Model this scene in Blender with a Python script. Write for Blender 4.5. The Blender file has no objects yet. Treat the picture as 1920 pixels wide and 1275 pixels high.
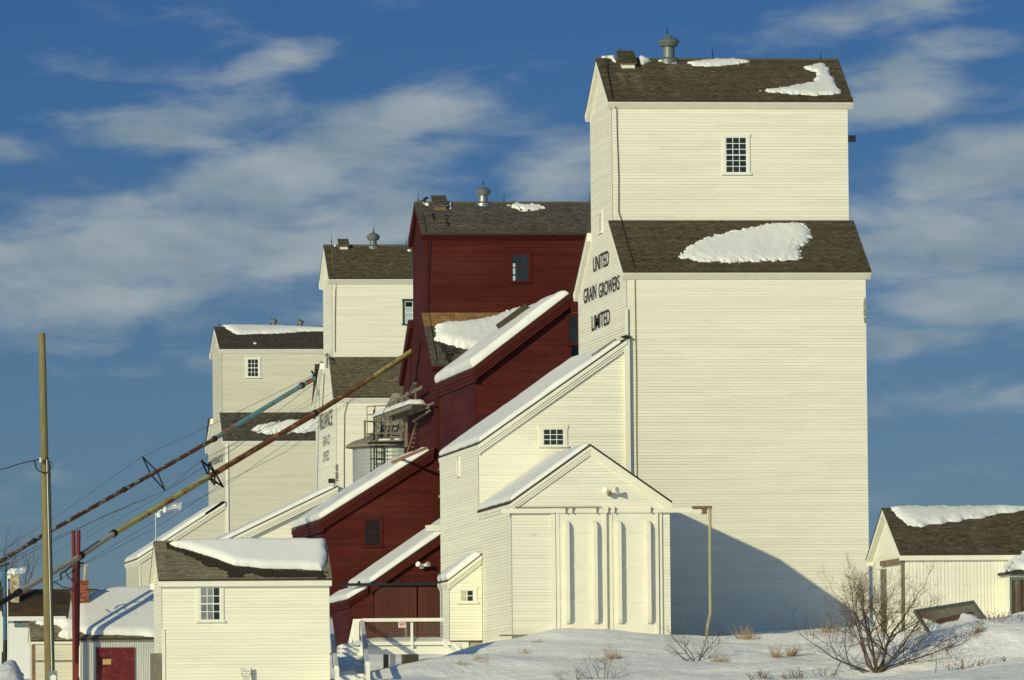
import bpy, bmesh, math, random
import numpy as np
from mathutils import Vector, Matrix

SC = bpy.context.scene
COL = SC.collection
rnd = random.Random(7)

# ------------------------------------------------------------------ camera
# World axes follow the row of elevators: X along their long walls, Y along the row, Z up.
# The photographer stands about 6 m below the elevator yard, 320 m away, with a long lens.
F0, KD = 10350.0, 1.4             # KD stretches all sight-line distances together with the focal length
F = F0 * KD                       # focal length in pixels of a 1920 px wide frame
PHI, THETA, RHO = math.atan(1960.0 / F), math.atan(842.5 / F), 0.0095
cp, sp, ct, st = math.cos(PHI), math.sin(PHI), math.cos(THETA), math.sin(THETA)
FWD = np.array([sp * ct, cp * ct, st])
R0 = np.array([cp, -sp, 0.0])
U0 = np.array([-sp * st, -cp * st, ct])
RR = R0 * math.cos(RHO) - U0 * math.sin(RHO)
UU = R0 * math.sin(RHO) + U0 * math.cos(RHO)
HF = np.array([sp, cp, 0.0])
cam_data = bpy.data.cameras.new('camera')
cam_data.sensor_width = 36.0
cam_data.lens = F * 36.0 / 1920.0
cam_data.clip_start, cam_data.clip_end = 1.0, 30000.0
cam = bpy.data.objects.new('camera', cam_data)
COL.objects.link(cam)
cam.matrix_world = Matrix(((RR[0], UU[0], -FWD[0], 0), (RR[1], UU[1], -FWD[1], 0),
                           (RR[2], UU[2], -FWD[2], 0), (0, 0, 0, 1)))
SC.camera = cam

# ------------------------------------------------------------------ light
SUN_AZ = math.radians(42.7)       # the light travels along (+sin, +cos): low sun behind the camera's left shoulder
SUN_EL = math.radians(17.5)
sun_to = Vector((math.sin(SUN_AZ) * math.cos(SUN_EL), math.cos(SUN_AZ) * math.cos(SUN_EL), -math.sin(SUN_EL)))
sd = bpy.data.lights.new('sun', 'SUN')
sd.energy = 3.2
sd.angle = math.radians(0.53)
sd.color = (1.0, 0.905, 0.535)
sun = bpy.data.objects.new('sun', sd)
COL.objects.link(sun)
sun.rotation_euler = sun_to.to_track_quat('-Z', 'Y').to_euler()
sun.location = (-60, 60, 80)

world = bpy.data.worlds.new('World')
SC.world = world
world.use_nodes = True
SC.view_settings.view_transform = 'Standard'
SC.view_settings.look = 'None'
SC.view_settings.exposure = 0.0
SC.view_settings.gamma = 1.0
SC.view_settings.use_curve_mapping = False
SC.render.engine = 'CYCLES'
SC.cycles.max_bounces = 6
SC.cycles.use_denoising = True

def build_sky():
    nt = world.node_tree
    nt.nodes.clear()
    N, L = nt.nodes.new, nt.links.new
    out = N('ShaderNodeOutputWorld')
    bg = N('ShaderNodeBackground')
    sky = N('ShaderNodeTexSky')
    sky.sky_type = 'NISHITA'
    sky.sun_disc = False
    sky.sun_elevation = SUN_EL
    # Nishita: rotation 0 puts the sun on +Y and turns clockwise seen from above
    sky.sun_rotation = math.atan2(-sun_to.x, -sun_to.y)
    sky.altitude = 600
    sky.air_density, sky.dust_density, sky.ozone_density = 1.0, 0.15, 3.2
    tc = N('ShaderNodeTexCoord')

    def math_n(op, a, b=None, c=None):
        n = N('ShaderNodeMath')
        n.operation = op
        for i, v in enumerate((a, b, c)):
            if v is None:
                continue
            if isinstance(v, (int, float)):
                n.inputs[i].default_value = v
            else:
                L(v, n.inputs[i])
        return n.outputs[0]
    # the polarised blue of a cold clear afternoon: deepen the clear sky a little
    tint = N('ShaderNodeMix')
    tint.data_type = 'RGBA'
    tint.blend_type = 'MULTIPLY'
    tint.inputs[0].default_value = 1.0
    L(sky.outputs[0], tint.inputs[6])
    tl = N('ShaderNodeMix')
    tl.data_type = 'RGBA'
    tl.inputs[6].default_value = TINT_LOW
    tl.inputs[7].default_value = TINT_TOP
    L(tl.outputs[2], tint.inputs[7])
    # cloud layer: noise on a horizontal sheet seen from below
    sep = N('ShaderNodeSeparateXYZ')
    L(tc.outputs['Generated'], sep.inputs[0])
    az = math_n('ARCTAN2', sep.outputs[0], sep.outputs[1])
    el = math_n('ARCSINE', sep.outputs[2])
    azd = math_n('MULTIPLY', az, 180 / math.pi)
    eld = math_n('MULTIPLY', el, 180 / math.pi)
    hm = N('ShaderNodeMapRange')
    hm.interpolation_type = 'SMOOTHSTEP'
    hm.inputs[1].default_value, hm.inputs[2].default_value = 0.0, 7.0
    L(eld, hm.inputs[0])
    L(hm.outputs[0], tl.inputs[0])
    comb = N('ShaderNodeCombineXYZ')
    L(azd, comb.inputs[0])
    L(eld, comb.inputs[1])

    def noise(scale, loc, rot, sc, detail, rough, dist=0.0):
        mp = N('ShaderNodeMapping')
        mp.inputs['Location'].default_value = loc
        mp.inputs['Rotation'].default_value = (0, 0, math.radians(rot))
        mp.inputs['Scale'].default_value = sc
        L(comb.outputs[0], mp.inputs[0])
        n = N('ShaderNodeTexNoise')
        n.inputs['Scale'].default_value = scale
        n.inputs['Detail'].default_value = detail
        n.inputs['Roughness'].default_value = rough
        n.inputs['Distortion'].default_value = dist
        L(mp.outputs[0], n.inputs['Vector'])
        return n.outputs[0]
    fine = noise(1.9, (3.1, 1.7, 0), -14, (0.7, 2.0, 1), 8, 0.58, 0.35)
    broad = noise(0.33, (7.3, 2.2, 0), -17, (0.75, 2.0, 1), 2, 0.5, 0.1)

    def lobe(px, py, rx, ry, rot, amp):
        # one bank of cloud, at its bearing and height, soft-edged
        d = FWD * F + (px - 960) * RR - (py - 637.5) * UU
        d = d / np.linalg.norm(d)
        a0, e0 = math.degrees(math.atan2(d[0], d[1])), math.degrees(math.asin(d[2]))
        k = 180 / math.pi / F
        mp = N('ShaderNodeMapping')
        mp.vector_type = 'TEXTURE'
        mp.inputs['Location'].default_value = (a0, e0, 0)
        mp.inputs['Rotation'].default_value = (0, 0, math.radians(rot))
        mp.inputs['Scale'].default_value = (rx * k, ry * k, 1)
        L(comb.outputs[0], mp.inputs[0])
        ln = N('ShaderNodeVectorMath')
        ln.operation = 'LENGTH'
        L(mp.outputs[0], ln.inputs[0])
        mr = N('ShaderNodeMapRange')
        mr.interpolation_type = 'SMOOTHSTEP'
        mr.inputs[1].default_value = 1.0
        mr.inputs[2].default_value = 0.0
        mr.inputs[3].default_value = 0.0
        mr.inputs[4].default_value = amp
        L(ln.outputs['Value'], mr.inputs[0])
        return mr.outputs[0]
    tot = None
    for lb in CLOUDS:
        v = lobe(*lb)
        tot = v if tot is None else math_n('MAXIMUM', tot, v)
    # outside the banks the same thin broken cloud goes on over the whole sky
    d1 = math_n('MULTIPLY_ADD', fine, 1.7, -0.85)
    d2 = math_n('MULTIPLY_ADD', broad, 0.9, -0.45)
    dens = math_n('ADD', math_n('ADD', tot, d1), d2)
    cov = N('ShaderNodeMapRange')
    cov.interpolation_type = 'SMOOTHSTEP'
    cov.inputs[1].default_value = 0.04
    cov.inputs[2].default_value = 1.0
    L(dens, cov.inputs[0])
    covm = math_n('MULTIPLY', cov.outputs[0], 0.82)
    mix = N('ShaderNodeMix')
    mix.data_type = 'RGBA'
    L(covm, mix.inputs[0])
    L(tint.outputs[2], mix.inputs[6])
    cc = N('ShaderNodeMix')
    cc.data_type = 'RGBA'
    cm = N('ShaderNodeMapRange')
    cm.inputs[1].default_value, cm.inputs[2].default_value = 0.36, 0.66
    L(noise(1.1, (9.1, 4.7, 0), -12, (0.8, 2.0, 1), 6, 0.55, 0.2), cm.inputs[0])
    L(cm.outputs[0], cc.inputs[0])
    cc.inputs[6].default_value = CLOUD_DARK
    cc.inputs[7].default_value = CLOUD_LIGHT
    L(cc.outputs[2], mix.inputs[7])
    # the half of the sky round the sun is brighter than the half away from it
    dt = N('ShaderNodeVectorMath')
    dt.operation = 'DOT_PRODUCT'
    L(tc.outputs['Generated'], dt.inputs[0])
    dt.inputs[1].default_value = -sun_to
    sb = N('ShaderNodeMapRange')
    sb.interpolation_type = 'SMOOTHSTEP'
    sb.inputs[1].default_value, sb.inputs[2].default_value = -0.45, 0.95
    L(dt.outputs['Value'], sb.inputs[0])
    vm = N('ShaderNodeMix')
    vm.data_type = 'RGBA'
    L(sb.outputs[0], vm.inputs[0])
    vm.inputs[6].default_value = (1, 1, 1, 1)
    vm.inputs[7].default_value = SUNSIDE
    vs = N('ShaderNodeVectorMath')
    vs.operation = 'MULTIPLY'
    L(mix.outputs[2], vs.inputs[0])
    L(vm.outputs[2], vs.inputs[1])
    L(vs.outputs[0], bg.inputs['Color'])
    bg.inputs['Strength'].default_value = SKY_STR
    L(bg.outputs[0], out.inputs[0])

SKY_STR = 0.12
SUNSIDE = (4.6, 4.0, 2.5, 1)      # hazy bright sky round the sun, behind the camera
TINT_LOW, TINT_TOP = (0.185, 0.25, 0.375, 1), (0.088, 0.178, 0.345, 1)   # polarised: deeper blue away from the horizon
CLOUD_DARK, CLOUD_LIGHT = (2.0, 2.62, 2.95, 1), (3.35, 3.75, 3.9, 1)
# px, py (on the photograph, only to find the bearing), half sizes, tilt, strength
CLOUDS = [
    (510, 125, 240, 60, 14, 0.62), (330, 235, 380, 90, 4, 0.85), (760, 225, 380, 105, 14, 1.05),
    (560, 320, 700, 130, 14, 0.98), (200, 470, 800, 190, 8, 1.0), (640, 440, 460, 130, 12, 0.92),
    (130, 570, 700, 140, 3, 0.98), (40, 285, 180, 60, 0, 0.7), (1050, 320, 220, 120, 20, 1.0),
    (720, 600, 420, 90, 5, 0.6), (420, 680, 420, 60, 2, 0.42),
    (1700, 120, 300, 90, 14, 0.8), (1640, 25, 340, 70, 8, 0.9), (1650, 200, 260, 80, 6, 0.85),
    (1830, 310, 420, 130, 10, 1.05), (1760, 440, 460, 140, 4, 1.0), (1850, 560, 360, 100, 4, 0.82),
    (1720, 640, 300, 60, 2, 0.62), (1800, 760, 300, 60, 2, 0.45),
]
build_sky()

# ------------------------------------------------------------------ finding places
def ray(px, py):
    return FWD * F + (px - 960.0) * RR - (py - 637.5) * UU
def at(px, py, D):
    """point on the sight line at horizontal distance D from the camera"""
    d = ray(px, py)
    return d * (D * KD / float(d @ HF))
def hit(px, py, O, n):
    d = ray(px, py)
    O, n = np.asarray(O, float), np.asarray(n, float)
    return d * (float(O @ n) / float(d @ n))
def onY(px, py, Y):
    d = ray(px, py)
    return d * (Y / d[1])
def onX(px, py, X):
    d = ray(px, py)
    return d * (X / d[0])

# ------------------------------------------------------------------ materials
MATS = {}
def mat(name, col, rough=0.7, var=0.12, scale=(1, 1, 1), nscale=1.0, tone=0.0, metal=0.0, c2=None, c2amt=0.5,
        c2scale=(1, 1, 1), c2thr=0.55, c2w=0.08, bump=0.0, bscale=8.0, spec=0.3, bdist=0.02, c3=None, c3amt=0.5, c3scale=(2.2, 2.2, 9.0), c3thr=0.66):
    m = bpy.data.materials.new(name)
    m.use_nodes = True
    nt = m.node_tree
    N, L = nt.nodes.new, nt.links.new
    bs = nt.nodes['Principled BSDF']
    bs.inputs['Roughness'].default_value = rough
    bs.inputs['Metallic'].default_value = metal
    bs.inputs['Specular IOR Level'].default_value = spec
    geo = N('ShaderNodeNewGeometry')
    def nz(sc, s, det=4):
        mp = N('ShaderNodeMapping')
        mp.inputs['Scale'].default_value = sc
        L(geo.outputs['Position'], mp.inputs[0])
        n = N('ShaderNodeTexNoise')
        n.inputs['Scale'].default_value = s
        n.inputs['Detail'].default_value = det
        n.inputs['Roughness'].default_value = 0.6
        L(mp.outputs[0], n.inputs['Vector'])
        return n.outputs[0]
    mr = N('ShaderNodeMapRange')
    mr.inputs[1].default_value, mr.inputs[2].default_value = 0.25, 0.75
    mr.inputs[3].default_value, mr.inputs[4].default_value = 1 - var, 1 + var
    L(nz(scale, nscale), mr.inputs[0])
    fac = mr.outputs[0]
    if tone:
        at_ = N('ShaderNodeAttribute')
        at_.attribute_name = 'tone'
        ma = N('ShaderNodeMath')
        ma.operation = 'MULTIPLY_ADD'
        L(at_.outputs['Fac'], ma.inputs[0])
        ma.inputs[1].default_value = tone
        ma.inputs[2].default_value = 1.0
        m2 = N('ShaderNodeMath')
        m2.operation = 'MULTIPLY'
        L(fac, m2.inputs[0])
        L(ma.outputs[0], m2.inputs[1])
        fac = m2.outputs[0]
    vm = N('ShaderNodeVectorMath')
    vm.operation = 'SCALE'
    vm.inputs[0].default_value = col
    base = vm.outputs[0]
    if c2 is not None:
        rp = N('ShaderNodeMapRange')
        rp.inputs[1].default_value, rp.inputs[2].default_value = c2thr - c2w, c2thr + c2w
        rp.inputs[4].default_value = c2amt
        L(nz(c2scale, 1.0, 5), rp.inputs[0])
        mx = N('ShaderNodeMix')
        mx.data_type = 'RGBA'
        L(rp.outputs[0], mx.inputs[0])
        mx.inputs[6].default_value = (*col, 1)
        mx.inputs[7].default_value = (*c2, 1)
        L(mx.outputs[2], vm.inputs[0])
        if c3 is not None:
            # small flaked and weathered spots
            r3 = N('ShaderNodeMapRange')
            r3.inputs[1].default_value, r3.inputs[2].default_value = c3thr, c3thr + 0.07
            r3.inputs[4].default_value = c3amt
            L(nz(c3scale, 1.0, 6), r3.inputs[0])
            m3 = N('ShaderNodeMix')
            m3.data_type = 'RGBA'
            L(r3.outputs[0], m3.inputs[0])
            L(mx.outputs[2], m3.inputs[6])
            m3.inputs[7].default_value = (*c3, 1)
            L(m3.outputs[2], vm.inputs[0])
    L(fac, vm.inputs['Scale'])
    L(base, bs.inputs['Base Color'])
    if bump:
        b = N('ShaderNodeBump')
        b.inputs['Strength'].default_value = bump
        b.inputs['Distance'].default_value = bdist
        L(nz((1, 1, 1), bscale, 5), b.inputs['Height'])
        L(b.outputs[0], bs.inputs['Normal'])
    MATS[name] = m
    return m

def clap_mat(name, col, var=0.035, tone=0.04, c2=None, amt=0.35, c3=(0.42, 0.38, 0.29), c3amt=0.45):
    return mat(name, col, rough=0.62, var=var, scale=(0.35, 0.35, 3.0), nscale=1.3, tone=tone,
               c2=c2, c2amt=amt, c2scale=(0.22, 0.22, 0.55), c2thr=0.56, c2w=0.14, bump=0.15, bscale=14, spec=0.25, c3=c3, c3amt=c3amt)

CREAM = clap_mat('cream_paint', (0.80, 0.77, 0.67), c2=(0.745, 0.725, 0.63))
WEATHERCREAM = clap_mat('weathered_cream_paint', (0.64, 0.615, 0.515), c2=(0.60, 0.59, 0.50))  # duller, weathered cream paint
BRIGHT = clap_mat('fresh_cream_paint', (0.82, 0.795, 0.685), c2=(0.765, 0.75, 0.645))
HUTP = clap_mat('hut_cream_paint', (0.83, 0.805, 0.685), c2=(0.75, 0.74, 0.64), amt=0.5)
TRIM = mat('cream_trim', (0.80, 0.775, 0.665), rough=0.55, var=0.06, nscale=2.0)
WTRIM = mat('white_trim', (0.82, 0.81, 0.74), rough=0.5, var=0.04, nscale=2.0)
RED = clap_mat('oxide_red_paint', (0.070, 0.0122, 0.0094), var=0.12, tone=0.16, c2=(0.098, 0.026, 0.019), amt=0.7, c3=(0.12, 0.062, 0.050), c3amt=0.5)
RED.node_tree.nodes['Principled BSDF'].inputs['Specular IOR Level'].default_value = 0.10
REDTRIM = mat('oxide_red_trim', (0.068, 0.0128, 0.0098), spec=0.1, rough=0.7, var=0.12, nscale=2.0)
REDWOOD = mat('faded_red_boards', (0.085, 0.024, 0.017), rough=0.75, var=0.16, scale=(3, 3, 0.4), nscale=2.0, tone=0.15)
SHING = mat('weathered_shingles', (0.132, 0.111, 0.074), rough=0.9, var=0.13, nscale=0.7, tone=1.0, c2=(0.112, 0.097, 0.066), c2scale=(0.5, 0.5, 0.25), c2amt=0.4, spec=0.1)
SHINGG = mat('grey_shingles', (0.135, 0.122, 0.100), rough=0.9, var=0.2, nscale=0.8, tone=1.0, spec=0.1)
SHINGH = mat('hut_shingles', (0.235, 0.205, 0.145), rough=0.9, var=0.15, nscale=1.4, tone=1.0, spec=0.1)
NEWSHING = mat('fresh_cedar_shingles', (0.36, 0.215, 0.095), rough=0.85, var=0.15, nscale=1.2, tone=0.8, spec=0.1)
ROOFD = mat('roof_boards', (0.055, 0.045, 0.034), rough=0.9, var=0.2, nscale=2)
SNOW = mat('snow', (0.80, 0.805, 0.80), rough=0.55, var=0.03, nscale=0.8, bump=0.35, bscale=5.0, spec=0.25, bdist=0.03)
GSNOW = mat('ground_snow', (0.93, 0.93, 0.92), rough=0.6, var=0.03, nscale=0.25, bump=0.8, bscale=2.2, spec=0.2, bdist=0.12)
GLASS = mat('window_glass', (0.012, 0.016, 0.02), rough=0.08, var=0.2, nscale=3, spec=0.5)
CURTAIN = mat('curtained_glass', (0.20, 0.22, 0.25), rough=0.12, var=0.35, nscale=2.5, spec=0.5)
WARMGLASS = mat('sun_painted_pane', (0.50, 0.47, 0.36), rough=0.2, var=0.3, nscale=6, spec=0.5)  # sunlight on the glass put into the pane's colour
SKYGLASS = mat('daylight_painted_pane', (0.42, 0.50, 0.58), rough=0.2, var=0.1, nscale=2, spec=0.5)  # opaque pale pane, the daylight behind it put into the colour
GALV = mat('galvanised_metal', (0.30, 0.33, 0.33), rough=0.42, var=0.12, nscale=2.5, metal=0.65, spec=0.5)
VENT = mat('painted_grey_metal', (0.17, 0.20, 0.195), rough=0.45, var=0.15, nscale=4, metal=0.25, c2=(0.10, 0.12, 0.12), c2scale=(3, 3, 3))
DARKM = mat('black_iron', (0.018, 0.019, 0.022), rough=0.6, var=0.2, nscale=6)
GREYWOOD = mat('weathered_wood', (0.19, 0.165, 0.13), rough=0.9, var=0.3, scale=(4, 4, 1), nscale=2.0, tone=0.4)
BROWNWOOD = mat('brown_wood', (0.22, 0.125, 0.065), rough=0.85, var=0.3, scale=(3, 3, 1), nscale=2.0)
TANWOOD = mat('pale_timber', (0.42, 0.33, 0.22), rough=0.85, var=0.2, scale=(3, 3, 1), nscale=2.0)
BLACKP = mat('black_letter_paint', (0.015, 0.015, 0.016), rough=0.7, var=0.2, nscale=6)
GREYP = mat('faded_letter_paint', (0.17, 0.17, 0.16), rough=0.7, var=0.3, nscale=3)
YELLOW = mat('yellow_pipe_paint', (0.40, 0.36, 0.14), rough=0.55, var=0.2, nscale=2, c2=(0.20, 0.075, 0.030), c2amt=1.0, c2scale=(1.1, 1.1, 1.6), c2thr=0.60, c2w=0.05)
RUSTY = mat('rusty_pipe', (0.185, 0.072, 0.026), rough=0.75, var=0.3, nscale=2.5, c2=(0.32, 0.24, 0.12), c2amt=0.8, c2scale=(1.6, 1.6, 2.4), c2thr=0.56, c2w=0.05)
GREYPIPE = mat('grey_green_pipe', (0.30, 0.32, 0.27), rough=0.5, var=0.12, nscale=2)
BLUEP = mat('blue_pipe_paint', (0.095, 0.225, 0.275), rough=0.55, var=0.2, nscale=3, c2=(0.19, 0.075, 0.035), c2amt=1.0, c2scale=(1.3, 1.3, 2.0), c2thr=0.54, c2w=0.05)
BLUERUST = mat('rusted_blue_pipe', (0.085, 0.034, 0.022), rough=0.8, var=0.3, nscale=3, c2=(0.22, 0.27, 0.24), c2amt=1.0, c2scale=(1.8, 1.8, 2.6), c2thr=0.55, c2w=0.05)
BLUEPOST = mat('blue_post_paint', (0.03, 0.11, 0.18), rough=0.6, var=0.4, nscale=2)
POSTRED = mat('red_post_paint', (0.155, 0.018, 0.018), rough=0.6, var=0.2, nscale=2)
POLE = mat('treated_pole', (0.20, 0.172, 0.078), rough=0.85, var=0.28, scale=(5, 5, 0.5), nscale=1.6, c2=(0.15, 0.11, 0.05), c2scale=(3, 3, 0.7))
DOORRED = mat('door_red_paint', (0.125, 0.012, 0.016), rough=0.55, var=0.2, nscale=3, c2=(0.19, 0.07, 0.05), c2amt=0.6, c2scale=(4, 4, 4), c2thr=0.62)
TIN = mat('ribbed_tin', (0.60, 0.605, 0.565), rough=0.42, var=0.10, scale=(2, 2, 0.5), nscale=1.5, metal=0.15, spec=0.5)
BRICK = mat('chimney_brick', (0.26, 0.072, 0.038), rough=0.9, var=0.3, nscale=5, tone=0.5)
MORTAR = mat('mortar', (0.38, 0.33, 0.27), rough=0.9, var=0.1, nscale=5)
CREAMBRICK = mat('cream_brick', (0.48, 0.40, 0.26), rough=0.9, var=0.2, nscale=3, tone=0.4)
BROWNROOF = mat('rusty_brown_roof', (0.105, 0.066, 0.036), rough=0.9, var=0.35, scale=(1.2, 1.2, 3.0), nscale=0.8, tone=0.5, c2=(0.045, 0.036, 0.028), c2amt=0.9, c2scale=(0.35, 0.35, 0.5), c2thr=0.5)
WHITEWALL = mat('plain_white_wall', (0.74, 0.75, 0.74), rough=0.6, var=0.04, nscale=0.6)
BARK = mat('dark_bark', (0.095, 0.070, 0.052), rough=0.9, var=0.3, nscale=6)
TWIG = mat('brown_twigs', (0.125, 0.085, 0.058), rough=0.9, var=0.3, nscale=6)
STRAW = mat('dry_grass', (0.36, 0.255, 0.13), rough=0.9, var=0.3, nscale=5)
WEED = mat('dry_weed', (0.15, 0.10, 0.06), rough=0.9, var=0.3, nscale=5)
CONC = mat('concrete', (0.42, 0.38, 0.28), rough=0.9, var=0.15, nscale=3)
GREENTRIM = mat('dark_green_trim', (0.028, 0.055, 0.048), rough=0.6, var=0.15, nscale=3)
TEAL = mat('faded_green_trim', (0.13, 0.17, 0.155), rough=0.7, var=0.2, nscale=4)
OLDDOOR = mat('weathered_door_boards', (0.105, 0.078, 0.055), rough=0.9, var=0.35, scale=(6, 6, 0.8), nscale=2, tone=0.6, c2=(0.20, 0.20, 0.17), c2scale=(8, 8, 1.2), c2thr=0.6)
REDRUST = mat('red_rust', (0.105, 0.052, 0.042), rough=0.9, var=0.35, nscale=4)
BLUEGREY = mat('blue_grey_metal', (0.13, 0.155, 0.165), rough=0.6, var=0.25, nscale=4, metal=0.2)
SIGNW = mat('sign_white', (0.78, 0.76, 0.68), rough=0.5, var=0.03, nscale=4)
SIGNR = mat('sign_red', (0.55, 0.10, 0.09), rough=0.5, var=0.1, nscale=8)
SIGNY = mat('notice_yellow', (0.45, 0.36, 0.16), rough=0.6, var=0.15, nscale=8)
ORANGE = mat('orange_plastic', (0.75, 0.10, 0.04), rough=0.4, var=0.05, nscale=8)
BLUESTEEL = mat('blue_steel', (0.08, 0.20, 0.36), rough=0.5, var=0.15, nscale=4)
BIRDM = mat('dark_feathers', (0.012, 0.012, 0.014), rough=0.6, var=0.2, nscale=20)
def clear_mat(name):
    m = bpy.data.materials.new(name)
    m.use_nodes = True
    b = m.node_tree.nodes['Principled BSDF']
    b.inputs['Base Color'].default_value = (0.85, 0.9, 0.95, 1)
    b.inputs['Transmission Weight'].default_value = 0.75
    b.inputs['Roughness'].default_value = 0.2
    return m
LAMPGLASS = clear_mat('ribbed_lamp_glass')

# ------------------------------------------------------------------ building meshes
class MB:
    """collects faces for ONE mesh object"""
    def __init__(self):
        self.v, self.f, self.t = [], [], []
    def poly(self, pts, tone=0.0):
        i = len(self.v)
        self.v.extend([tuple(map(float, p)) for p in pts])
        self.f.append(tuple(range(i, i + len(pts))))
        self.t.append(tone)
    def raw(self, pts, faces, tone=0.0):
        i = len(self.v)
        self.v.extend([tuple(map(float, p)) for p in pts])
        for fc in faces:
            self.f.append(tuple(i + k for k in fc))
            self.t.append(tone)
    def box(self, x0, x1, y0, y1, z0, z1, tone=0.0):
        p = [(x0, y0, z0), (x1, y0, z0), (x1, y1, z0), (x0, y1, z0), (x0, y0, z1), (x1, y0, z1), (x1, y1, z1), (x0, y1, z1)]
        self.raw(p, [(0, 3, 2, 1), (4, 5, 6, 7), (0, 1, 5, 4), (1, 2, 6, 5), (2, 3, 7, 6), (3, 0, 4, 7)], tone)
    def prism(self, pts, d, tone=0.0):
        """polygon pts (3-D) swept by vector d"""
        n = len(pts)
        a = [np.asarray(p, float) for p in pts]
        b = [p + np.asarray(d, float) for p in a]
        fs = [tuple(range(n))[::-1], tuple(range(n, 2 * n))]
        for k in range(n):
            fs.append((k, (k + 1) % n, n + (k + 1) % n, n + k))
        self.raw(a + b, fs, tone)
    def bar(self, a, b, w, h=None, up=(0, 0, 1), tone=0.0):
        """rectangular bar from a to b"""
        h = h or w
        a, b = np.asarray(a, float), np.asarray(b, float)
        d = (b - a) / (np.linalg.norm(b - a) + 1e-9)
        s = np.cross(d, up)
        if np.linalg.norm(s) < 1e-4:
            s = np.array([1.0, 0, 0])
        s = s / np.linalg.norm(s)
        u = np.cross(s, d)
        c = [(-1, -1), (1, -1), (1, 1), (-1, 1)]
        p = [a + s * w / 2 * i + u * h / 2 * j for i, j in c] + [b + s * w / 2 * i + u * h / 2 * j for i, j in c]
        self.raw(p, [(3, 2, 1, 0), (4, 5, 6, 7), (0, 1, 5, 4), (1, 2, 6, 5), (2, 3, 7, 6), (3, 0, 4, 7)], tone)
    def tube(self, pts, rad, seg=8, caps=True):
        pts = [np.asarray(p, float) for p in pts]
        if not hasattr(rad, '__len__'):
            rad = [rad] * len(pts)
        d0 = pts[1] - pts[0]
        ref = np.array([0, 0, 1.0]) if abs(d0[2]) < 0.9 * np.linalg.norm(d0) else np.array([1.0, 0, 0])
        rings = []
        for i, p in enumerate(pts):
            d = (pts[min(i + 1, len(pts) - 1)] - pts[max(i - 1, 0)])
            d = d / (np.linalg.norm(d) + 1e-9)
            s = np.cross(d, ref)
            s = s / (np.linalg.norm(s) + 1e-9)
            u = np.cross(s, d)
            rings.append([p + rad[i] * (math.cos(2 * math.pi * k / seg) * s + math.sin(2 * math.pi * k / seg) * u) for k in range(seg)])
        base = len(self.v)
        for r in rings:
            self.v.extend([tuple(map(float, q)) for q in r])
        for i in range(len(pts) - 1):
            for k in range(seg):
                a, b = base + i * seg + k, base + i * seg + (k + 1) % seg
                self.f.append((a, b, b + seg, a + seg))
                self.t.append(0.0)
        if caps:
            self.f.append(tuple(base + k for k in range(seg))[::-1])
            self.f.append(tuple(base + (len(pts) - 1) * seg + k for k in range(seg)))
            self.t += [0.0, 0.0]
    def lathe(self, c, prof, seg=20, axis=(0, 0, 1)):
        """profile [(r, h)] turned about a vertical axis through c"""
        c = np.asarray(c, float)
        base = len(self.v)
        for r, h in prof:
            for k in range(seg):
                a = 2 * math.pi * k / seg
                self.v.append((c[0] + r * math.cos(a), c[1] + r * math.sin(a), c[2] + h))
        for i in range(len(prof) - 1):
            for k in range(seg):
                a, b = base + i * seg + k, base + i * seg + (k + 1) % seg
                self.f.append((a, b, b + seg, a + seg))
                self.t.append(0.0)
        self.f.append(tuple(base + k for k in range(seg))[::-1])
        self.f.append(tuple(base + (len(prof) - 1) * seg + k for k in range(seg)))
        self.t += [0.0, 0.0]
    def build(self, name, m, parent=None, label=None, kind=None, smooth=False, base=None):
        me = bpy.data.meshes.new(name)
        if parent is not None:
            o0 = np.array(ORIGIN[parent.name])
        else:
            o0 = np.array(base if base is not None else np.mean(np.array(self.v), axis=0))
            if base is None:
                o0[2] = min(p[2] for p in self.v)
        vv = np.array(self.v) - o0
        me.from_pydata(vv.tolist(), [], self.f)
        a = me.attributes.new('tone', 'FLOAT', 'FACE')
        a.data.foreach_set('value', self.t)
        me.materials.append(m)
        if smooth:
            me.polygons.foreach_set('use_smooth', [True] * len(me.polygons))
            try:
                me.set_sharp_from_angle(angle=math.radians(40))
            except Exception:
                pass
        ob = bpy.data.objects.new(name, me)
        COL.objects.link(ob)
        if parent is not None:
            ob.parent = parent
        else:
            ob.location = o0
        ORIGIN[ob.name] = tuple(o0)
        if label:
            ob['label'] = label
        if kind:
            ob['kind'] = kind
        return ob

ORIGIN = {}
def thing(name, label, cat, base, group=None):
    o = bpy.data.objects.new(name, None)
    o.empty_display_size = 0.5
    COL.objects.link(o)
    o.location = tuple(map(float, base))
    ORIGIN[o.name] = tuple(map(float, base))
    o['label'], o['category'] = label, cat
    if group:
        o['group'] = group
    return o
def tag(o, label, cat, group=None, kind=None):
    o['label'], o['category'] = label, cat
    if group:
        o['group'] = group
    if kind:
        o['kind'] = kind
    return o

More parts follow.
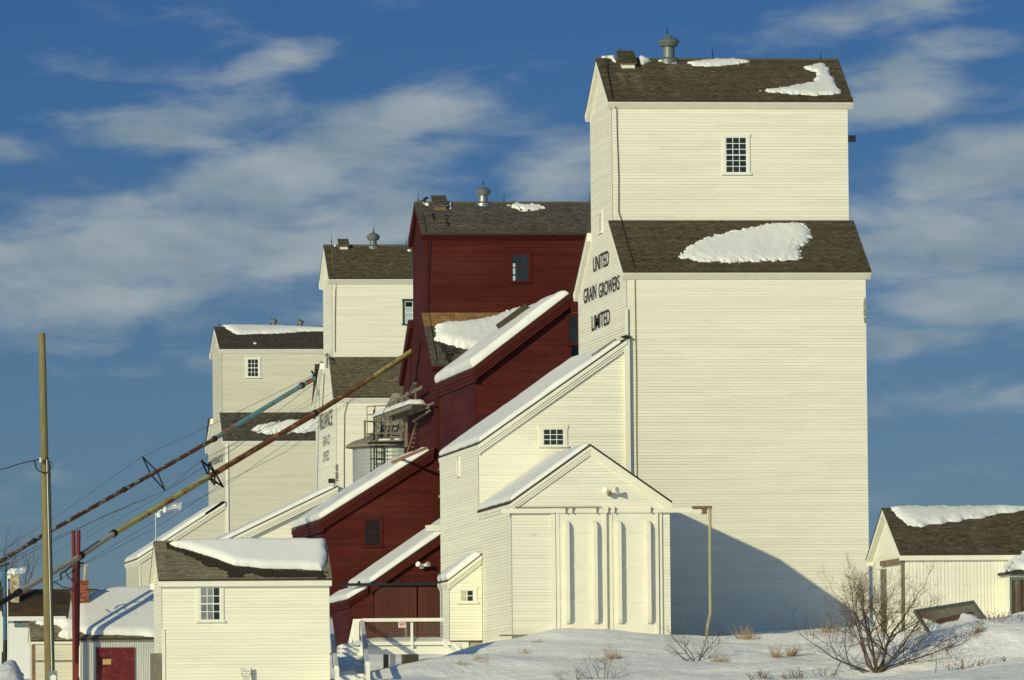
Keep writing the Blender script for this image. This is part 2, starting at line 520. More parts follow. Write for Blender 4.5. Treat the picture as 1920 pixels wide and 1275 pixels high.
def interp(prof, z):
    for (za, a0, b0), (zb, a1, b1) in zip(prof, prof[1:]):
        if z <= zb + 1e-9:
            t = 0 if zb - za < 1e-9 else (z - za) / (zb - za)
            return a0 + (a1 - a0) * t, b0 + (b1 - b0) * t
    return prof[-1][1], prof[-1][2]
def claps(mb, prof, fn, h=0.125, t=0.018, seed=1):
    """lapped boards over a wall outline given as rows (z, left, right); fn(s, z, out) -> xyz"""
    rg = random.Random(seed)
    z0, z1 = prof[0][0], prof[-1][0]
    brk = sorted({p[0] for p in prof})
    k = 0
    while z0 + k * h < z1 - 1e-4:
        zk, zt = z0 + k * h, min(z0 + (k + 1) * h, z1)
        tt = t * rg.uniform(0.9, 1.12)
        zs = [zk] + [b for b in brk if zk + 1e-4 < b < zt - 1e-4] + [zt]
        a, b = interp(prof, zk + 1e-6)
        joints = []
        s = a + rg.uniform(1.5, 4.5)
        while s < b - 1.0:
            joints.append(s)
            s += rg.uniform(3.0, 5.5)
        off = lambda z: 0.004 + tt * (1 - (z - zk) / h)
        for za, zb in zip(zs, zs[1:]):
            a0, b0 = interp(prof, za + 1e-6)
            a1, b1 = interp(prof, zb - 1e-6)
            js = [j for j in joints if a0 + .2 < j < b0 - .2 and a1 + .2 < j < b1 - .2]
            ls, us = [a0] + js + [b0], [a1] + js + [b1]
            for i in range(len(ls) - 1):
                tn = rg.uniform(-1, 1)
                w = rg.uniform(-0.004, 0.004)
                mb.poly([fn(ls[i], za + (w if za == zk else 0), off(za)), fn(ls[i + 1], za + (w if za == zk else 0), off(za)), fn(us[i + 1], zb, off(zb)), fn(us[i], zb, off(zb))], tn)
        mb.poly([fn(a, zk - 0.004, 0.0), fn(b, zk - 0.004, 0.0), fn(b, zk, off(zk)), fn(a, zk, off(zk))], -1.0)
        k += 1
def fnY(Y):
    return lambda s, z, o: (s, Y - o, z)
def fnX(X):
    return lambda s, z, o: (X - o, s, z)

def shingles(mb, O, u, v, W, Lh, expo, sw, seed=1, tone=None, thick=0.028, u0=lambda d: 0.0, u1=None):
    """overlapping shingles; O is the eave corner, u along the eave, v up the slope"""
    O, u, v = (np.asarray(q, float) for q in (O, u, v))
    u, v = u / np.linalg.norm(u), v / np.linalg.norm(v)
    n = np.cross(u, v)
    if n[2] < 0:
        n = -n
    rg = random.Random(seed)
    k = 0
    while k * expo < Lh - 0.02:
        d0, d1 = k * expo, min((k + 1) * expo + 0.01, Lh)
        x = u0(d0) - rg.uniform(0, sw)
        xe = W if u1 is None else u1(d0)
        rowt = rg.uniform(-0.10, 0.10)
        while x < xe - 0.01:
            w = sw * rg.uniform(0.6, 1.5)
            a, b = max(x, u0(d0)), min(x + w - 0.008, xe)
            x += w
            if b - a < 0.02:
                continue
            dj = d0 - rg.uniform(0, 0.012)
            hh = thick * rg.uniform(0.7, 1.3)
            tn = rowt + rg.gauss(0, 0.17)
            if tone is not None:
                tn = tone((a + b) / 2, d0, tn)
            P = lambda s, d, h: O + u * s + v * d + n * h
            mb.raw([P(a, dj, hh), P(b, dj, hh), P(b, d1, 0.006), P(a, d1, 0.006), P(a, dj, -0.004), P(b, dj, -0.004)],
                   [(0, 1, 2, 3)], max(-.85, tn))
            mb.raw([P(a, dj, -0.004), P(b, dj, -0.004), P(b, dj, hh), P(a, dj, hh)], [(0, 1, 2, 3)], -.6)  # butt ends toned dark: shade under each course put into the colour
        k += 1

def seg_dist(P, poly):
    """signed distance (inside positive) of points P (n,2) to polygon"""
    poly = np.asarray(poly, float)
    d = np.full(len(P), 1e9)
    inside = np.zeros(len(P), bool)
    for a, b in zip(poly, np.roll(poly, -1, axis=0)):
        ab = b - a
        t = np.clip(((P - a) @ ab) / (ab @ ab + 1e-12), 0, 1)
        d = np.minimum(d, np.linalg.norm(P - (a + t[:, None] * ab), axis=1))
        c = ((a[1] > P[:, 1]) != (b[1] > P[:, 1]))
        xi = (b[0] - a[0]) * (P[:, 1] - a[1]) / (b[1] - a[1] + 1e-12) + a[0]
        inside ^= c & (P[:, 0] < xi)
    return np.where(inside, d, -d)

def vnoise(P, s, seed):
    """smooth value noise in 2-D, vectorised"""
    rg = np.random.RandomState(seed)
    tab = rg.rand(64, 64) * 2 - 1
    q = np.asarray(P) / s
    i = np.floor(q).astype(int)
    f = q - i
    f = f * f * (3 - 2 * f)
    g = lambda a, b: tab[(i[:, 0] + a) % 64, (i[:, 1] + b) % 64]
    return (g(0, 0) * (1 - f[:, 0]) + g(1, 0) * f[:, 0]) * (1 - f[:, 1]) + (g(0, 1) * (1 - f[:, 0]) + g(1, 1) * f[:, 0]) * f[:, 1]

def snow_slab(name, label, O, u, v, poly, T, w, cell=0.08, seed=3, rag=0.06, ragscale=0.18, lift=0.0, sag=None, group=None, lump=0.0):
    """snow lying on a plane: poly in (u, v) metres, full depth T reached w metres inside its edge"""
    O, u, v = (np.asarray(q, float) for q in (O, u, v))
    u, v = u / np.linalg.norm(u), v / np.linalg.norm(v)
    n = np.cross(u, v)
    if n[2] < 0:
        n = -n
    poly = np.asarray(poly, float)
    lo, hi = poly.min(0) - 2 * cell - rag, poly.max(0) + 2 * cell + rag
    nu, nv = int((hi[0] - lo[0]) / cell) + 2, int((hi[1] - lo[1]) / cell) + 2
    gu, gv = np.meshgrid(lo[0] + np.arange(nu) * cell, lo[1] + np.arange(nv) * cell, indexing='ij')
    P = np.stack([gu.ravel(), gv.ravel()], 1)
    d = seg_dist(P, poly) + rag * vnoise(P, ragscale, seed) + 0.5 * rag * vnoise(P, ragscale * 0.35, seed + 1)
    q = np.clip(d / w, -1, 1)
    h = np.where(q > 0, T * np.sqrt(np.maximum(0, 1 - (1 - np.maximum(q, 0)) ** 2)), q * 3 * T - 0.01)
    h = np.maximum(h, -0.05)
    h = h + np.where(q > 0, 0.42 * lump * np.minimum(q * 2, 1) * (1.6 * vnoise(P, 1.7, seed + 4) + 0.45 * vnoise(P * np.array([1.0, .5]), 0.22, seed + 5)), 0) + lift
    vid = -np.ones(nu * nv, int)
    keep = (q > -0.999) | (d > -1.8 * cell)
    keep = d > -1.8 * cell
    faces = []
    idx = np.arange(nu * nv).reshape(nu, nv)
    a, b, c, e = idx[:-1, :-1].ravel(), idx[1:, :-1].ravel(), idx[1:, 1:].ravel(), idx[:-1, 1:].ravel()
    ok = (keep[a] & keep[b] & keep[c] & keep[e]) & ((d[a] > 0) | (d[b] > 0) | (d[c] > 0) | (d[e] > 0))
    a, b, c, e = a[ok], b[ok], c[ok], e[ok]
    used = np.unique(np.concatenate([a, b, c, e]))
    vid[used] = np.arange(len(used))
    X = O + P[used, :1] * u + P[used, 1:] * v + h[used, None] * n
    mb = MB()
    mb.v = X.tolist()
    mb.f = np.stack([vid[a], vid[b], vid[c], vid[e]], 1).tolist()
    mb.t = [0.0] * len(mb.f)
    ob = mb.build(name, SNOW, smooth=True)
    tag(ob, label, 'snow patch', group)
    return ob

def snow_sheet(name, label, O, u, v, rect, T, w, seed=3, edge=.05, lump=0.0, group=None):
    """snow sheet over a rectangular roof slope: clean rounded edges that wander a little"""
    O, u, v = (np.asarray(q, float) for q in (O, u, v))
    u, v = u / np.linalg.norm(u), v / np.linalg.norm(v)
    n = np.cross(u, v)
    if n[2] < 0:
        n = -n
    a0, a1, b0, b1 = rect
    def ax(p, q):
        L = q - p
        e = np.array([0, .03, .08, .16, .28, .45, .7, 1.0]) * min(w, L * .45)
        m = np.arange(p + e[-1], q - e[-1], .22)
        return np.unique(np.concatenate([p + e, m, q - e]))
    gu, gv = np.meshgrid(ax(a0, a1), ax(b0, b1), indexing='ij')
    nu, nv = gu.shape
    P = np.stack([gu.ravel(), gv.ravel()], 1)
    d = np.minimum(np.minimum(P[:, 0] - a0, a1 - P[:, 0]), np.minimum(P[:, 1] - b0, b1 - P[:, 1]))
    q = np.clip(d / w, 0, 1)
    h = T * np.sqrt(np.maximum(0, 1 - (1 - q) ** 2))
    h = h + lump * .5 * np.minimum(q * 2, 1) * (1.4 * vnoise(P, 2.1, seed) + .5 * vnoise(P, .6, seed + 1)) + .006 * q * vnoise(P, .25, seed + 2)
    # edges wander in and out
    wob = edge * vnoise(P, 1.3, seed + 3) + .35 * edge * vnoise(P, .35, seed + 4)
    fu = np.clip(1 - (P[:, 0] - a0) / .8, 0, 1) - np.clip(1 - (a1 - P[:, 0]) / .8, 0, 1)
    fv = np.clip(1 - (P[:, 1] - b0) / .8, 0, 1) - np.clip(1 - (b1 - P[:, 1]) / .8, 0, 1)
    Q = P + np.stack([fu * np.abs(wob), fv * np.abs(wob)], 1)
    X = O + Q[:, :1] * u + Q[:, 1:] * v + h[:, None] * n
    idx = np.arange(nu * nv).reshape(nu, nv)
    mb = MB()
    mb.v = X.tolist()
    mb.f = np.stack([idx[:-1, :-1].ravel(), idx[1:, :-1].ravel(), idx[1:, 1:].ravel(), idx[:-1, 1:].ravel()], 1).tolist()
    mb.t = [0.0] * len(mb.f)
    ob = mb.build(name, SNOW, smooth=True)
    tag(ob, label, 'snow patch', group)
    return ob

def window(parent, axis, plane, rect, cols, rows, case=0.12, frame=None, sash=None, panemat=None, proud=0.055, mid=True, sill=True, px=True):
    """a window on a wall: casing > sash, panes. axis 'Y' = wall facing -Y; rect = glass opening in photo pixels (x0, y0, x1, y1)"""
    frame = frame or WTRIM
    sash = sash or frame
    if px:
        x0, y0, x1, y1 = rect
        g = onY if axis == 'Y' else onX
        A, B = g((x0 + x0) / 2, (y0 + y1) / 2, plane), g(x1, (y0 + y1) / 2, plane)
        T, Bt = g((x0 + x1) / 2, y0, plane), g((x0 + x1) / 2, y1, plane)
        i = 0 if axis == 'Y' else 1
        s0, s1 = sorted((A[i], B[i]))
        z0, z1 = Bt[2], T[2]
    else:
        s0, z0, s1, z1 = rect
    def bx(mb, a, b, c, d, o0, o1, tone=0.0):
        if axis == 'Y':
            mb.box(a, b, plane - o1, plane - o0, c, d, tone)
        else:
            mb.box(plane - o1, plane - o0, a, b, c, d, tone)
    m = MB()
    bx(m, s0 - case, s0, z0 - .005, z1 + .005, 0, proud)
    bx(m, s1, s1 + case, z0 - .005, z1 + .005, 0, proud)
    bx(m, s0 - case - .03, s1 + case + .03, z1, z1 + case, 0, proud + .012)
    if sill:
        bx(m, s0 - case - .05, s1 + case + .05, z0 - .07, z0, 0, proud + .05)
    else:
        bx(m, s0 - case, s1 + case, z0 - case, z0, 0, proud)
    w = m.build('window', frame, parent)
    m = MB()
    mw = 0.028 if (s1 - s0) / cols > 0.2 else 0.022
    ew = 0.035
    bx(m, s0, s0 + ew, z0, z1, 0.036, 0.046)
    bx(m, s1 - ew, s1, z0, z1, 0.036, 0.046)
    bx(m, s0 + ew, s1 - ew, z0, z0 + ew * 1.4, 0.036, 0.046)
    bx(m, s0 + ew, s1 - ew, z1 - ew, z1, 0.036, 0.046)
    a0, a1, c0, c1 = s0 + ew, s1 - ew, z0 + ew * 1.4, z1 - ew
    for c in range(1, cols):
        s = a0 + (a1 - a0) * c / cols
        bx(m, s - mw / 2, s + mw / 2, c0, c1, 0.036, 0.0465)
    for r in range(1, rows):
        z = c0 + (c1 - c0) * r / rows
        hw = mw * (1.7 if mid and r * 2 == rows else 1.0)
        bx(m, a0, a1, z - hw / 2, z + hw / 2, 0.036, 0.047)
    m.build('sash', sash, w)
    for c in range(cols):
        for r in range(rows):
            p = MB()
            sa, sb_ = a0 + (a1 - a0) * c / cols, a0 + (a1 - a0) * (c + 1) / cols - .002
            ca, cb = c0 + (c1 - c0) * r / rows, c0 + (c1 - c0) * (r + 1) / rows - .002
            o4 = [0.034 + rnd.uniform(-.0035, .0035) for _ in range(3)]
            o4.append(o4[0] - o4[1] + o4[2])
            q4 = list(zip(((sa, ca), (sb_, ca), (sb_, cb), (sa, cb)), o4))
            p.poly([(s_, plane - o_, z_) if axis == 'Y' else (plane - o_, s_, z_) for (s_, z_), o_ in q4])
            p.poly([(s_, plane - .028, z_) if axis == 'Y' else (plane - .028, s_, z_) for (s_, z_), o_ in q4][::-1])
            pm = GLASS if panemat is None else panemat(c, r)
            p.build('pane', pm, w)
    return w

def ventilator(parent, px, D_plane_y, y_base, y_pipe, y_head, r_head_px, r_pipe_px, mats=None, z_sink=0.6):
    """round metal roof ventilator: pipe, double-cone head with pointed cap"""
    c = onY(px, y_base, D_plane_y)
    k = np.linalg.norm(onY(px + 10, y_base, D_plane_y) - c) / 10
    top = onY(px, y_head, D_plane_y)[2] - c[2]
    hp = onY(px, y_pipe, D_plane_y)[2] - c[2]
    R, r = r_head_px * k, r_pipe_px * k
    m = MB()
    m.lathe(c, [(r * 1.9, -z_sink), (r * 1.75, -0.05), (r * 1.02, 0.06), (r, 0.10), (r, hp + .03)], 24)
    p = m.build('ventilator', mats or VENT, parent, smooth=True)
    m = MB()
    hh = top - hp
    m.lathe(c, [(R * 0.72, hp - .01), (R * 0.8, hp), (R, hp + hh * 0.36), (R * 0.97, hp + hh * 0.42), (R * 0.62, hp + hh * 0.68), (R * 0.33, hp + hh * 0.72), (R * 0.24, hp + hh * 0.82), (R * .03, top)], 24)
    m.build('cap', mats or VENT, p, smooth=True)
    return p
def rod(parent, px, y0, y1, Y, r=0.018):
    a, b = onY(px, y0, Y), onY(px, y1, Y)
    m = MB()
    m.tube([a - np.array([0, 0, .15]), a, b], [r, r, r * .5], 5)
    m.lathe(a + np.array([0, 0, 0.1]), [(r * 1.2, 0), (r * 2.4, .05), (r * 1.2, .1)], 8)
    return m.build('lightning_rod', DARKM, parent)
def cable(parent, pts, r=0.014, m_=None):
    m = MB()
    m.tube(pts, r, 5)
    return m.build('cable', m_ or BLACKP, parent)
def letters(parent, X, text, pl, pr, zb_px, zt_px, m_, bold=0.02, name='lettering'):
    """painted words on an end wall (facing -X): pl/pr = left and right photo x, zb/zt = (x, y) pixels of baseline and cap line"""
    cu = bpy.data.curves.new(name, 'FONT')
    cu.body = text
    cu.offset = bold
    tmp = bpy.data.objects.new('tmp_text', cu)
    COL.objects.link(tmp)
    dg = bpy.context.evaluated_depsgraph_get()
    me0 = bpy.data.meshes.new_from_object(tmp.evaluated_get(dg))
    co = np.array([v.co[:] for v in me0.vertices])
    fs = [tuple(p.vertices) for p in me0.polygons]
    bpy.data.objects.remove(tmp)
    bpy.data.curves.remove(cu)
    bpy.data.meshes.remove(me0)
    yl, yr = onX(pl, zb_px[1], X)[1], onX(pr, zb_px[1], X)[1]
    zb, zt = onX(zb_px[0], zb_px[1], X)[2], onX(zt_px[0], zt_px[1], X)[2]
    mn, mx = co.min(0), co.max(0)
    ty = yl + (co[:, 0] - mn[0]) / (mx[0] - mn[0]) * (yr - yl)
    tz = zb + (co[:, 1] - mn[1]) / (mx[1] - mn[1]) * (zt - zb)
    mb = MB()
    mb.raw(np.stack([np.full(len(ty), X - 0.046), ty, tz], 1), fs)
    return mb.build(name, m_, parent)
def flat_text(parent, text, origin, dx, dz, w, h, m_, out, bold=0.0, name='lettering'):
    """print on a flat sign: origin = lower left corner, dx/dz unit vectors, w x h size"""
    cu = bpy.data.curves.new(name, 'FONT')
    cu.body = text
    cu.offset = bold
    cu.align_x = 'CENTER'
    tmp = bpy.data.objects.new('tmp_text', cu)
    COL.objects.link(tmp)
    dg = bpy.context.evaluated_depsgraph_get()
    me0 = bpy.data.meshes.new_from_object(tmp.evaluated_get(dg))
    co = np.array([v.co[:] for v in me0.vertices])
    fs = [tuple(p.vertices) for p in me0.polygons]
    bpy.data.objects.remove(tmp)
    bpy.data.curves.remove(cu)
    bpy.data.meshes.remove(me0)
    mn, mx = co.min(0), co.max(0)
    a = (co[:, 0] - mn[0]) / (mx[0] - mn[0]) * w
    b = (co[:, 1] - mn[1]) / (mx[1] - mn[1]) * h
    P = np.asarray(origin)[None] + a[:, None] * np.asarray(dx) + b[:, None] * np.asarray(dz) + np.asarray(out)
    mb = MB()
    mb.raw(P, fs)
    return mb.build(name, m_, parent)
# ------------------------------------------------------------------ grain elevators
def slab(mb, x0, x1, ya, za, yb, zb, th):
    """sloping roof slab between line (ya, za) and line (yb, zb), thickness th below"""
    mb.prism([(x0, ya, za), (x0, yb, zb), (x0, yb, zb - th), (x0, ya, za - th)], (x1 - x0, 0, 0))

class Elev:
    pass

def elevator(name, label, group, corner, D, length, back_px, cf_px, cb_px, right_px, y_le, y_lt, y_ce, y_cr,
             paint, trim, roofmat, ground, ov=0.28, oe=0.2, h=0.125, tone_low=None, tone_up=None, seed=1,
             course=0.115, soff=None):
    E = Elev()
    C = at(corner[0], corner[1], D)
    E.X0, E.Y0 = C[0], C[1]
    E.X1 = onY(right_px[0], right_px[1], E.Y0)[0] if right_px else E.X0 + length
    E.Yb = onX(*back_px, E.X0)[1]
    E.Ycf = onX(*cf_px, E.X0)[1]
    E.Ycb = onX(*cb_px, E.X0)[1]
    E.zle = onY(y_le[0], y_le[1], E.Y0 - ov)[2]
    E.zlt = onY(y_lt[0], y_lt[1], E.Ycf)[2]
    E.zce = onY(y_ce[0], y_ce[1], E.Ycf - ov)[2]
    E.Ym = (E.Ycf + E.Ycb) / 2
    E.zcr = onY(y_cr[0], y_cr[1], E.Ym)[2]
    E.ov, E.oe, E.ground = ov, oe, ground
    X0, X1, Y0, Yb, Ycf, Ycb, Ym = E.X0, E.X1, E.Y0, E.Yb, E.Ycf, E.Ycb, E.Ym
    root = thing(name, label, 'grain elevator', ((X0 + X1) / 2, (Y0 + Yb) / 2, ground), group)
    E.root = root
    sl = (E.zlt - E.zle) / (Ycf - Y0 + ov)          # lower roof slope
    su = (E.zcr - E.zce) / (Ym - Ycf + ov)          # upper roof slope
    E.sl, E.su = sl, su
    z_low_wall = E.zle + sl * ov                     # where the lower roof meets the wall plane
    z_up_wall = E.zce + su * ov
    gz = ground - 1.5
    # walls of lapped boards
    m = MB(); claps(m, [(gz, X0, X1), (z_low_wall - .02, X0, X1)], fnY(Y0), h, seed=seed)
    w = m.build('clapboards', paint, root, kind='stuff')
    m = MB(); claps(m, [(E.zlt - .1, X0, X1), (z_up_wall - .02, X0, X1)], fnY(Ycf), h, seed=seed + 1)
    m.build('clapboards', paint, root, kind='stuff')
    bsl = (E.zlt - z_low_wall) / max(0.1, Yb - Ycb)
    prof = [(gz, Yb, Y0), (z_low_wall, Yb, Y0), (E.zlt, Ycb, Ycf), (E.zlt + .001, Ycb, Ycf), (z_up_wall, Ycb, Ycf), (E.zcr - .02, Ym, Ym)]
    m = MB(); claps(m, prof, fnX(X0), h, seed=seed + 2)
    m.build('clapboards', paint, root, kind='stuff')
    # plain walls away from the camera
    m = MB()
    m.poly([(X1, Y0, gz), (X1, Yb, gz), (X1, Yb, z_low_wall), (X1, Ycb, E.zlt), (X1, Ycb, z_up_wall), (X1, Ym, E.zcr - .03),
            (X1, Ycf, z_up_wall), (X1, Ycf, E.zlt), (X1, Y0, z_low_wall)])
    m.poly([(X0, Yb, gz), (X1, Yb, gz), (X1, Yb, z_low_wall), (X0, Yb, z_low_wall)])
    m.poly([(X0, Ycb, E.zlt - .2), (X1, Ycb, E.zlt - .2), (X1, Ycb, z_up_wall), (X0, Ycb, z_up_wall)])
    m.build('wall', paint, root)
    # roofs: boards, shingles, boxed eaves and rakes
    for nm, ya, za, yb, zb, dirn in (('low', Y0 - ov, E.zle, Ycf, E.zlt, 1), ('up', Ycf - ov, E.zce, Ym, E.zcr, 1)):
        m = MB(); slab(m, X0 - oe, X1 + oe, ya, za, yb, zb, 0.07)
        m.build('roof', ROOFD, root)
        m = MB()
        if nm == 'low':
            slab(m, X0 - oe, X1 + oe, Yb + ov, E.zle, Ycb, E.zlt, 0.07)
        else:
            slab(m, X0 - oe, X1 + oe, Ycb + ov, E.zce, Ym, E.zcr, 0.07)
        r = m.build('roof', ROOFD, root)
        m = MB()
        v = np.array([0, yb - ya, zb - za]); Lh = np.linalg.norm(v)
        tf = (tone_low if nm == 'low' else tone_up)
        O = np.array([X0 - oe, ya, za + .004])
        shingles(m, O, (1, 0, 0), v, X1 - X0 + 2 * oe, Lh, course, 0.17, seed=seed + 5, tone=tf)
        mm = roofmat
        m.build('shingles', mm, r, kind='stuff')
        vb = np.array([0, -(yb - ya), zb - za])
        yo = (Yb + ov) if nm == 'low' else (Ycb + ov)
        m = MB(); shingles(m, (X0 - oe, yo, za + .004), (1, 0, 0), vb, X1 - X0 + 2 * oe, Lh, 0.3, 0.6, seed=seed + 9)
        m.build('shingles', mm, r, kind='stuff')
    # ridge boards
    m = MB()
    m.prism([(X0 - oe, Ym - .17, E.zcr - .17 * su + .045), (X0 - oe, Ym, E.zcr + .05), (X0 - oe, Ym + .17, E.zcr - .17 * su + .045), (X0 - oe, Ym, E.zcr + .0)], (X1 - X0 + 2 * oe, 0, 0))
    m.build('ridge_cap', roofmat, root)
    # eaves: sloping boxed soffit boards
    d = 0.34
    for y, yw, ze, s in ((Y0 - ov, Y0, E.zle, sl), (Ycf - ov, Ycf, E.zce, su)):
        m = MB()
        m.prism([(X0 - oe, y + .02, ze - .075), (X0 - oe, yw, ze + s * ov - .08), (X0 - oe, yw - .0, ze - d), (X0 - oe, yw - .05, ze - d), (X0 - oe, y + .02, ze - .11)], (X1 - X0 + 2 * oe, 0, 0))
        m.build('eave_board', soff or trim, root)
    for y, yw, ze, s in ((Yb + ov, Yb, E.zle, sl), (Ycb + ov, Ycb, E.zce, su)):
        m = MB()
        m.prism([(X0 - oe, y - .02, ze - .075), (X0 - oe, yw, ze + s * ov - .08), (X0 - oe, yw, ze - d), (X0 - oe, yw + .05, ze - d), (X0 - oe, y - .02, ze - .11)], (X1 - X0 + 2 * oe, 0, 0))
        m.build('eave_board', soff or trim, root)
    rk = 0.36
    for xa, xb in ((X0 - oe + .012, X0 + .001), (X1 - .001, X1 + oe - .012)):
        for ya, za, yb, zb, yw in ((Y0 - ov + .03, E.zle + .03 * sl, Ycf, E.zlt, Y0), (Ycf - ov + .03, E.zce + .03 * su, Ym, E.zcr, Ycf), (Yb + ov - .03, E.zle + .03 * sl, Ycb, E.zlt, Yb), (Ycb + ov - .03, E.zce + .03 * su, Ym, E.zcr, Ycb)):
            m = MB()
            m.prism([(xa, ya, za - .073), (xa, yb, zb - .073), (xa, yb, zb - .073 - rk), (xa, yw - .03 * (1 if ya < yw else -1), za - .36), (xa, ya, za - .13)], (xb - xa, 0, 0))
            m.build('rake_board', trim, root)
    E.low_O = np.array([X0 - oe, Y0 - ov, E.zle]); E.low_v = np.array([0, Ycf - Y0 + ov, E.zlt - E.zle])
    E.up_O = np.array([X0 - oe, Ycf - ov, E.zce]); E.up_v = np.array([0, Ym - Ycf + ov, E.zcr - E.zce])
    return E

def on_roof(O, v, pts):
    """photo pixels -> (along eave, up slope) metres on a roof plane facing the camera side"""
    O, v = np.asarray(O, float), np.asarray(v, float)
    vn = v / np.linalg.norm(v)
    u = np.array([1.0, 0, 0])
    n = np.cross(u, vn)
    out = []
    for px, py in pts:
        P = hit(px, py, O, n) - O
        out.append((float(P @ u), float(P @ vn)))
    return out

def streak(pxs, E, up=True, w=0.16, amt=0.8, dmin=0.0, dmax=9):
    """rust and run-off streaks on the shingles below roof fittings"""
    O, v = (E.up_O, E.up_v) if up else (E.low_O, E.low_v)
    us = [on_roof(O, v, [p])[0] for p in pxs]
    def f(u, d, t):
        for a, dd in us:
            if abs(u - a - (dd - d) * .03) < w * (0.6 + 0.4 * math.sin(7 * d + a)) and d < dd and d > dd - 1.5:
                t += amt * (1 - (dd - d) / 1.5)
        return t
    return f

# ---- the tallest one, nearest: cream with a tall front shed
G0 = 6.35
def up_tone_a(u, d, t):
    us = UPS
    for a, dd in us:
        k = abs(u - a)
        if k < 0.14 and d < dd:
            t += 0.75 * max(0, 1 - (dd - d) / 1.7)
    return t + 0.12
UPS = []
E1 = None
# streak places need the roof plane; the numbers follow from the same sight lines
_C = at(1176, 600, 230)
_Ycf = onX(1148, 300, _C[0])[1]
_O = np.array([_C[0] - .2, _Ycf - .28, onY(1200, 187.5, _Ycf - .28)[2]])
_Ym = (_Ycf + onX(1107.5, 300, _C[0])[1]) / 2
_v = np.array([0, _Ym - _Ycf + .28, onY(1200, 110, _Ym)[2] - _O[2]])
UPS = on_roof(_O, _v, [(1163, 138), (1190, 138), (1250, 124), (1262, 122), (1277, 122), (1290, 122)])

E1 = elevator('grain_elevator', 'tallest cream white grain elevator, lettered United Grain Growers Limited, with big sliding doors',
              'wooden grain elevators in a row', (1176, 600), 230, None, (1085, 600), (1148, 300), (1107.5, 300), (1625, 700),
              (1300, 508), (1300, 413.5), (1300, 188), (1300, 111), CREAM, TRIM, SHING, G0, tone_up=up_tone_a, seed=11)
R1 = E1.root
window(R1, 'Y', E1.Ycf, (1360, 257, 1400, 325), 3, 6, case=0.13, frame=WTRIM)
for (px, y0, y1) in ((1163, 106, 88), (1336, 108, 88), (1539, 114, 95)):
    rod(R1, px, y0, y1, E1.Ym)
ventilator(R1, 1254, E1.Ym, 110, 87, 64, 20.5, 11)
rod(R1, 1251, 66, 50, E1.Ym)
def hatch(E, pxl, pxr, ytop, ybot, roofm, front):
    """small shingled hatch lifted out of the front roof slope near the ridge"""
    O, v = E.up_O, E.up_v
    (a, dt), (b, db) = on_roof(O, v, [(pxl, ytop), (pxr, ybot)])
    u0, u1 = min(a, b), max(a, b)
    vn = v / np.linalg.norm(v)
    Lh = np.linalg.norm(v)
    d0 = db + 0.12
    d1 = Lh + 0.15
    P = lambda u, d, hgt: O + np.array([u, 0, 0]) + vn * d + np.array([0, 0, hgt])
    m = MB()
    pts = [P(u0 + .1, d0 + .1, 0), P(u0 + .1, d0 + .1, .26), P(u0 + .1, d1, .24), P(u0 + .1, d1, -.2)]
    m.prism(pts, (u1 - u0 - .2, 0, 0))
    hp = m.build('roof_hatch', front, E.root)
    m = MB()
    A, B = P(u0, d0, .30), P(u0, d1, .28)
    m.prism([A, B, B - np.array([0, 0, .06]), A - np.array([0, 0, .06])], (u1 - u0, 0, 0))
    vv = B - A
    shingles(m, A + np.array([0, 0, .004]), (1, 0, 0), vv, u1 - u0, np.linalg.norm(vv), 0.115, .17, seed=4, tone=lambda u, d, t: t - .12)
    m.build('lid', roofm, hp)
    return hp
hatch(E1, 1153, 1196, 101, 133, SHING, TRIM)
# conductor cable from the ridge down the corner of the wall
ye = E1.Ycf - E1.ov
cable(R1, [onY(1134, 106, E1.Ym) + np.array([0, -.08, .06]), hit(1140, 140, E1.up_O, np.cross((1, 0, 0), E1.up_v)) + np.array([0, -.03, .04]), hit(1149, 186, E1.up_O, np.cross((1, 0, 0), E1.up_v)) + np.array([0, -.05, .04]),
           onY(1156, 206, E1.Ycf - .07), onY(1157, 250, E1.Ycf - .06), onY(1160, 330, E1.Ycf - .06), onY(1160, 398, E1.Ycf - .06), onY(1165, 412, E1.Ycf - .08),
           hit(1167, 425, E1.low_O, np.cross((1, 0, 0), E1.low_v)) + np.array([0, 0, .05]), hit(1190, 505, E1.low_O, np.cross((1, 0, 0), E1.low_v)) + np.array([0, -.02, .05]),
           onY(1193, 516, E1.Y0 - .08)], .016)
cable(R1, [onY(1190, 518, E1.Y0 - .06), onY(1191, 600, E1.Y0 - .06), onY(1193, 700, E1.Y0 - .06), onY(1193, 800, E1.Y0 - .06), onY(1194, 900, E1.Y0 - .06)], .018, mat('yellowed_cable', (0.36, 0.33, 0.14), rough=.7))
# beam end sticking out behind the right-hand corner of the cupola
m = MB()
b0 = onY(1592, 255, E1.Ycf + 2.4)
m.box(E1.X1, onY(1604, 255, E1.Ycf + 2.4)[0], E1.Ycf + 2.3, E1.Ycf + 2.6, onY(1600, 266, E1.Ycf + 2.4)[2], onY(1600, 254, E1.Ycf + 2.4)[2])
m.build('beam_end', BLUEGREY, R1)
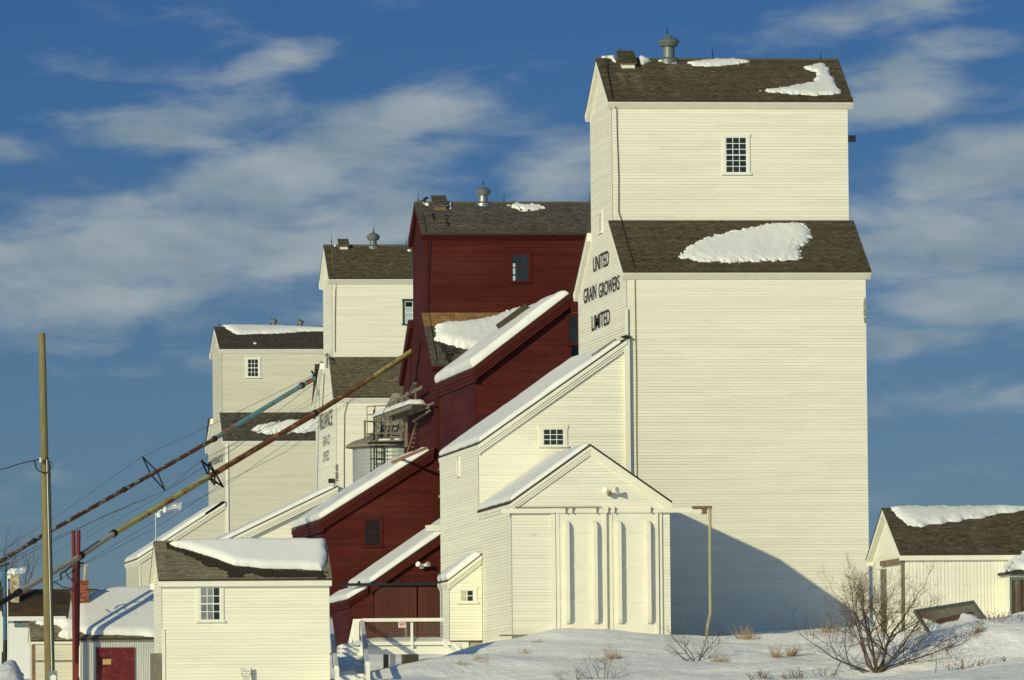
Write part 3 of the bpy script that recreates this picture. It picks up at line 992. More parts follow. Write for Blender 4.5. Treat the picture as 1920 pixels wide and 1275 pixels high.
# louvred slot on the end wall
def slot(root, X, p0, p1, n, frame, dark):
    a, b = onX(p0[0], (p0[1] + p1[1]) / 2, X), onX(p1[0], (p0[1] + p1[1]) / 2, X)
    zt, zb = onX((p0[0] + p1[0]) / 2, p0[1], X)[2], onX((p0[0] + p1[0]) / 2, p1[1], X)[2]
    y1, y0 = a[1], b[1]
    m = MB()
    m.box(X - .06, X, y0 - .08, y0, zb - .1, zt + .1)
    m.box(X - .06, X, y1, y1 + .08, zb - .1, zt + .1)
    m.box(X - .07, X, y0 - .1, y1 + .1, zt + .002, zt + .12)
    m.box(X - .10, X, y0 - .1, y1 + .1, zb - .10, zb - .002)
    s = m.build('vent_slot', frame, root)
    m = MB()
    m.box(X - .045, X, y0, y1, zb, zt)
    m.build('backing', dark, s)
    m = MB()
    for k in range(n):
        y = y0 + (y1 - y0) * (k + .5) / n
        m.box(X - .058, X - .047, y - (y1 - y0) / n * .27, y + (y1 - y0) / n * .27, zb + .01, zt - .01)
    m.build('slats', frame, s)
DARKGAP = mat('dark_gap', (0.10, 0.09, 0.07), rough=.9)
slot(R1, E1.X0, (1124, 402), (1130.5, 434), 3, TRIM, DARKGAP)
letters(R1, E1.X0, 'UNITED', 1113.5, 1143, (1143, 497.5), (1143, 468.5), BLACKP, .008)
_sl = lambda px, y: y + .40 * (1163 - px)
letters(R1, E1.X0, 'GRAIN', 1096, 1119.5, (1119.5, _sl(1119.5, 542.5)), (1119.5, _sl(1119.5, 514.5)), BLACKP, .008)
letters(R1, E1.X0, 'GROWERS', 1124, 1163, (1163, 542.5), (1163, 514.5), BLACKP, .008)
letters(R1, E1.X0, 'LIMITED', 1111, 1145, (1145, 607), (1145, 578.5), BLACKP, .008)
# flaking metal corner strip on the right-hand corner
m = MB()
for k in range(8):
    z = onY(1624, 560 + k * 6.0, E1.Y0)[2]
    m.box(E1.X1 - .07 - rnd.random() * .05, E1.X1 + .02, E1.Y0 - .055, E1.Y0 + .05, z - .05 - rnd.random() * .06, z + .03, rnd.uniform(-.5, .5))
m.build('corner_strip', mat('bare_corner_metal', (.25, .27, .27), rough=.5, var=.5, nscale=9), R1)

# ---- side annex under a single slope, its boards flush with the elevator front
def annex(root, X0e, Y0, front_corner, back_px, top, eave_front, right_X, paint, trim, gz, rake=0.42, ovf=0.22, ove=0.3, h=0.125, seed=31, roofm=None, th=.07, flush=0.0):
    """lean-to whose roof falls away from the elevator along -X; returns roof plane"""
    A = Elev()
    Yf = Y0 - flush
    A.Yf = Yf
    A.X0 = onY(*front_corner, Yf)[0]
    A.X1 = right_X
    A.Yb = onX(*back_px, A.X0)[1]
    T = onY(*top, Yf - ovf)
    Ev = onY(*eave_front, Yf - ovf)
    A.top, A.ev = T, Ev
    s = (T[2] - Ev[2]) / (T[0] - Ev[0])
    A.s = s
    zr = lambda x: Ev[2] + s * (x - Ev[0])
    A.zr = zr
    xe = Ev[0]
    # front wall under the rake
    zc = zr(A.X0) - .06
    zt = zr(A.X1) - .06
    m = MB(); claps(m, [(gz, A.X0, A.X1), (zc, A.X0, A.X1), (zt, A.X1 - .001, A.X1)], fnY(Yf), h, seed=seed)
    m.build('clapboards', paint, root, kind='stuff')
    m = MB(); claps(m, [(gz, A.Yb, Yf), (zc, A.Yb, Yf)], fnX(A.X0), h, seed=seed + 1)
    m.build('clapboards', paint, root, kind='stuff')
    m = MB()
    m.poly([(A.X0, A.Yb, gz), (A.X1, A.Yb, gz), (A.X1, A.Yb, zt), (A.X0, A.Yb, zc)])
    m.build('wall', paint, root)
    m = MB()
    m.poly([(A.X1, Yf, gz), (A.X1, A.Yb, gz), (A.X1, A.Yb, zt), (A.X1, Yf, zt)])
    m.build('wall', paint, root)
    xt = T[0]
    m = MB()
    m.prism([(xe, Yf - ovf, Ev[2]), (xt, Yf - ovf, T[2]), (xt, Yf - ovf, T[2] - th), (xe, Yf - ovf, Ev[2] - th)], (0, A.Yb + ovf - Yf + ovf, 0))
    m.build('roof', roofm or ROOFD, root)
    # rake boards in two steps, eave board along the low side
    ins = .012
    for dz0, dz1, pr in ((th + .004, th + rake * .45, ins), (th + rake * .45 + .004, th + rake * .72, ins + .045), (th + rake * .72 + .004, th + rake, ins + .085)):
        m = MB()
        m.prism([(xe + .02, Yf - ovf + pr, zr(xe + .02) - dz0), (xt - .0, Yf - ovf + pr, zr(xt) - dz0), (xt, Yf - ovf + pr, zr(xt) - dz1), (xe + .02, Yf - ovf + pr, zr(xe + .02) - dz1)], (0, ovf - pr - .0, 0))
        m.build('rake_board', trim, root)
    for dz0, dz1, pr in ((th + .004, th + rake * .45, ins), (th + rake * .45 + .004, th + rake * .72, ins + .045), (th + rake * .72 + .004, th + rake, ins + .085)):
        m = MB()
        m.box(xe + pr, A.X0, Yf - ovf + .1, A.Yb + ovf, Ev[2] - dz1, Ev[2] - dz0)
        m.build('eave_board', trim, root)
    A.O = np.array([xe, Yf - ovf, Ev[2]])
    A.u = np.array([0.0, 1, 0])                       # along the eave, away from the camera
    A.v = np.array([xt - xe, 0, T[2] - Ev[2]])        # up the slope
    A.W = A.Yb + ovf - Yf + ovf
    A.L = float(np.linalg.norm(A.v))
    return A

def on_slope(A, pts):
    un, vn = A.u / np.linalg.norm(A.u), A.v / np.linalg.norm(A.v)
    n = np.cross(un, vn)
    out = []
    for p in pts:
        P = hit(p[0], p[1], A.O, n) - A.O
        out.append((float(P @ un), float(P @ vn)))
    return out

A1 = annex(R1, E1.X0, E1.Y0, (898, 900), (825.5, 900), (1176, 633), (896.5, 830), E1.X0 + .05, BRIGHT, TRIM, G0 - 2.2, flush=.03)
window(R1, 'Y', A1.Yf, (1018, 804, 1057, 836), 3, 3, case=0.15, frame=TRIM, sash=WTRIM, mid=False)
slot(R1, A1.X0, (858.5, 862), (863, 890), 1, TRIM, TRIM)
# corner post between annex and elevator, running on above the roof
m = MB()
c0, c1 = onY(1170.5, 700, A1.Yf), onY(1180, 700, A1.Yf)
m.box(c0[0], c1[0], A1.Yf - .17, A1.Yf + .02, G0, onY(1175, 637, A1.Yf)[2])
m.box(c0[0] + .04, c1[0] - .05, A1.Yf - .10, A1.Yf + .02, onY(1175, 637, A1.Yf)[2], onY(1175, 579, A1.Yf)[2])
m.build('corner_board', TRIM, R1)
m = MB()
c = onY(1174, 632, A1.Yf - .25)
m.prism([c + np.array([-.22, 0, .03]), c + np.array([.02, 0, .10]), c + np.array([.28, 0, .0]), c + np.array([.02, 0, -.05])], (0, .4, 0))
m.build('flashing', DARKM, R1)

# ---- gabled drive shed in front, with the two sliding doors
S1 = Elev()
_c = onX(960, 1060, A1.X0)
S1.Yf = _c[1]
S1.X0 = A1.X0
S1.ovf = 0.16
S1.Ap = onY(1107, 832, S1.Yf - S1.ovf)
S1.L = onY(957, 934, S1.Yf - S1.ovf)
S1.R = onY(1262, 946, S1.Yf - S1.ovf)
S1.X1 = onY(1256.5, 1060, S1.Yf)[0]
zl = (S1.L[2] + S1.R[2]) / 2
S1.L[2] = S1.R[2] = zl
xm = S1.Ap[0]
hw = ((xm - S1.L[0]) + (S1.R[0] - xm)) / 2
S1.L[0], S1.R[0] = xm - hw, xm + hw
sg = (S1.Ap[2] - zl) / hw
gz = G0 - 2.2
zwl = zl + sg * (S1.X0 - S1.L[0]) - .05
zwr = zl + sg * (S1.R[0] - S1.X1) - .05
m = MB()
zlo, zhi = min(zwl, zwr), max(zwl, zwr)
XL = lambda z: max(S1.X0, xm - (S1.Ap[2] - .05 - z) / sg)
XR = lambda z: min(S1.X1, xm + (S1.Ap[2] - .05 - z) / sg)
claps(m, [(gz, S1.X0, S1.X1), (zlo, XL(zlo), XR(zlo)), (zhi + .001, XL(zhi), XR(zhi)), (S1.Ap[2] - .06, xm, xm)], fnY(S1.Yf), .125, seed=41)
m.build('clapboards', CREAM, R1, kind='stuff')
m = MB(); claps(m, [(gz, A1.Yf, S1.Yf), (zwl, A1.Yf, S1.Yf)], fnX(S1.X0), .125, seed=43)
m.build('clapboards', BRIGHT, R1, kind='stuff')
m = MB()
m.poly([(S1.X1, S1.Yf, gz), (S1.X1, E1.Y0, gz), (S1.X1, E1.Y0, zwr), (S1.X1, S1.Yf, zwr)])
m.build('wall', CREAM, R1)
for side in (-1, 1):
    P0 = (S1.L if side < 0 else S1.R).copy()
    m = MB()
    yb = E1.Y0 - .05
    m.prism([(P0[0], S1.Yf - S1.ovf, P0[2]), (xm, S1.Yf - S1.ovf, S1.Ap[2]), (xm, S1.Yf - S1.ovf, S1.Ap[2] - .09), (P0[0], S1.Yf - S1.ovf, P0[2] - .09)], (0, yb - S1.Yf + S1.ovf, 0))
    m.build('roof', ROOFD, R1)
    for dz0, dz1, pr in ((.094, .24, .012), (.244, .36, .045), (.364, .46, .075)):
        m = MB()
        za = lambda x: S1.Ap[2] - sg * abs(x - xm)
        xo = P0[0] - side * .02
        m.prism([(xo, S1.Yf - S1.ovf + pr, za(xo) - dz0), (xm, S1.Yf - S1.ovf + pr, S1.Ap[2] - dz0), (xm, S1.Yf - S1.ovf + pr, S1.Ap[2] - dz1), (xo, S1.Yf - S1.ovf + pr, za(xo) - dz1)], (0, S1.ovf - pr, 0))
        m.build('rake_board', TRIM, R1)
    xi = S1.X0 if side < 0 else S1.X1
    for dz0, dz1, pr in ((.094, .24, .012), (.244, .36, .035)):
        a, b = sorted((P0[0] - side * pr, xi))
        m = MB()
        m.box(a, b, S1.Yf - S1.ovf + .09, yb, P0[2] - dz1, P0[2] - dz0)
        m.build('eave_board', TRIM, R1)
# door track with its hangers, reaching past the corner to a post
yt = S1.Yf - .14
ta, tb = onY(940, 956.5, yt), onY(1334, 953, yt)
m = MB()
m.box(ta[0], tb[0] - .6, yt, S1.Yf, ta[2] - .10, ta[2] + .06)
m.box(ta[0] + .02, tb[0] - .3, yt - .05, yt, ta[2] - .13, ta[2] - .02)
m.build('door_track', TRIM, R1)
m = MB()
m.box(onY(966, 950, yt)[0], onY(1128, 950, yt)[0], yt - .02, yt + .03, ta[2] + .09, ta[2] + .125)
for px in (1060, 1073, 1118, 1140, 1152, 1220):
    q = onY(px, 955, yt)[0]
    m.box(q, q + .05, yt - .09, yt - .052, ta[2] - .17, ta[2] + .10)
m.build('track_hood', GREYWOOD, R1)
m = MB()
ra, rb = onY(1298, 950, yt), onY(1335, 950, yt)
m.box(ra[0], rb[0], yt - .05, yt + .15, ra[2] - .09, ra[2] + .03)
m.box(rb[0] - .42, rb[0] - .22, yt - .07, yt + .1, ra[2] - .30, ra[2] - .095)
m.build('track_bracket', mat('rusted_bracket', (.20, .13, .08), rough=.9, var=.5, nscale=9), R1)
m = MB()
pz = onY(1331, 955, yt)
m.tube([onY(1328, 1168, yt), onY(1332, 1150, yt), pz + np.array([0, 0, .05])], .065, 8)
m.tube([onY(1328, 1168, yt), onY(1322, 1195, yt) + np.array([0, -.1, -.2])], .065, 8)
m.build('track_post', mat('stained_post', (.36, .32, .20), rough=.7, var=.2, nscale=2), R1)
# door frame and leaves
yd = S1.Yf - .04
def vstrip(mb, px, w, y0, y1, Y, out, depth):
    a = onY(px, (y0 + y1) / 2, Y)
    b = onY(px + w, (y0 + y1) / 2, Y)
    mb.box(a[0], b[0], Y - out - depth, Y - out, onY(px, y1, Y)[2], onY(px, y0, Y)[2])
for px_, w_, y1_ in ((1033, 8.5, 1200), (1237, 4.5, 1205)):
    m = MB(); vstrip(m, px_, w_, 957, y1_, S1.Yf, .036, .05); m.build('door_frame', TRIM, R1)
def leaf(pl, pr, batt):
    Yl = S1.Yf - .05
    a, b = onY(pl, 1060, Yl), onY(pr, 1060, Yl)
    zt, zb = ta[2] - .10, onY(pl, 1200, Yl)[2]
    m = MB()
    m.box(a[0], b[0], Yl - .06, Yl - .0, zb, zt)
    lf = m.build('sliding_door', CREAM if False else TRIM, R1)
    for x0, x1 in ((a[0] - .0, a[0] + .13), (b[0] - .13, b[0])):
        m = MB(); m.box(x0, x1, Yl - .09, Yl - .062, zb, zt - .02); m.build('stile', TRIM, lf)
    for yy in (997.5, 1063, 1128.5):
        z = onY(pl, yy, Yl)[2]
        m = MB()
        m.box(a[0] + .132, b[0] - .132, Yl - .085, Yl - .062, z - .05, z + .05)
        m.build('rail', TRIM, lf)
    for px in batt:
        c = onY(px, 1070, Yl)
        z1, z0 = onY(px, 977, Yl)[2], onY(px, 1169, Yl)[2]
        m = MB()
        w, d = .072, .22
        prof = [(z0 - .02, 0), (z0 + .02, -.12), (z0 + .16, -d), (z1 - .22, -d), (z1 - .05, -.13), (z1, 0)]
        m.prism([(c[0] - w, Yl - .088 + p[1], p[0]) for p in prof], (2 * w, 0, 0))
        m.build('brace_post', TRIM, lf)
leaf(1043, 1137.5, (1063, 1115.5))
leaf(1142.5, 1234.5, (1160.5, 1215.5))
# flood lamp on the gable
def flood(root, c, m1, s=1.0, snow=True):
    m = MB()
    m.box(c[0] - .09 * s, c[0] + .09 * s, c[1] - .12, c[1], c[2] - .1 * s, c[2] + .1 * s)
    m.tube([c + np.array([.0, -.1, 0]), c + np.array([.0, -.34, .02])], .03, 6)
    f = m.build('flood_lamp', m1, root)
    m = MB()
    for dx in (-.2, .2):
        a = c + np.array([dx * .4, -.3, .03])
        b = c + np.array([dx * 1.3, -.52, .10])
        m.tube([a, a + (b - a) * .5, b], [.055 * s, .085 * s, .12 * s], 10)
    m.build('lamp_head', SIGNW, f)
flood(R1, onY(1142, 924, S1.Yf), SIGNY, 1.1)
# small lean-to at the corner, with one window
L1 = Elev()
def leanto(root, Yf, fc, bc, right, top, eave, paint, trim, gz, seed, ovf=.2, rake=.34, bottom=None):
    """little shed against the end wall, its roof falling toward -X"""
    A = annex(root, None, Yf, fc, bc, top, eave, onY(*right, Yf)[0], paint, trim, gz, rake=rake, ovf=ovf, seed=seed, th=.05)
    return A
Yl1 = A1.Yf - .9
L1 = leanto(R1, Yl1, (843, 1140), (826, 1140), (904, 1140), (904, 1038), (839, 1088), BRIGHT, TRIM, onY(850, 1201, Yl1)[2], 51)
window(R1, 'Y', L1.Yf, (863, 1106, 888, 1129), 2, 2, case=.13, frame=BRIGHT, sash=WTRIM, mid=False, panemat=lambda c, r: WARMGLASS if c == 0 else GLASS)
# weathered plank and footings under the shed's corner
m = MB()
q0, q1 = onY(937, 1191, S1.Yf - .2), onY(1004, 1190, S1.Yf - .2)
m.box(q0[0], q1[0], S1.Yf - .35, S1.Yf - .12, q0[2] - .04, q0[2] + .02)
m.build('sill_plank', GREYWOOD, R1)
m = MB()
q0, q1 = onY(880, 1204, A1.Yf - .4), onY(906, 1240, A1.Yf - .4)
m.box(q0[0], q1[0], A1.Yf - .7, A1.Yf - .2, q1[2] - 1, q0[2])
m.build('footing', CONC, R1)

# ---- snow on the near roofs
snow_slab('snow_patch', 'big ragged tongue of snow across the lower roof of the tallest elevator', E1.low_O, (1, 0, 0), E1.low_v,
          on_roof(E1.low_O, E1.low_v, [(1272, 485), (1290, 462), (1330, 444), (1380, 434), (1440, 421), (1500, 417), (1512, 425), (1522, 444), (1516, 456), (1498, 466), (1502, 484), (1480, 490), (1430, 491), (1370, 493), (1310, 491)]),
          .16, .8, cell=.05, rag=.12, ragscale=.14, seed=5, lump=.045, group='snow patches on the roofs')
snow_slab('snow_patch', 'curved L of snow at the far end of the highest roof', E1.up_O, (1, 0, 0), E1.up_v,
          on_roof(E1.up_O, E1.up_v, [(1422, 171), (1460, 166), (1500, 160), (1524, 155), (1532, 143), (1526, 136), (1502, 128), (1520, 125), (1540, 120), (1552, 124), (1556, 136), (1566, 150), (1573, 165), (1576, 178), (1530, 180), (1480, 177)]),
          .14, .3, cell=.05, rag=.09, seed=8, lump=.04, group='snow patches on the roofs')
snow_slab('snow_patch', 'thin strip of snow under the highest ridge beside the ventilator', E1.up_O, (1, 0, 0), E1.up_v,
          on_roof(E1.up_O, E1.up_v, [(1290, 119), (1305, 115), (1340, 112), (1385, 112), (1408, 116), (1392, 120), (1350, 125), (1320, 126), (1300, 124)]),
          .15, .3, cell=.05, rag=.07, seed=9, lump=.03, group='snow patches on the roofs')
snow_slab('snow_patch', 'small snow heap between roof hatch and ventilator on the highest roof', E1.up_O, (1, 0, 0), E1.up_v,
          on_roof(E1.up_O, E1.up_v, [(1197, 108), (1205, 107), (1217, 112), (1220, 116), (1210, 121), (1200, 123)]), .15, .25, cell=.045, rag=.06, seed=10, group='snow patches on the roofs')
snow_slab('snow_patch', 'snow wedge left of the hatch at the gable end of the highest roof', E1.up_O, (1, 0, 0), E1.up_v,
          on_roof(E1.up_O, E1.up_v, [(1124, 108), (1140, 107), (1153, 106), (1156, 119), (1151, 117), (1143, 111), (1132, 110)]), .13, .2, cell=.045, rag=.04, seed=12, group='snow patches on the roofs')
snow_slab('snow_patch', 'crumbs of snow at the foot of the tallest elevator ventilator', E1.up_O, (1, 0, 0), E1.up_v,
          on_roof(E1.up_O, E1.up_v, [(1233, 114), (1245, 114), (1256, 117), (1275, 116), (1272, 121), (1256, 120), (1242, 118)]), .1, .2, cell=.045, rag=.1, seed=13, group='snow patches on the roofs')

def slope_snow(A, name_label, T, w, u0, u1, v0, v1, seed, rag=.05, lump=.02, cell=.12, skew=None):
    return snow_sheet('snow_patch', name_label, A.O, A.u, A.v, (u0, u1, v0, v1), T, w, seed=seed, edge=.06, lump=lump, group='snow patches on the roofs')
slope_snow(A1, 'long smooth snow sheet down the sloping annex roof of the tallest elevator', .20, .25, .06, A1.W - .1, .05, A1.L - .25, 21, rag=.04, lump=.05)
S1.O = np.array([S1.L[0], S1.Yf - S1.ovf, S1.L[2]]); S1.u = np.array([0., 1, 0]); S1.v = S1.Ap - S1.L; S1.v[1] = 0
S1.Ln = float(np.linalg.norm(S1.v))
slope_snow(S1, 'smooth snow on the gabled drive shed roof above the sliding doors', .17, .3, .05, A1.Yf - S1.O[1] - .05, .06, S1.Ln - .05, 22, lump=.02)
slope_snow(L1, 'snow cushion on the little lean-to roof beside the drive shed', .24, .2, .03, L1.W - .05, .03, L1.L - .05, 23, lump=.02, cell=.07)

def roof_ladder(label, A, pa, pb, group=None, hgt=.32, width=.45, mm=None, rungs=9, deep=.14):
    """wooden ladder lying on a roof slope between two sight points"""
    vn = A.v / np.linalg.norm(A.v)
    un = A.u
    n = np.cross(un, vn)
    n = n if n[2] > 0 else -n
    B = Elev(); B.u, B.v, B.O = A.u, A.v, A.O + n * hgt
    (ua, va), (ub, vb) = on_slope(B, [pa, pb])
    m = MB()
    P = lambda du, v, hh: A.O + un * (ua + (ub - ua) * (v - va) / (vb - va) + du) + vn * v + n * hh
    for du in (0, width):
        m.bar(P(du, va, hgt), P(du, vb, hgt), .06, deep, up=n)
    o = m.build('roof_ladder', mm or BROWNWOOD, label=label)
    o['category'] = 'ladder'
    if group:
        o['group'] = group
    ORIGIN[o.name] = tuple(o.location)
    for k in range(rungs):
        v = va + (vb - va) * (k + .5) / rungs
        m = MB()
        m.bar(P(-.02, v, hgt + .04), P(width + .02, v, hgt + .04), .05, .04, up=n)
        m.build('rung', mm or BROWNWOOD, o)
    return o
roof_ladder('wooden ladder half buried in snow on the cream annex roof', A1, (1113, 667), (1156, 637), 'ladders lying on the annex roofs', hgt=.17, mm=GREYWOOD)
# ---- the oxide red elevator behind it
G2 = onY(700, 1237, at(818, 800, 275)[1])[2]
def low_tone_r(u, d, t):
    return t
E2 = elevator('grain_elevator', 'dark oxide red grain elevator standing just behind the tallest cream one',
              'wooden grain elevators in a row', (818, 800), 275, 13.0, (757, 715), (797.5, 500), (774.5, 500), None,
              (820, 684), (900, 587.5), (900, 437), (900, 379.5), RED, REDTRIM, SHINGG, G2, seed=61, ov=.3, oe=.22, h=.108, course=.12, soff=REDTRIM)
R2 = E2.root
# band of new cedar shingles at the top of its lower roof
Lh = float(np.linalg.norm(E2.low_v)); vn = E2.low_v / Lh
m = MB()
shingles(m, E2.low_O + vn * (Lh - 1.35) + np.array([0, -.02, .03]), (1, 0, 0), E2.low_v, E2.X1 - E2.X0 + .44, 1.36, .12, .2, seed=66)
m.build('new_shingles', NEWSHING, R2, kind='stuff')
window(R2, 'Y', E2.Ycf, (960, 477, 991, 528), 2, 2, case=.14, frame=REDTRIM, sash=REDTRIM, mid=True, panemat=lambda c, r: GLASS)
# pale strips painted over its panes for daylight through that upper window
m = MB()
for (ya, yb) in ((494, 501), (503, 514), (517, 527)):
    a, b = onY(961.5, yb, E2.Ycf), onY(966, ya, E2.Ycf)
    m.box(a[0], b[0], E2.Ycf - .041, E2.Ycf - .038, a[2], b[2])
m.build('painted_glint', SKYGLASS, R2)
rod(R2, 784, 381, 360, E2.Ym); rod(R2, 945, 381, 361, E2.Ym); rod(R2, 1105.5, 381, 358, E2.Ym)
ventilator(R2, 906, E2.Ym, 380, 366, 347, 15.5, 8.6, mats=GALV)
rod(R2, 906.5, 349, 337, E2.Ym)
def open_hatch(E):
    hp = hatch(E, 808, 841, 378, 398, SHINGG, BROWNWOOD)
open_hatch(E2)
cable(R2, [onY(789, 384, E2.Ym) + np.array([0, -.1, .05]), hit(800, 435, E2.up_O, np.cross((1, 0, 0), E2.up_v)) + np.array([0, -.02, .05]), onY(808, 444, E2.Ycf - .06), onY(806, 480, E2.Ycf - .06), onY(803, 540, E2.Ycf - .06), onY(803, 585, E2.Ycf - .06),
           hit(805, 592, E2.low_O, np.cross((1, 0, 0), E2.low_v)) + np.array([0, 0, .07]), hit(820, 680, E2.low_O, np.cross((1, 0, 0), E2.low_v)) + np.array([0, 0, .06])], .018)
# corner trim on the red end wall
def trim_edge(root, E, w, col):
    m = MB()
    zt = E.zle
    m.box(E.X0 - .05, E.X0 + w, E.Y0 - .05, E.Y0 + w * .5, E.ground - 1, zt + E.sl * E.ov - .4)
    m.build('corner_board', col, root)
    m = MB()
    m.box(E.X0 - .05, E.X0 + w, E.Ycf - .05, E.Ycf + w * .5, E.zlt + .1, E.zce + E.su * E.ov - .36)
    m.build('corner_board', col, root)
trim_edge(R2, E2, .14, REDTRIM)
# vertical battens where the spout enters the end wall
m = MB()
for pa, pb in (((791, 640), (780, 722)),):
    a, b = onX(*pa, E2.X0), onX(*pb, E2.X0)
    m.bar(a + np.array([-.05, 0, 0]), b + np.array([-.05, 0, 0]), .10, .06)
m.build('batten', DARKM, R2)

# big front annex: leans against the front wall, roof falling to the left
A2 = Elev()
A2f = onX(892, 760, E2.X0 + .1)
A2 = annex(R2, E2.X0, A2f[1], (892, 760), (824, 760), (1072, 546), (886, 689), onY(1072, 546, A2f[1])[0] - .05, RED, REDTRIM, G2 - 1.5, rake=.62, ovf=.45, ove=.3, h=.112, seed=71)
window(R2, 'Y', A2.Yf, (1066, 592, 1096, 645), 2, 2, case=.13, frame=REDTRIM, sash=REDTRIM)
slope_snow(A2, 'long bank of snow on the steep front annex roof of the red elevator', .36, .3, .05, A2.W - .3, .03, A2.L - .15, 24, rag=.05, lump=.08)
roof_ladder('plank walkway standing out of the snow on the red front annex', A2, (934, 613), (989, 573), 'ladders lying on the annex roofs', hgt=.46, width=.2, mm=ROOFD, rungs=4, deep=.30)
snow_slab('snow_patch', 'wide drift of snow on the lower red roof under the new shingles', E2.low_O, (1, 0, 0), E2.low_v,
          on_roof(E2.low_O, E2.low_v, [(816, 638), (818, 614), (830, 609), (870, 607), (905, 602), (940, 590), (985, 574), (1000, 600), (960, 640), (900, 660), (860, 652), (838, 645)]), .35, .5, cell=.08, rag=.10, seed=25, lump=.05, group='snow patches on the roofs')
# wet dark stain under that drift: shingles soaked by meltwater
m = MB()
poly = on_roof(E2.low_O, E2.low_v, [(818, 639), (842, 645), (870, 655), (862, 664), (852, 662), (846, 682), (840, 682), (831, 664), (823, 648)])
Pn = np.array(poly)
shing_stain = mat('wet_shingles', (0.018, 0.014, 0.010), rough=.55, var=.2, nscale=3, tone=.5)
def stain(E, poly, root, low=True, seed=3, course=.12):
    O, v = (E.low_O, E.low_v) if low else (E.up_O, E.up_v)
    vn = v / np.linalg.norm(v)
    nrm = np.cross((1, 0, 0), vn)
    nrm = nrm if nrm[2] > 0 else -nrm
    P = np.array(poly)
    lo, hi = P.min(0), P.max(0)
    mb = MB()
    rg = random.Random(seed)
    k0 = int(lo[1] / course)
    for k in range(max(0, k0), int(hi[1] / course) + 1):
        x = lo[0]
        while x < hi[0]:
            w = .17 * rg.uniform(.6, 1.4)
            if seg_dist(np.array([[x + w / 2, k * course + course / 2]]), P)[0] > 0:
                a = O + np.array([x, 0, 0]) + vn * (k * course - .01) + nrm * .034
                b = a + np.array([w - .01, 0, 0])
                c, d = b + vn * course - nrm * .018, a + vn * course - nrm * .018
                mb.poly([a, b, c, d], rg.uniform(-1, 1))
            x += w
    if mb.f:
        mb.build('wet_shingles', shing_stain, root, kind='stuff')
stain(E2, poly, R2)
for pl in ([(810, 399), (815, 399), (817, 418), (814, 420)], [(836, 399), (841, 399), (842, 428), (839, 428)]):
    stain(E2, on_roof(E2.up_O, E2.up_v, pl), R2, low=False, seed=5)
snow_slab('snow_patch', 'narrow snow streak high on the red elevator roof', E2.up_O, (1, 0, 0), E2.up_v,
          on_roof(E2.up_O, E2.up_v, [(953, 386), (965, 383), (990, 384), (1012, 387), (1020, 391), (1000, 396), (980, 396), (966, 391)]), .14, .25, cell=.06, rag=.14, seed=26, group='snow patches on the roofs')
snow_slab('snow_patch', 'snow clinging beside the open hatch of the red roof', E2.up_O, (1, 0, 0), E2.up_v,
          on_roof(E2.up_O, E2.up_v, [(840, 383), (846, 382), (848, 393), (843, 396)]), .2, .2, cell=.05, rag=.05, seed=27, group='snow patches on the roofs')
snow_slab('snow_patch', 'flecks of snow by the bird on the red ridge', E2.up_O, (1, 0, 0), E2.up_v,
          on_roof(E2.up_O, E2.up_v, [(792, 382), (806, 381), (804, 386), (797, 386)]), .1, .15, cell=.05, rag=.06, seed=28, group='snow patches on the roofs')

# left annex of the red elevator, flush with its front
A3 = annex(R2, E2.X0, E2.Y0, (606, 1020), (556, 1020), (814, 838), (598, 974), E2.X0, RED, REDTRIM, G2 - 2.0, rake=.55, ovf=.3, h=.112, seed=81, flush=.03)
window(R2, 'Y', A3.Yf, (684, 974, 713, 1024), 3, 4, case=.13, frame=REDTRIM, sash=REDTRIM)
slot(R2, A3.X0, (577, 990), (580, 1000), 1, REDTRIM, DARKM)
slope_snow(A3, 'long snow sheet on the red side annex roof with a ladder in it', .28, .25, .05, A3.W - .2, .03, A3.L - .25, 31, rag=.04, lump=.05)
roof_ladder('brown wooden ladder lying in the snow on the red side annex', A3, (738, 866), (800, 840), 'ladders lying on the annex roofs', hgt=.38, width=.75, mm=mat('orange_brown_wood', (.33, .17, .09), rough=.85, var=.25, nscale=5), rungs=8)
m = MB()
a, b = onX(819.5, 870, E2.X0), onX(819.5, 1010, E2.X0)
m.box(E2.X0 - .12, E2.X0 + .1, E2.Y0 - .10, E2.Y0 + .02, onY(820, 1020, E2.Y0)[2], onY(820, 860, E2.Y0)[2])
m.build('corner_board', REDTRIM, R2)
m = MB()
for yy in (880, 931, 0):
    if yy:
        c = onY(824, yy, E2.Y0 - .2)
        m.box(c[0] - .03, c[0] + .16, E2.Y0 - .3, E2.Y0 - .1, c[2] - .07, c[2] + .07)
m.build('bracket', TANWOOD, R2)

# red drive shed with sliding doors and a small lean-to
S2 = Elev()
S2.X0 = E2.X0 + .1
S2.Yf = E2.Y0 - 7.4 * KD
X700 = onY(700, 1100, S2.Yf)[0]
S2.Yf = E2.Y0 - 7.4 * KD
T2, V2 = onY(826, 1001, S2.Yf - .25), onY(694, 1093, S2.Yf - .25)
S2.X0 = onY(701, 1100, S2.Yf)[0]
s2 = (T2[2] - V2[2]) / (T2[0] - V2[0])
zr2 = lambda x: V2[2] + s2 * (x - V2[0])
xe2, xr2 = V2[0], V2[0] + 6.2
zt2 = zr2(xr2)
m = MB()
claps(m, [(G2 - 2, S2.X0, xr2), (zr2(S2.X0) - .05, S2.X0, xr2), (zt2 - .05, xr2 - .01, xr2)], fnY(S2.Yf), .112, seed=91)
m.build('clapboards', RED, R2, kind='stuff')
m = MB(); claps(m, [(G2 - 2, E2.Y0, S2.Yf), (zr2(S2.X0) - .05, E2.Y0, S2.Yf)], fnX(S2.X0), .112, seed=92)
m.build('clapboards', RED, R2, kind='stuff')
m = MB()
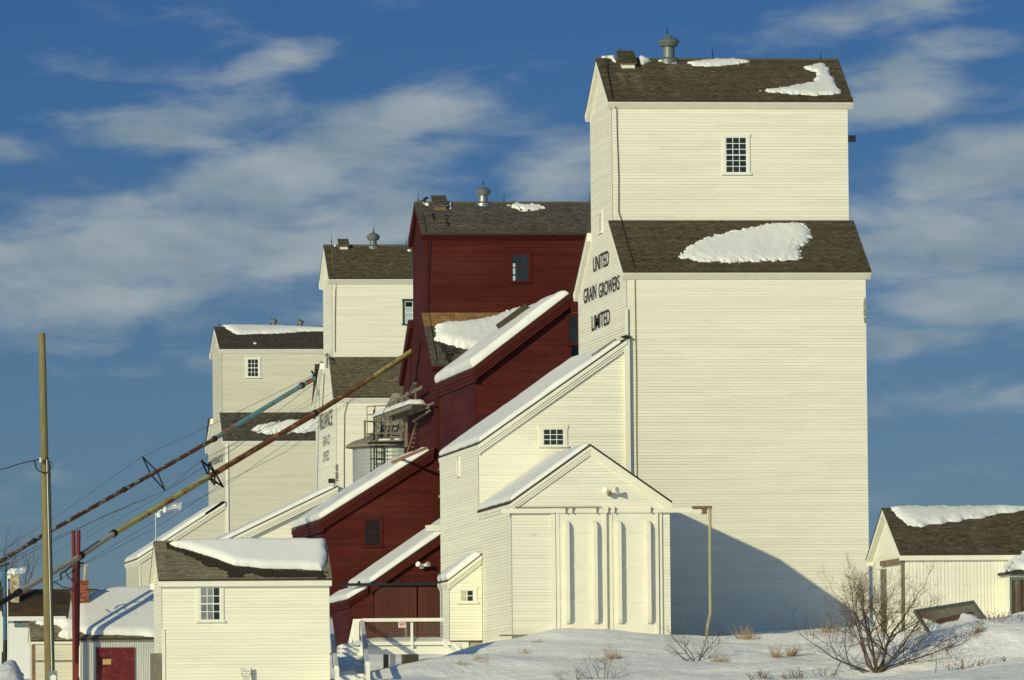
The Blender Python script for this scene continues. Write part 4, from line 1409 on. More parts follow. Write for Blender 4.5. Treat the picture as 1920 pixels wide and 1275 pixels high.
m.prism([(xe2, S2.Yf - .25, V2[2]), (xr2, S2.Yf - .25, zt2), (xr2, S2.Yf - .25, zt2 - .08), (xe2, S2.Yf - .25, V2[2] - .08)], (0, 7.5 * KD, 0))
m.build('roof', ROOFD, R2)
m = MB()
m.prism([(xe2 + .02, S2.Yf - .23, zr2(xe2) - .085), (xr2, S2.Yf - .23, zt2 - .085), (xr2, S2.Yf - .23, zt2 - .5), (xe2 + .02, S2.Yf - .23, zr2(xe2) - .5)], (0, .2, 0))
m.build('rake_board', REDTRIM, R2)
m = MB(); m.box(xe2 + .03, S2.X0, S2.Yf - .20, E2.Y0, V2[2] - .38, V2[2] - .09); m.build('eave_board', REDTRIM, R2)
S2.O = np.array([xe2, S2.Yf - .25, V2[2]]); S2.u = np.array([0., 1, 0]); S2.v = np.array([xr2 - xe2, 0, zt2 - V2[2]])
S2.L = float(np.linalg.norm(S2.v))
slope_snow(S2, 'curved snow sheet on the red drive shed roof above its door track', .26, .28,   .03, 6.9 * KD, .02, S2.L - .1, 33, rag=.05, lump=.06)
# sliding doors of plain boards
z1, z0 = onY(740, 1100, S2.Yf)[2], G2 - 1.2
def board_door(pl, pr):
    a, b = onY(pl, 1140, S2.Yf - .08)[0], onY(pr, 1140, S2.Yf - .08)[0]
    m = MB(); m.box(a, b, S2.Yf - .10, S2.Yf - .05, z0, z1 - .02)
    d = m.build('sliding_door', REDWOOD, R2)
    n = max(3, int((b - a) / .19))
    for k in range(n):
        m = MB()
        xa, xb = a + (b - a) * k / n, a + (b - a) * (k + 1) / n
        m.box(xa + .004, xb - .004, S2.Yf - .125 - .008 * (k % 2), S2.Yf - .101, z0, z1 - .03 - .01 * (k % 3), rnd.uniform(-1, 1))
        m.build('board', REDWOOD, d)
board_door(703, 781)
board_door(784, 850)
m = MB()
ta2 = onY(636, 1096, S2.Yf - .2)
m.box(ta2[0], onY(850, 1096, S2.Yf)[0], S2.Yf - .24, S2.Yf - .12, ta2[2] - .07, ta2[2] + .06)
m.build('door_track', DARKM, R2)
for k in range(8):
    px = 648 + k * 25
    c = onY(px, 1094, S2.Yf - .2)
    m = MB()
    m.tube([c + np.array([0, -.06, .05]), c + np.array([0, .06, .05])], .075, 8)
    m.build('track_hanger', DARKM, R2)
flood(R2, onY(791, 1062, S2.Yf), SIGNW, 1.1)
# its little lean-to
L2 = annex(R2, None, S2.Yf + .12, (657, 1160), (619, 1160), (690, 1100), (650, 1124), onY(702, 1150, S2.Yf)[0], RED, REDTRIM, G2 - 2, rake=.34, ovf=.2, h=.112, seed=95, th=.05)
slope_snow(L2, 'small snow cap on the red lean-to at the end of the deck', .26, .25, .02, L2.W, .02, L2.L - .02, 34, lump=.03, cell=.08)

# bird on the red ridge
def bird(px, py, Y):
    c = onY(px, py, Y)
    m = MB()
    m.lathe(c + np.array([0, 0, .03]), [(.01, 0), (.07, .04), (.085, .10), (.07, .16), (.03, .20)], 10)
    m.tube([c + np.array([-.02, 0, .14]), c + np.array([.12, 0, .24]), c + np.array([.20, 0, .26])], [.07, .055, .02], 8)
    m.tube([c + np.array([.20, 0, .265]), c + np.array([.26, 0, .25])], [.018, .004], 5)
    m.tube([c + np.array([-.03, 0, .12]), c + np.array([-.26, 0, .05])], [.05, .012], 6)
    m.tube([c + np.array([.0, .02, .05]), c + np.array([.0, .02, -.03])], .008, 4)
    m.tube([c + np.array([.0, -.02, .05]), c + np.array([.0, -.02, -.03])], .008, 4)
    o = m.build('bird', BIRDM, smooth=True)
    tag(o, 'small dark bird perched on the ridge of the red elevator', 'bird')
bird(796, 379.5, E2.Ym)

# ---- third elevator: cream, lettered Reliance
G3 = onY(700, 1263, at(631, 800, 307)[1])[2]
E3 = elevator('grain_elevator', 'cream grain elevator lettered Reliance, between the red one and the far one',
              'wooden grain elevators in a row', (631, 800), 307, 12.5, (592.5, 800), (623, 600), (606.5, 600), None,
              (700, 743.5), (700, 669.5), (700, 521), (700, 460), BRIGHT, WTRIM, SHING, G3, seed=101, ov=.3, oe=.22, h=.125,
              tone_low=lambda u, d, t: t + .15, tone_up=lambda u, d, t: t - .05)
R3 = E3.root
window(R3, 'Y', E3.Ycf, (759, 565, 788, 607), 2, 4, case=.13, frame=GREENTRIM, sash=WTRIM, panemat=lambda c, r: SKYGLASS if (c == 0 and r != 3) else GLASS)
rod(R3, 621.5, 458, 438, E3.Ym); rod(R3, 762, 461, 442, E3.Ym)
ventilator(R3, 700, E3.Ym, 461, 450, 432.5, 12.8, 6.6)
rod(R3, 701, 436, 421, E3.Ym)
hatch(E3, 632, 656, 453, 472.5, SHING, TRIM)
cable(R3, [onY(622, 466, E3.Ym) + np.array([0, -.2, .05]), hit(626, 515, E3.up_O, np.cross((1, 0, 0), E3.up_v)) + np.array([0, 0, .05]), onY(631, 527, E3.Ycf - .07), onY(629, 545, E3.Ycf - .06), onY(628, 600, E3.Ycf - .06), onY(628, 660, E3.Ycf - .06)], .018, GREYWOOD)
cable(R3, [onY(654, 745, E3.Y0 - .08), onY(646, 775, E3.Y0 - .06), onY(645, 850, E3.Y0 - .06), onY(645, 930, E3.Y0 - .06)], .018, GREYWOOD)
snow_slab('snow_patch', 'tiny snow crescent left of the Reliance elevator hatch', E3.up_O, (1, 0, 0), E3.up_v,
          on_roof(E3.up_O, E3.up_v, [(624, 460), (630, 458.5), (630, 463), (627, 465)]), .1, .15, cell=.05, rag=.03, seed=38, group='snow patches on the roofs')
snow_slab('snow_patch', 'tiny snow fleck near the right end of the Reliance roof', E3.up_O, (1, 0, 0), E3.up_v,
          on_roof(E3.up_O, E3.up_v, [(762, 470), (767, 468), (772, 471), (766, 472)]), .1, .15, cell=.05, rag=.03, seed=39, group='snow patches on the roofs')
letters(R3, E3.X0, 'RELIANCE', 600.8, 624.3, (624.3, 797), (624.3, 766), GREYP, .012)
letters(R3, E3.X0, 'GRAIN CO', 606.5, 619.5, (619.5, 832), (619.5, 813.5), GREYP, .0)
letters(R3, E3.X0, 'LIMITED', 607, 617.8, (617.8, 862), (617.8, 843.5), GREYP, .0)
# vertical conduit and pipe stub on its end wall
m = MB()
a, b = onX(613.5, 664, E3.X0 - .1), onX(613, 690, E3.X0 - .1)
m.tube([b, a, onX(610, 666, E3.X0 - .5)], .06, 6)
m.build('downpipe', GREYP, R3)
m = MB(); m.tube([onX(608, 700, E3.X0 - .06), onX(604, 770, E3.X0 - .06)], .03, 5); m.build('conduit', GREYP, R3)
# peeling corner metal
m = MB()
for k in range(9):
    z = onY(627, 872 + k * 3.6, E3.Y0)[2]
    m.box(E3.X0 - .05, E3.X0 + .05, E3.Y0 - .05, E3.Y0 + rnd.uniform(.1, .35), z - rnd.uniform(.02, .06), z + .03)
m.build('corner_strip', GREYP, R3)
A4 = annex(R3, E3.X0, E3.Y0, (418, 1050), (395, 1050), (634, 910), (405, 1021), E3.X0, BRIGHT, TRIM, G3 - 2, rake=.45, ovf=.4, h=.125, seed=111, flush=.03)
slope_snow(A4, 'long snow sheet on the Reliance annex roof behind the front hut', .22, .28, .05, A4.W - .2, .03, A4.L - .25, 35, rag=.03, lump=.03)
m = MB()
c = onX(626, 905, E3.X0 - .1)
m.box(E3.X0 - .4, E3.X0 - .06, c[1] - .12, c[1] + .12, c[2] - .02, c[2] + .22)
m.build('junction_box', DARKM, R3)

# ---- farthest elevator: pale, lettered Paterson
G4 = onY(450, 1292, at(423, 850, 354)[1])[2]
E4 = elevator('grain_elevator', 'farthest pale grey-cream grain elevator, at the left end of the row',
              'wooden grain elevators in a row', (423, 870), 354, 13.0, (391, 870), (416.7, 700), (399, 700), None,
              (500, 824.5), (500, 773.5), (500, 652.5), (500, 613), WEATHERCREAM, WTRIM, SHINGG, G4, seed=121, ov=.25, oe=.2, h=.12, tone_low=lambda u, d, t: t - .3, tone_up=lambda u, d, t: t - .3)
R4 = E4.root
window(R4, 'Y', E4.Ycf, (464, 673, 484.5, 707), 3, 4, case=.13, frame=WTRIM)
rod(R4, 411, 612, 599, E4.Ym)
ventilator(R4, 513, E4.Ym, 613, 606, 595, 7.2, 4.2); rod(R4, 508, 612, 590, E4.Ym)
ventilator(R4, 563, E4.Ym, 614, 608, 597, 7.0, 4.2); rod(R4, 558.5, 613, 590, E4.Ym)
letters(R4, E4.X0, 'N.M. PATERSON & CO. LTD', 395.5, 418.5, (418.5, 864.5), (418.5, 850.5), GREYP, .03)
snow_slab('snow_patch', 'long snow strip under the ridge of the farthest elevator', E4.up_O, (1, 0, 0), E4.up_v,
          on_roof(E4.up_O, E4.up_v, [(416, 611), (440, 610), (520, 612), (606, 615), (640, 616), (640, 620), (604, 621.5), (560, 623), (520, 626), (480, 627), (445, 628), (432, 622)]), .2, .5, cell=.09, rag=.05, seed=41, lump=.03, group='snow patches on the roofs')
snow_slab('snow_patch', 'oval snow patch on the lower roof of the farthest elevator', E4.low_O, (1, 0, 0), E4.low_v,
          on_roof(E4.low_O, E4.low_v, [(472, 808), (480, 800), (505, 794), (540, 790), (575, 787), (600, 790), (640, 795), (640, 806), (590, 809), (540, 813), (500, 814), (482, 811)]), .3, .5, cell=.08, rag=.1, seed=42, lump=.03, group='snow patches on the roofs')
snow_slab('snow_patch', 'tiny fleck of snow mid roof on the farthest elevator', E4.up_O, (1, 0, 0), E4.up_v,
          on_roof(E4.up_O, E4.up_v, [(474, 644), (480, 643), (483, 645), (477, 646)]), .12, .2, cell=.05, rag=.03, seed=43, group='snow patches on the roofs')
m = MB()
c0, c1 = onY(419.5, 990, E4.Y0), onY(424.5, 990, E4.Y0)
m.box(E4.X0 - .02, E4.X0 + .16, E4.Y0 - .1, E4.Y0 + .02, G4, E4.zle - .2)
m.build('corner_board', WTRIM, R4)
A5 = annex(R4, E4.X0, E4.Y0, (260, 1080), (237, 1080), (423, 940), (257, 1047), E4.X0, WEATHERCREAM, TRIM, G4 - 2, rake=.4, ovf=.2, h=.12, seed=131, flush=.03)
slope_snow(A5, 'thin snow sheet on the annex roof of the farthest elevator', .20, .25, .05, A5.W - .2, .03, A5.L - .25, 36, rag=.04, lump=.06)
roof_ladder('dark ladder in the snow on the farthest annex roof', A5, (387, 963), (419, 941), 'ladders lying on the annex roofs', hgt=.19, width=.5, mm=DARKM, rungs=5)
m = MB()
m.box(A5.X0 + .0, A5.X0 + .12, A5.Yf - .06, A5.Yf + .05, G4, onY(260, 1052, A5.Yf)[2])
m.build('corner_board', TRIM, R4)

# ---- round bin between the red elevator and the Reliance one
def grain_bin():
    D = 291
    c = at(747, 835, D)
    k = D / F0
    R = 86 * k
    ze = at(700, 834, D)[2]
    root = thing('grain_bin', 'round metal grain bin with a grey flared roof beside the red elevator', 'grain bin', (c[0], c[1], G3))
    m = MB()
    prof = []
    n = 60
    z0 = G3 - .5
    for i in range(n * 2 + 1):
        z = z0 + (ze - .12 - z0) * i / (2 * n)
        prof.append((R + (.018 if i % 2 else -.006), z - ze))
    m.lathe((c[0], c[1], ze), prof, 48)
    m.build('bin_wall', mat('bin_metal', (.40, .42, .41), rough=.5, var=.08, nscale=1.5, metal=.35, spec=.5), root, smooth=False)
    apex = at(747, 738, D)[2] - ze
    pr = [(R + .36, -.14), (R + .38, -.04), (R * .98, apex * .07), (R * .76, apex * .13), (R * .58, apex * .23), (R * .44, apex * .44), (R * .32, apex * .67), (R * .15, apex * .95), (R * .13, apex * 1.0), (.05, apex * 1.02)]
    m = MB(); m.lathe((c[0], c[1], ze), [(R + .36, -.16)] + pr, 48)
    rf = m.build('roof', mat('bin_roof_wood', (.24, .215, .17), rough=.95, var=.3, scale=(2, 2, 1), nscale=3), root)
    # ladder with hoops up the wall and a small railed platform at the eave
    th = math.radians(239)
    d = np.array([math.cos(th), math.sin(th), 0]); t = np.array([-d[1], d[0], 0])
    base = np.array([c[0], c[1], 0]) + d * (R + .16)
    B = lambda s, o, z: base + t * s + d * o + np.array([0, 0, z])
    zt = at(712, 768, D - R / KD)[2]
    zb = at(712, 905, D - R / KD)[2]
    lad = thing('bin_ladder', 'dark caged ladder climbing the round bin to its railed platform', 'ladder', B(0, .1, zb))
    for s in (-.22, .22):
        m = MB(); m.bar(B(s, .05, zb - 2), B(s, .05, zt), .07, .05); m.build('rail', DARKM, lad)
    k_ = 0
    z = zb
    while z < zt:
        m = MB(); m.bar(B(-.22, .05, z), B(.22, .05, z), .04, .04); m.build('rung', DARKM, lad); z += .32
    for z in np.arange(zb, ze + .2, .62):
        m = MB()
        pts = [B(.36 * math.cos(a), .05 + .62 * math.sin(a), z) for a in np.linspace(0, math.pi, 9)]
        m.tube(pts, .022, 4); m.build('hoop', DARKM, lad)
    for a in np.linspace(.15, math.pi - .15, 4):
        m = MB(); m.tube([B(.36 * math.cos(a), .05 + .62 * math.sin(a), zb - 1), B(.36 * math.cos(a), .05 + .62 * math.sin(a), ze + .1)], .02, 4)
        m.build('cage_bar', DARKM, lad)
    for z in (at(700, 835, D - R / KD)[2], at(700, 889, D - R / KD)[2]):
        m = MB(); m.bar(B(-.75, -.05, z), B(.45, -.05, z), .08, .06); m.build('blue_stay', BLUESTEEL, lad)
    # platform
    pf = thing('bin_platform', 'grey wooden railed platform on the eave of the round bin', 'platform', B(.2, .2, ze))
    zp = at(720, 829, D - R / KD)[2]
    sa, sb = -.55, 1.55
    m = MB(); m.prism([B(sa, -.75, zp), B(sb, -.75, zp), B(sb, .5, zp), B(sa, .5, zp)], (0, 0, .07)); m.build('deck', GREYWOOD, pf)
    for s in (sa, .1, .95, sb):
        for o in (-.72, .47):
            m = MB(); m.bar(B(s, o, zp), B(s, o, zp + 1.15), .10, .10); m.build('post', GREYWOOD, pf)
    for z in (zp + .45, zp + 1.1):
        for o in (-.72, .47):
            m = MB(); m.bar(B(sa, o, z), B(sb, o, z), .12, .05); m.build('handrail', GREYWOOD, pf)
        for s in (sa, sb):
            m = MB(); m.bar(B(s, -.72, z), B(s, .47, z), .12, .05); m.build('handrail', GREYWOOD, pf)
    for s in (-.5, .35):
        m = MB(); m.bar(B(s, -.7, zp + 1.1), B(s, -.7, zp + 2.0), .07, .07); m.build('post', GREYWOOD, pf)
    for z in (zp + 1.55, zp + 1.98):
        m = MB(); m.bar(B(-.95, -.7, z - .06), B(.35, -.7, z), .09, .05); m.build('handrail', GREYWOOD, pf)
    m = MB(); m.bar(B(-.95, -.7, zp - .4), B(-.95, -.7, zp + 1.95), .04, .04); m.build('post', GREYWOOD, pf)
    P = MB()
    for i in range(7):
        for j in range(4):
            pass
    o = B(.1, -.6, zp + .07)
    snow_slab('snow_patch', 'snow on the small railed platform of the round bin', o, t, -np.array([d[0], d[1], 0]) * -1, [(0, 0), (1.3, 0), (1.3, 1.0), (0, 1.0)], .12, .3, cell=.08, seed=51, group='snow patches on the roofs')
    # sloping wooden catwalk from the red wall to the bin roof
    dw = lambda x: 283.6 + (x - 737) / 69.0 * (275.2 - 283.6)
    cw = thing('catwalk', 'weathered wooden catwalk with snow climbing from the bin to the red elevator wall', 'catwalk', at(770, 775, dw(770)))
    a, b = at(737, 786, dw(737)), at(806, 762, dw(806))
    for off in (-.45, .45):
        q = np.array([-.5 + off, 0, 0])
        m = MB(); m.bar(a + q, b + q, .08, .2); m.build('stringer', GREYWOOD, cw)
    for i in range(9):
        p = a + (b - a) * (i + .5) / 9
        m = MB(); m.bar(p + np.array([-1.05, 0, .12]), p + np.array([.0, 0, .12]), .9, .05); m.build('plank', GREYWOOD, cw)
    W_ = np.array([-1.0, 0, 0])
    for pa, pb in (((728, 759), (791, 726)), ((733, 777), (768, 750)), ((719, 778), (780, 755))):
        m = MB(); m.bar(at(*pa, dw(pa[0]) - .6), at(*pb, dw(pb[0]) - .6), .05, .17); m.build('handrail', GREYWOOD, cw)
    for px, y0, y1 in ((738, 787, 757), (747, 785, 751), (756, 781, 745), (779, 773, 728)):
        m = MB(); m.bar(at(px, y0, dw(px) - .6), at(px, y1, dw(px) - .6), .08, .08, up=(0, 1, 0)); m.build('post', GREYWOOD, cw)
    m = MB(); m.bar(at(761, 838, dw(761) - .7), at(763, 735, dw(763) - .7), .15, .15, up=(0, 1, 0)); m.build('post', GREYWOOD, cw)
    m = MB(); m.bar(at(769, 740, dw(770) - .7), at(778, 718, dw(777) - .7), .20, .06, up=(0, 1, 0)); m.build('brace', GREYWOOD, cw)
    for pa, pb in (((790, 768), (812, 756)), ((775, 790), (806, 770))):
        m = MB(); m.bar(at(*pa, dw(pa[0]) - .5), at(*pb, dw(pb[0])), .08, .10); m.build('brace', GREYWOOD, cw)
    u = (b - a) / np.linalg.norm(b - a)
    Lc = float(np.linalg.norm(b - a)) * .92
    snow_slab('snow_patch', 'roll of snow along the weathered catwalk on the red wall', a + np.array([-1.0, 0, .17]), u, (1.0, 0.0, 0.0), [(0, 0), (Lc, 0), (Lc, .95), (0, .95)], .26, .35, cell=.1, seed=52, lump=.03, group='snow patches on the roofs')
    # ladder leaning on the red wall
    ld = thing('leaning_ladder', 'pale wooden ladder leaning against the red end wall below the catwalk', 'ladder', at(766, 842, 281))
    p0, p1 = at(764, 850, 282), at(781, 792, 280)
    q = np.array([.34, -.05, 0])
    for s in (0, 1):
        m = MB(); m.bar(p0 + q * s, p1 + q * s, .07, .07); m.build('rail', TANWOOD, ld)
    for i in range(7):
        p = p0 + (p1 - p0) * (i + .5) / 7
        m = MB(); m.bar(p, p + q, .05, .05); m.build('rung', TANWOOD, ld)
grain_bin()
# ------------------------------------------------------------------ low buildings
def gable_shed(name, label, cat, corner, D, right_px, back_px, eave, ridge, paint, trim, roofmat, bottom, ov=.22, oel=.18, oer=.12,
               h=.125, seed=1, walls='claps', course=.115, sw=.17, tone=None, fascia=.2, thick=.022):
    E = Elev()
    C = at(corner[0], corner[1], D)
    E.X0, E.Y0 = C[0], C[1]
    E.X1 = onY(right_px[0], right_px[1], E.Y0)[0]
    E.Yb = onX(*back_px, E.X0)[1]
    E.ov = ov
    E.Ym = (E.Y0 + E.Yb) / 2
    E.ze = onY(eave[0], eave[1], E.Y0 - ov)[2]
    E.zr = onY(ridge[0], ridge[1], E.Ym)[2]
    s = (E.zr - E.ze) / (E.Ym - E.Y0 + ov)
    E.s = s
    gz = bottom
    root = thing(name, label, cat, ((E.X0 + E.X1) / 2, E.Ym, gz + 1))
    E.root = root
    zw = E.ze + s * ov - .02
    if walls == 'claps':
        m = MB(); claps(m, [(gz, E.X0, E.X1), (zw, E.X0, E.X1)], fnY(E.Y0), h, seed=seed); m.build('clapboards', paint, root, kind='stuff')
        m = MB(); claps(m, [(gz, E.Yb, E.Y0), (zw, E.Yb, E.Y0), (E.zr - .05, E.Ym, E.Ym)], fnX(E.X0), h, seed=seed + 1); m.build('clapboards', paint, root, kind='stuff')
    m = MB()
    m.poly([(E.X1, E.Y0, gz), (E.X1, E.Yb, gz), (E.X1, E.Yb, zw), (E.X1, E.Ym, E.zr - .05), (E.X1, E.Y0, zw)])
    m.build('wall', paint, root)
    m = MB()
    m.poly([(E.X0, E.Yb, gz), (E.X1, E.Yb, gz), (E.X1, E.Yb, zw), (E.X0, E.Yb, zw)])
    m.build('wall', paint, root)
    m = MB()
    slab(m, E.X0 - oel, E.X1 + oer, E.Y0 - ov, E.ze, E.Ym, E.zr, .06)
    slab(m, E.X0 - oel, E.X1 + oer, E.Yb + ov, E.ze, E.Ym, E.zr, .06)
    r = m.build('roof', ROOFD, root)
    E.O = np.array([E.X0 - oel, E.Y0 - ov, E.ze]); E.v = np.array([0, E.Ym - E.Y0 + ov, E.zr - E.ze]); E.u = np.array([1., 0, 0])
    E.L = float(np.linalg.norm(E.v)); E.W = E.X1 - E.X0 + oel + oer
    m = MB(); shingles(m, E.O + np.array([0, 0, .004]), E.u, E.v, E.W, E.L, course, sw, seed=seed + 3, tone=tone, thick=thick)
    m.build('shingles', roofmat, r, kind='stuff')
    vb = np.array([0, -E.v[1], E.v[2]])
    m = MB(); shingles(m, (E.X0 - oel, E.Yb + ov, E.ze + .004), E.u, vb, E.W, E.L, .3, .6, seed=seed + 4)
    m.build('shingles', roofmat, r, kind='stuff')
    for yo, yw in ((E.Y0 - ov, E.Y0), (E.Yb + ov, E.Yb)):
        m = MB()
        sg_ = 1 if yw > yo else -1
        m.prism([(E.X0 - oel + .02, yo + sg_ * .02, E.ze - .062), (E.X0 - oel + .02, yw, E.ze + s * ov - .065), (E.X0 - oel + .02, yw, E.ze - fascia), (E.X0 - oel + .02, yw - sg_ * .06, E.ze - fascia), (E.X0 - oel + .02, yo + sg_ * .02, E.ze - .062 - fascia * .7)], (E.W - .04, 0, 0))
        m.build('eave_board', trim, root)
    for xa, xb in ((E.X0 - oel + .012, E.X0 + .001), (E.X1 - .001, E.X1 + oer - .012)):
        for yo in (E.Y0 - ov + .035, E.Yb + ov - .035):
            m = MB()
            z0 = E.ze + .035 * s
            m.prism([(xa, yo, z0 - .063), (xa, E.Ym, E.zr - .063), (xa, E.Ym, E.zr - .063 - .22), (xa, yo, z0 - .063 - .16)], (xb - xa, 0, 0))
            m.build('rake_board', trim, root)
    return E

# ---- front hut
hut_t = None
H = gable_shed('front_hut', 'small cream clapboard hut in front with thick snow on its roof and one sash window', 'hut',
               (304, 1130), 212, (617.5, 1130), (289, 1130), (460, 1086), (460, 1013.5), HUTP, TRIM, SHINGH, 2.6, seed=141, h=.121, course=.085, sw=.19, oel=.16, oer=.1, fascia=.29,
               tone=lambda u, d, t: t * .8 - .02)
HR = H.root
window(HR, 'Y', H.Y0, (375, 1101, 413, 1164), 3, 4, case=.13, frame=TRIM, sash=WTRIM, panemat=lambda c, r: CURTAIN if c < 2 else GLASS)
m = MB()
m.box(H.X0 - .02, H.X0 + .10, H.Y0 - .05, H.Y0 + .02, 3.0, onY(304, 1180, H.Y0)[2])
m.build('corner_board', TRIM, HR)
HP = on_roof(H.O, H.v, [(316, 1020), (350, 1013), (610, 1012), (613, 1040), (612, 1060), (604, 1072), (560, 1068), (500, 1066), (440, 1062), (400, 1046), (360, 1034), (330, 1027)])
HP = [(a, min(b, H.L)) for a, b in HP]
sn = snow_slab('snow_patch', 'thick rounded cushion of snow on the front hut roof', H.O, H.u, H.v, HP, .24, .30, cell=.045, rag=.035, ragscale=.7, seed=61, lump=.02, group='snow patches on the roofs')
stain(Elev(), [], HR) if False else None
EH = Elev(); EH.low_O, EH.low_v = H.O, H.v
stain(EH, on_roof(H.O, H.v, [(312, 1018), (330, 1024), (370, 1036), (440, 1060), (520, 1068), (612, 1072), (613, 1084), (490, 1084), (483, 1078), (472, 1075), (461, 1076), (456, 1084), (430, 1084), (420, 1070), (405, 1064), (398, 1068), (385, 1060), (370, 1052), (355, 1044), (336, 1036), (322, 1030), (313, 1030)]), HR, seed=9, course=.085)
# grey electrical cabinet against its end wall
m = MB()
q = onX(298, 1226, H.X0)
m.box(H.X0 - .35, H.X0 - .04, H.Y0 + .1, H.Y0 + 1.4, 2.5, q[2])
o = m.build('cabinet_door', GREYWOOD, HR)
# yard lamp on a pipe at the hut's corner
def yard_lamp(name, label, base, topz, arm, s=1.0, pm=None):
    base = np.asarray(base, float)
    root = thing(name, label, 'lamp', base)
    top = base.copy(); top[2] = topz
    m = MB(); m.tube([base, top], .035 * s, 8); m.build('pole', pm or GALV, root)
    d = np.asarray(arm, float)
    head = top + d
    m = MB(); m.tube([top - np.array([0, 0, .08]), top + d * .5 + np.array([0, 0, .06]), head], .03 * s, 8); m.build('arm', WTRIM, root)
    m = MB(); m.lathe(head + np.array([0, 0, -.10]), [(.07 * s, 0), (.11 * s, .03), (.11 * s, .18), (.05 * s, .24)], 12); m.build('lamp_housing', SIGNW, root)
    m = MB()
    dn = d / np.linalg.norm(d)
    c = head + dn * .12
    m.tube([c, c + dn * .18 + np.array([0, 0, .05]), c + dn * .42 + np.array([0, 0, .03]), c + dn * .50], [.12 * s, .22 * s, .27 * s, .25 * s], 14)
    m.build('lamp_glass', LAMPGLASS, root, smooth=True)
    m = MB(); m.lathe(top + d * .35 + np.array([0, 0, -.22]), [(.04, 0), (.09, .02), (.09, .16), (.05, .2)], 10); m.build('sensor', SIGNW, root)
    return root
yb = H.Y0 + .3
pb, pt_ = onY(291, 1100, H.Ym + 1.0), onY(292, 962, H.Ym + 1.0)
yard_lamp('yard_lamp', 'clear-bowled yard lamp on a thin pole at the front hut gable', (pt_[0], pt_[1], pb[2]), pt_[2], (.36, -.1, .10), .72)
# brace of the pole
# sign stuck against the hut wall
sg0 = onY(452, 1258, H.Y0 - .25)
sign = thing('notice_sign', 'small leaning white notice board at the foot of the front hut', 'sign', sg0 + np.array([.2, 0, -.8]))
ax, bx_ = onY(449.5, 1252, H.Y0 - .25), onY(470, 1251, H.Y0 - .25)
w_ = bx_[0] - ax[0]
m = MB(); m.prism([(ax[0], H.Y0 - .27, ax[2] - .02), (bx_[0], H.Y0 - .27, bx_[2] + .02), (bx_[0] + .04, H.Y0 - .27, bx_[2] - .75), (ax[0] + .04, H.Y0 - .27, ax[2] - .79)], (0, .03, 0))
m.build('board', SIGNW, sign)
m = MB(); m.box(bx_[0] + .005, bx_[0] + .05, H.Y0 - .235, H.Y0 - .19, bx_[2] - 1.6, bx_[2] - .05); m.build('stake', GREYWOOD, sign)
for txt, py, hh, ww in (('PLEASE REPORT', 1258.6, .055, .32), ('TO THE', 1263.3, .05, .14), ('ADMINISTRATION', 1268.3, .055, .34), ('OFFICE', 1272.8, .055, .22)):
    z = onY(460, py, H.Y0 - .28)[2]
    flat_text(sign, txt, (ax[0] + .03 + (w_ - ww) / 2, H.Y0 - .273, z - hh / 2), (1, 0, 0), (0, 0, 1), ww, hh, GREYP, (0, 0, 0), .01)
for px in (454.2, 469):
    c = onY(px, 1263.6, H.Y0 - .28)
    m = MB(); m.box(c[0] - .028, c[0] + .028, H.Y0 - .275, H.Y0 - .2705, c[2] - .022, c[2] + .022); m.build('bolt', BLACKP, sign)
flat_text(sign, 'NOTICE', (ax[0] + .01, H.Y0 - .2735, onY(455, 1255.5, H.Y0 - .28)[2] - .03), (1, 0, .1), (0, 0, 1), .2, .06, mat('faded_red_print', (.5, .2, .18), rough=.7), (0, 0, 0), .005)

# ---- tin shed with the double red doors, behind the hut
TS = Elev()
c = at(146, 1220, 268)
TS.Y0 = c[1]
TS.X0 = onY(149, 1220, TS.Y0)[0]; TS.X1 = onY(330, 1220, TS.Y0)[0]
TS.ze = onY(220, 1196, TS.Y0 - .15)[2]
TS.Ym = TS.Y0 + 4.6
TS.zr = onY(220, 1106, TS.Ym)[2]
tsr = thing('tin_shed', 'ribbed tin shed with a deep snowy roof and double red doors', 'shed', ((TS.X0 + TS.X1) / 2, TS.Ym, 4))
n = 56
m = MB()
for k in range(n):
    xa, xb = TS.X0 + (TS.X1 - TS.X0) * k / n, TS.X0 + (TS.X1 - TS.X0) * (k + 1) / n
    w = xb - xa
    p = [(xa, 0), (xa + w * .55, 0), (xa + w * .66, .03), (xa + w * .86, .03), (xb, 0)]
    for (x1, d1), (x2, d2) in zip(p, p[1:]):
        m.poly([(x1, TS.Y0 - d1, 3), (x2, TS.Y0 - d2, 3), (x2, TS.Y0 - d2, TS.ze - .02), (x1, TS.Y0 - d1, TS.ze - .02)], rnd.uniform(-1, 1))
m.build('ribbed_cladding', TIN, tsr, kind='stuff')
m = MB()
m.poly([(TS.X0, TS.Y0, 3), (TS.X0, TS.Ym + 4.6, 3), (TS.X0, TS.Ym + 4.6, TS.ze), (TS.X0, TS.Ym, TS.zr - .05), (TS.X0, TS.Y0, TS.ze)])
m.poly([(TS.X1, TS.Y0, 3), (TS.X1, TS.Ym + 4.6, 3), (TS.X1, TS.Ym + 4.6, TS.ze), (TS.X1, TS.Ym, TS.zr - .05), (TS.X1, TS.Y0, TS.ze)])
m.build('wall', TIN, tsr)
m = MB()
slab(m, TS.X0 - .1, TS.X1 + .1, TS.Y0 - .15, TS.ze, TS.Ym, TS.zr, .08)
slab(m, TS.X0 - .1, TS.X1 + .1, TS.Ym + 4.75, TS.ze, TS.Ym, TS.zr, .08)
r = m.build('roof', ROOFD, tsr)
TS.O = np.array([TS.X0 - .1, TS.Y0 - .15, TS.ze]); TS.v = np.array([0, TS.Ym - TS.Y0 + .15, TS.zr - TS.ze]); TS.L = float(np.linalg.norm(TS.v))
m = MB(); shingles(m, TS.O + np.array([0, 0, .004]), (1, 0, 0), TS.v, TS.X1 - TS.X0 + .2, TS.L, .12, .22, seed=151)
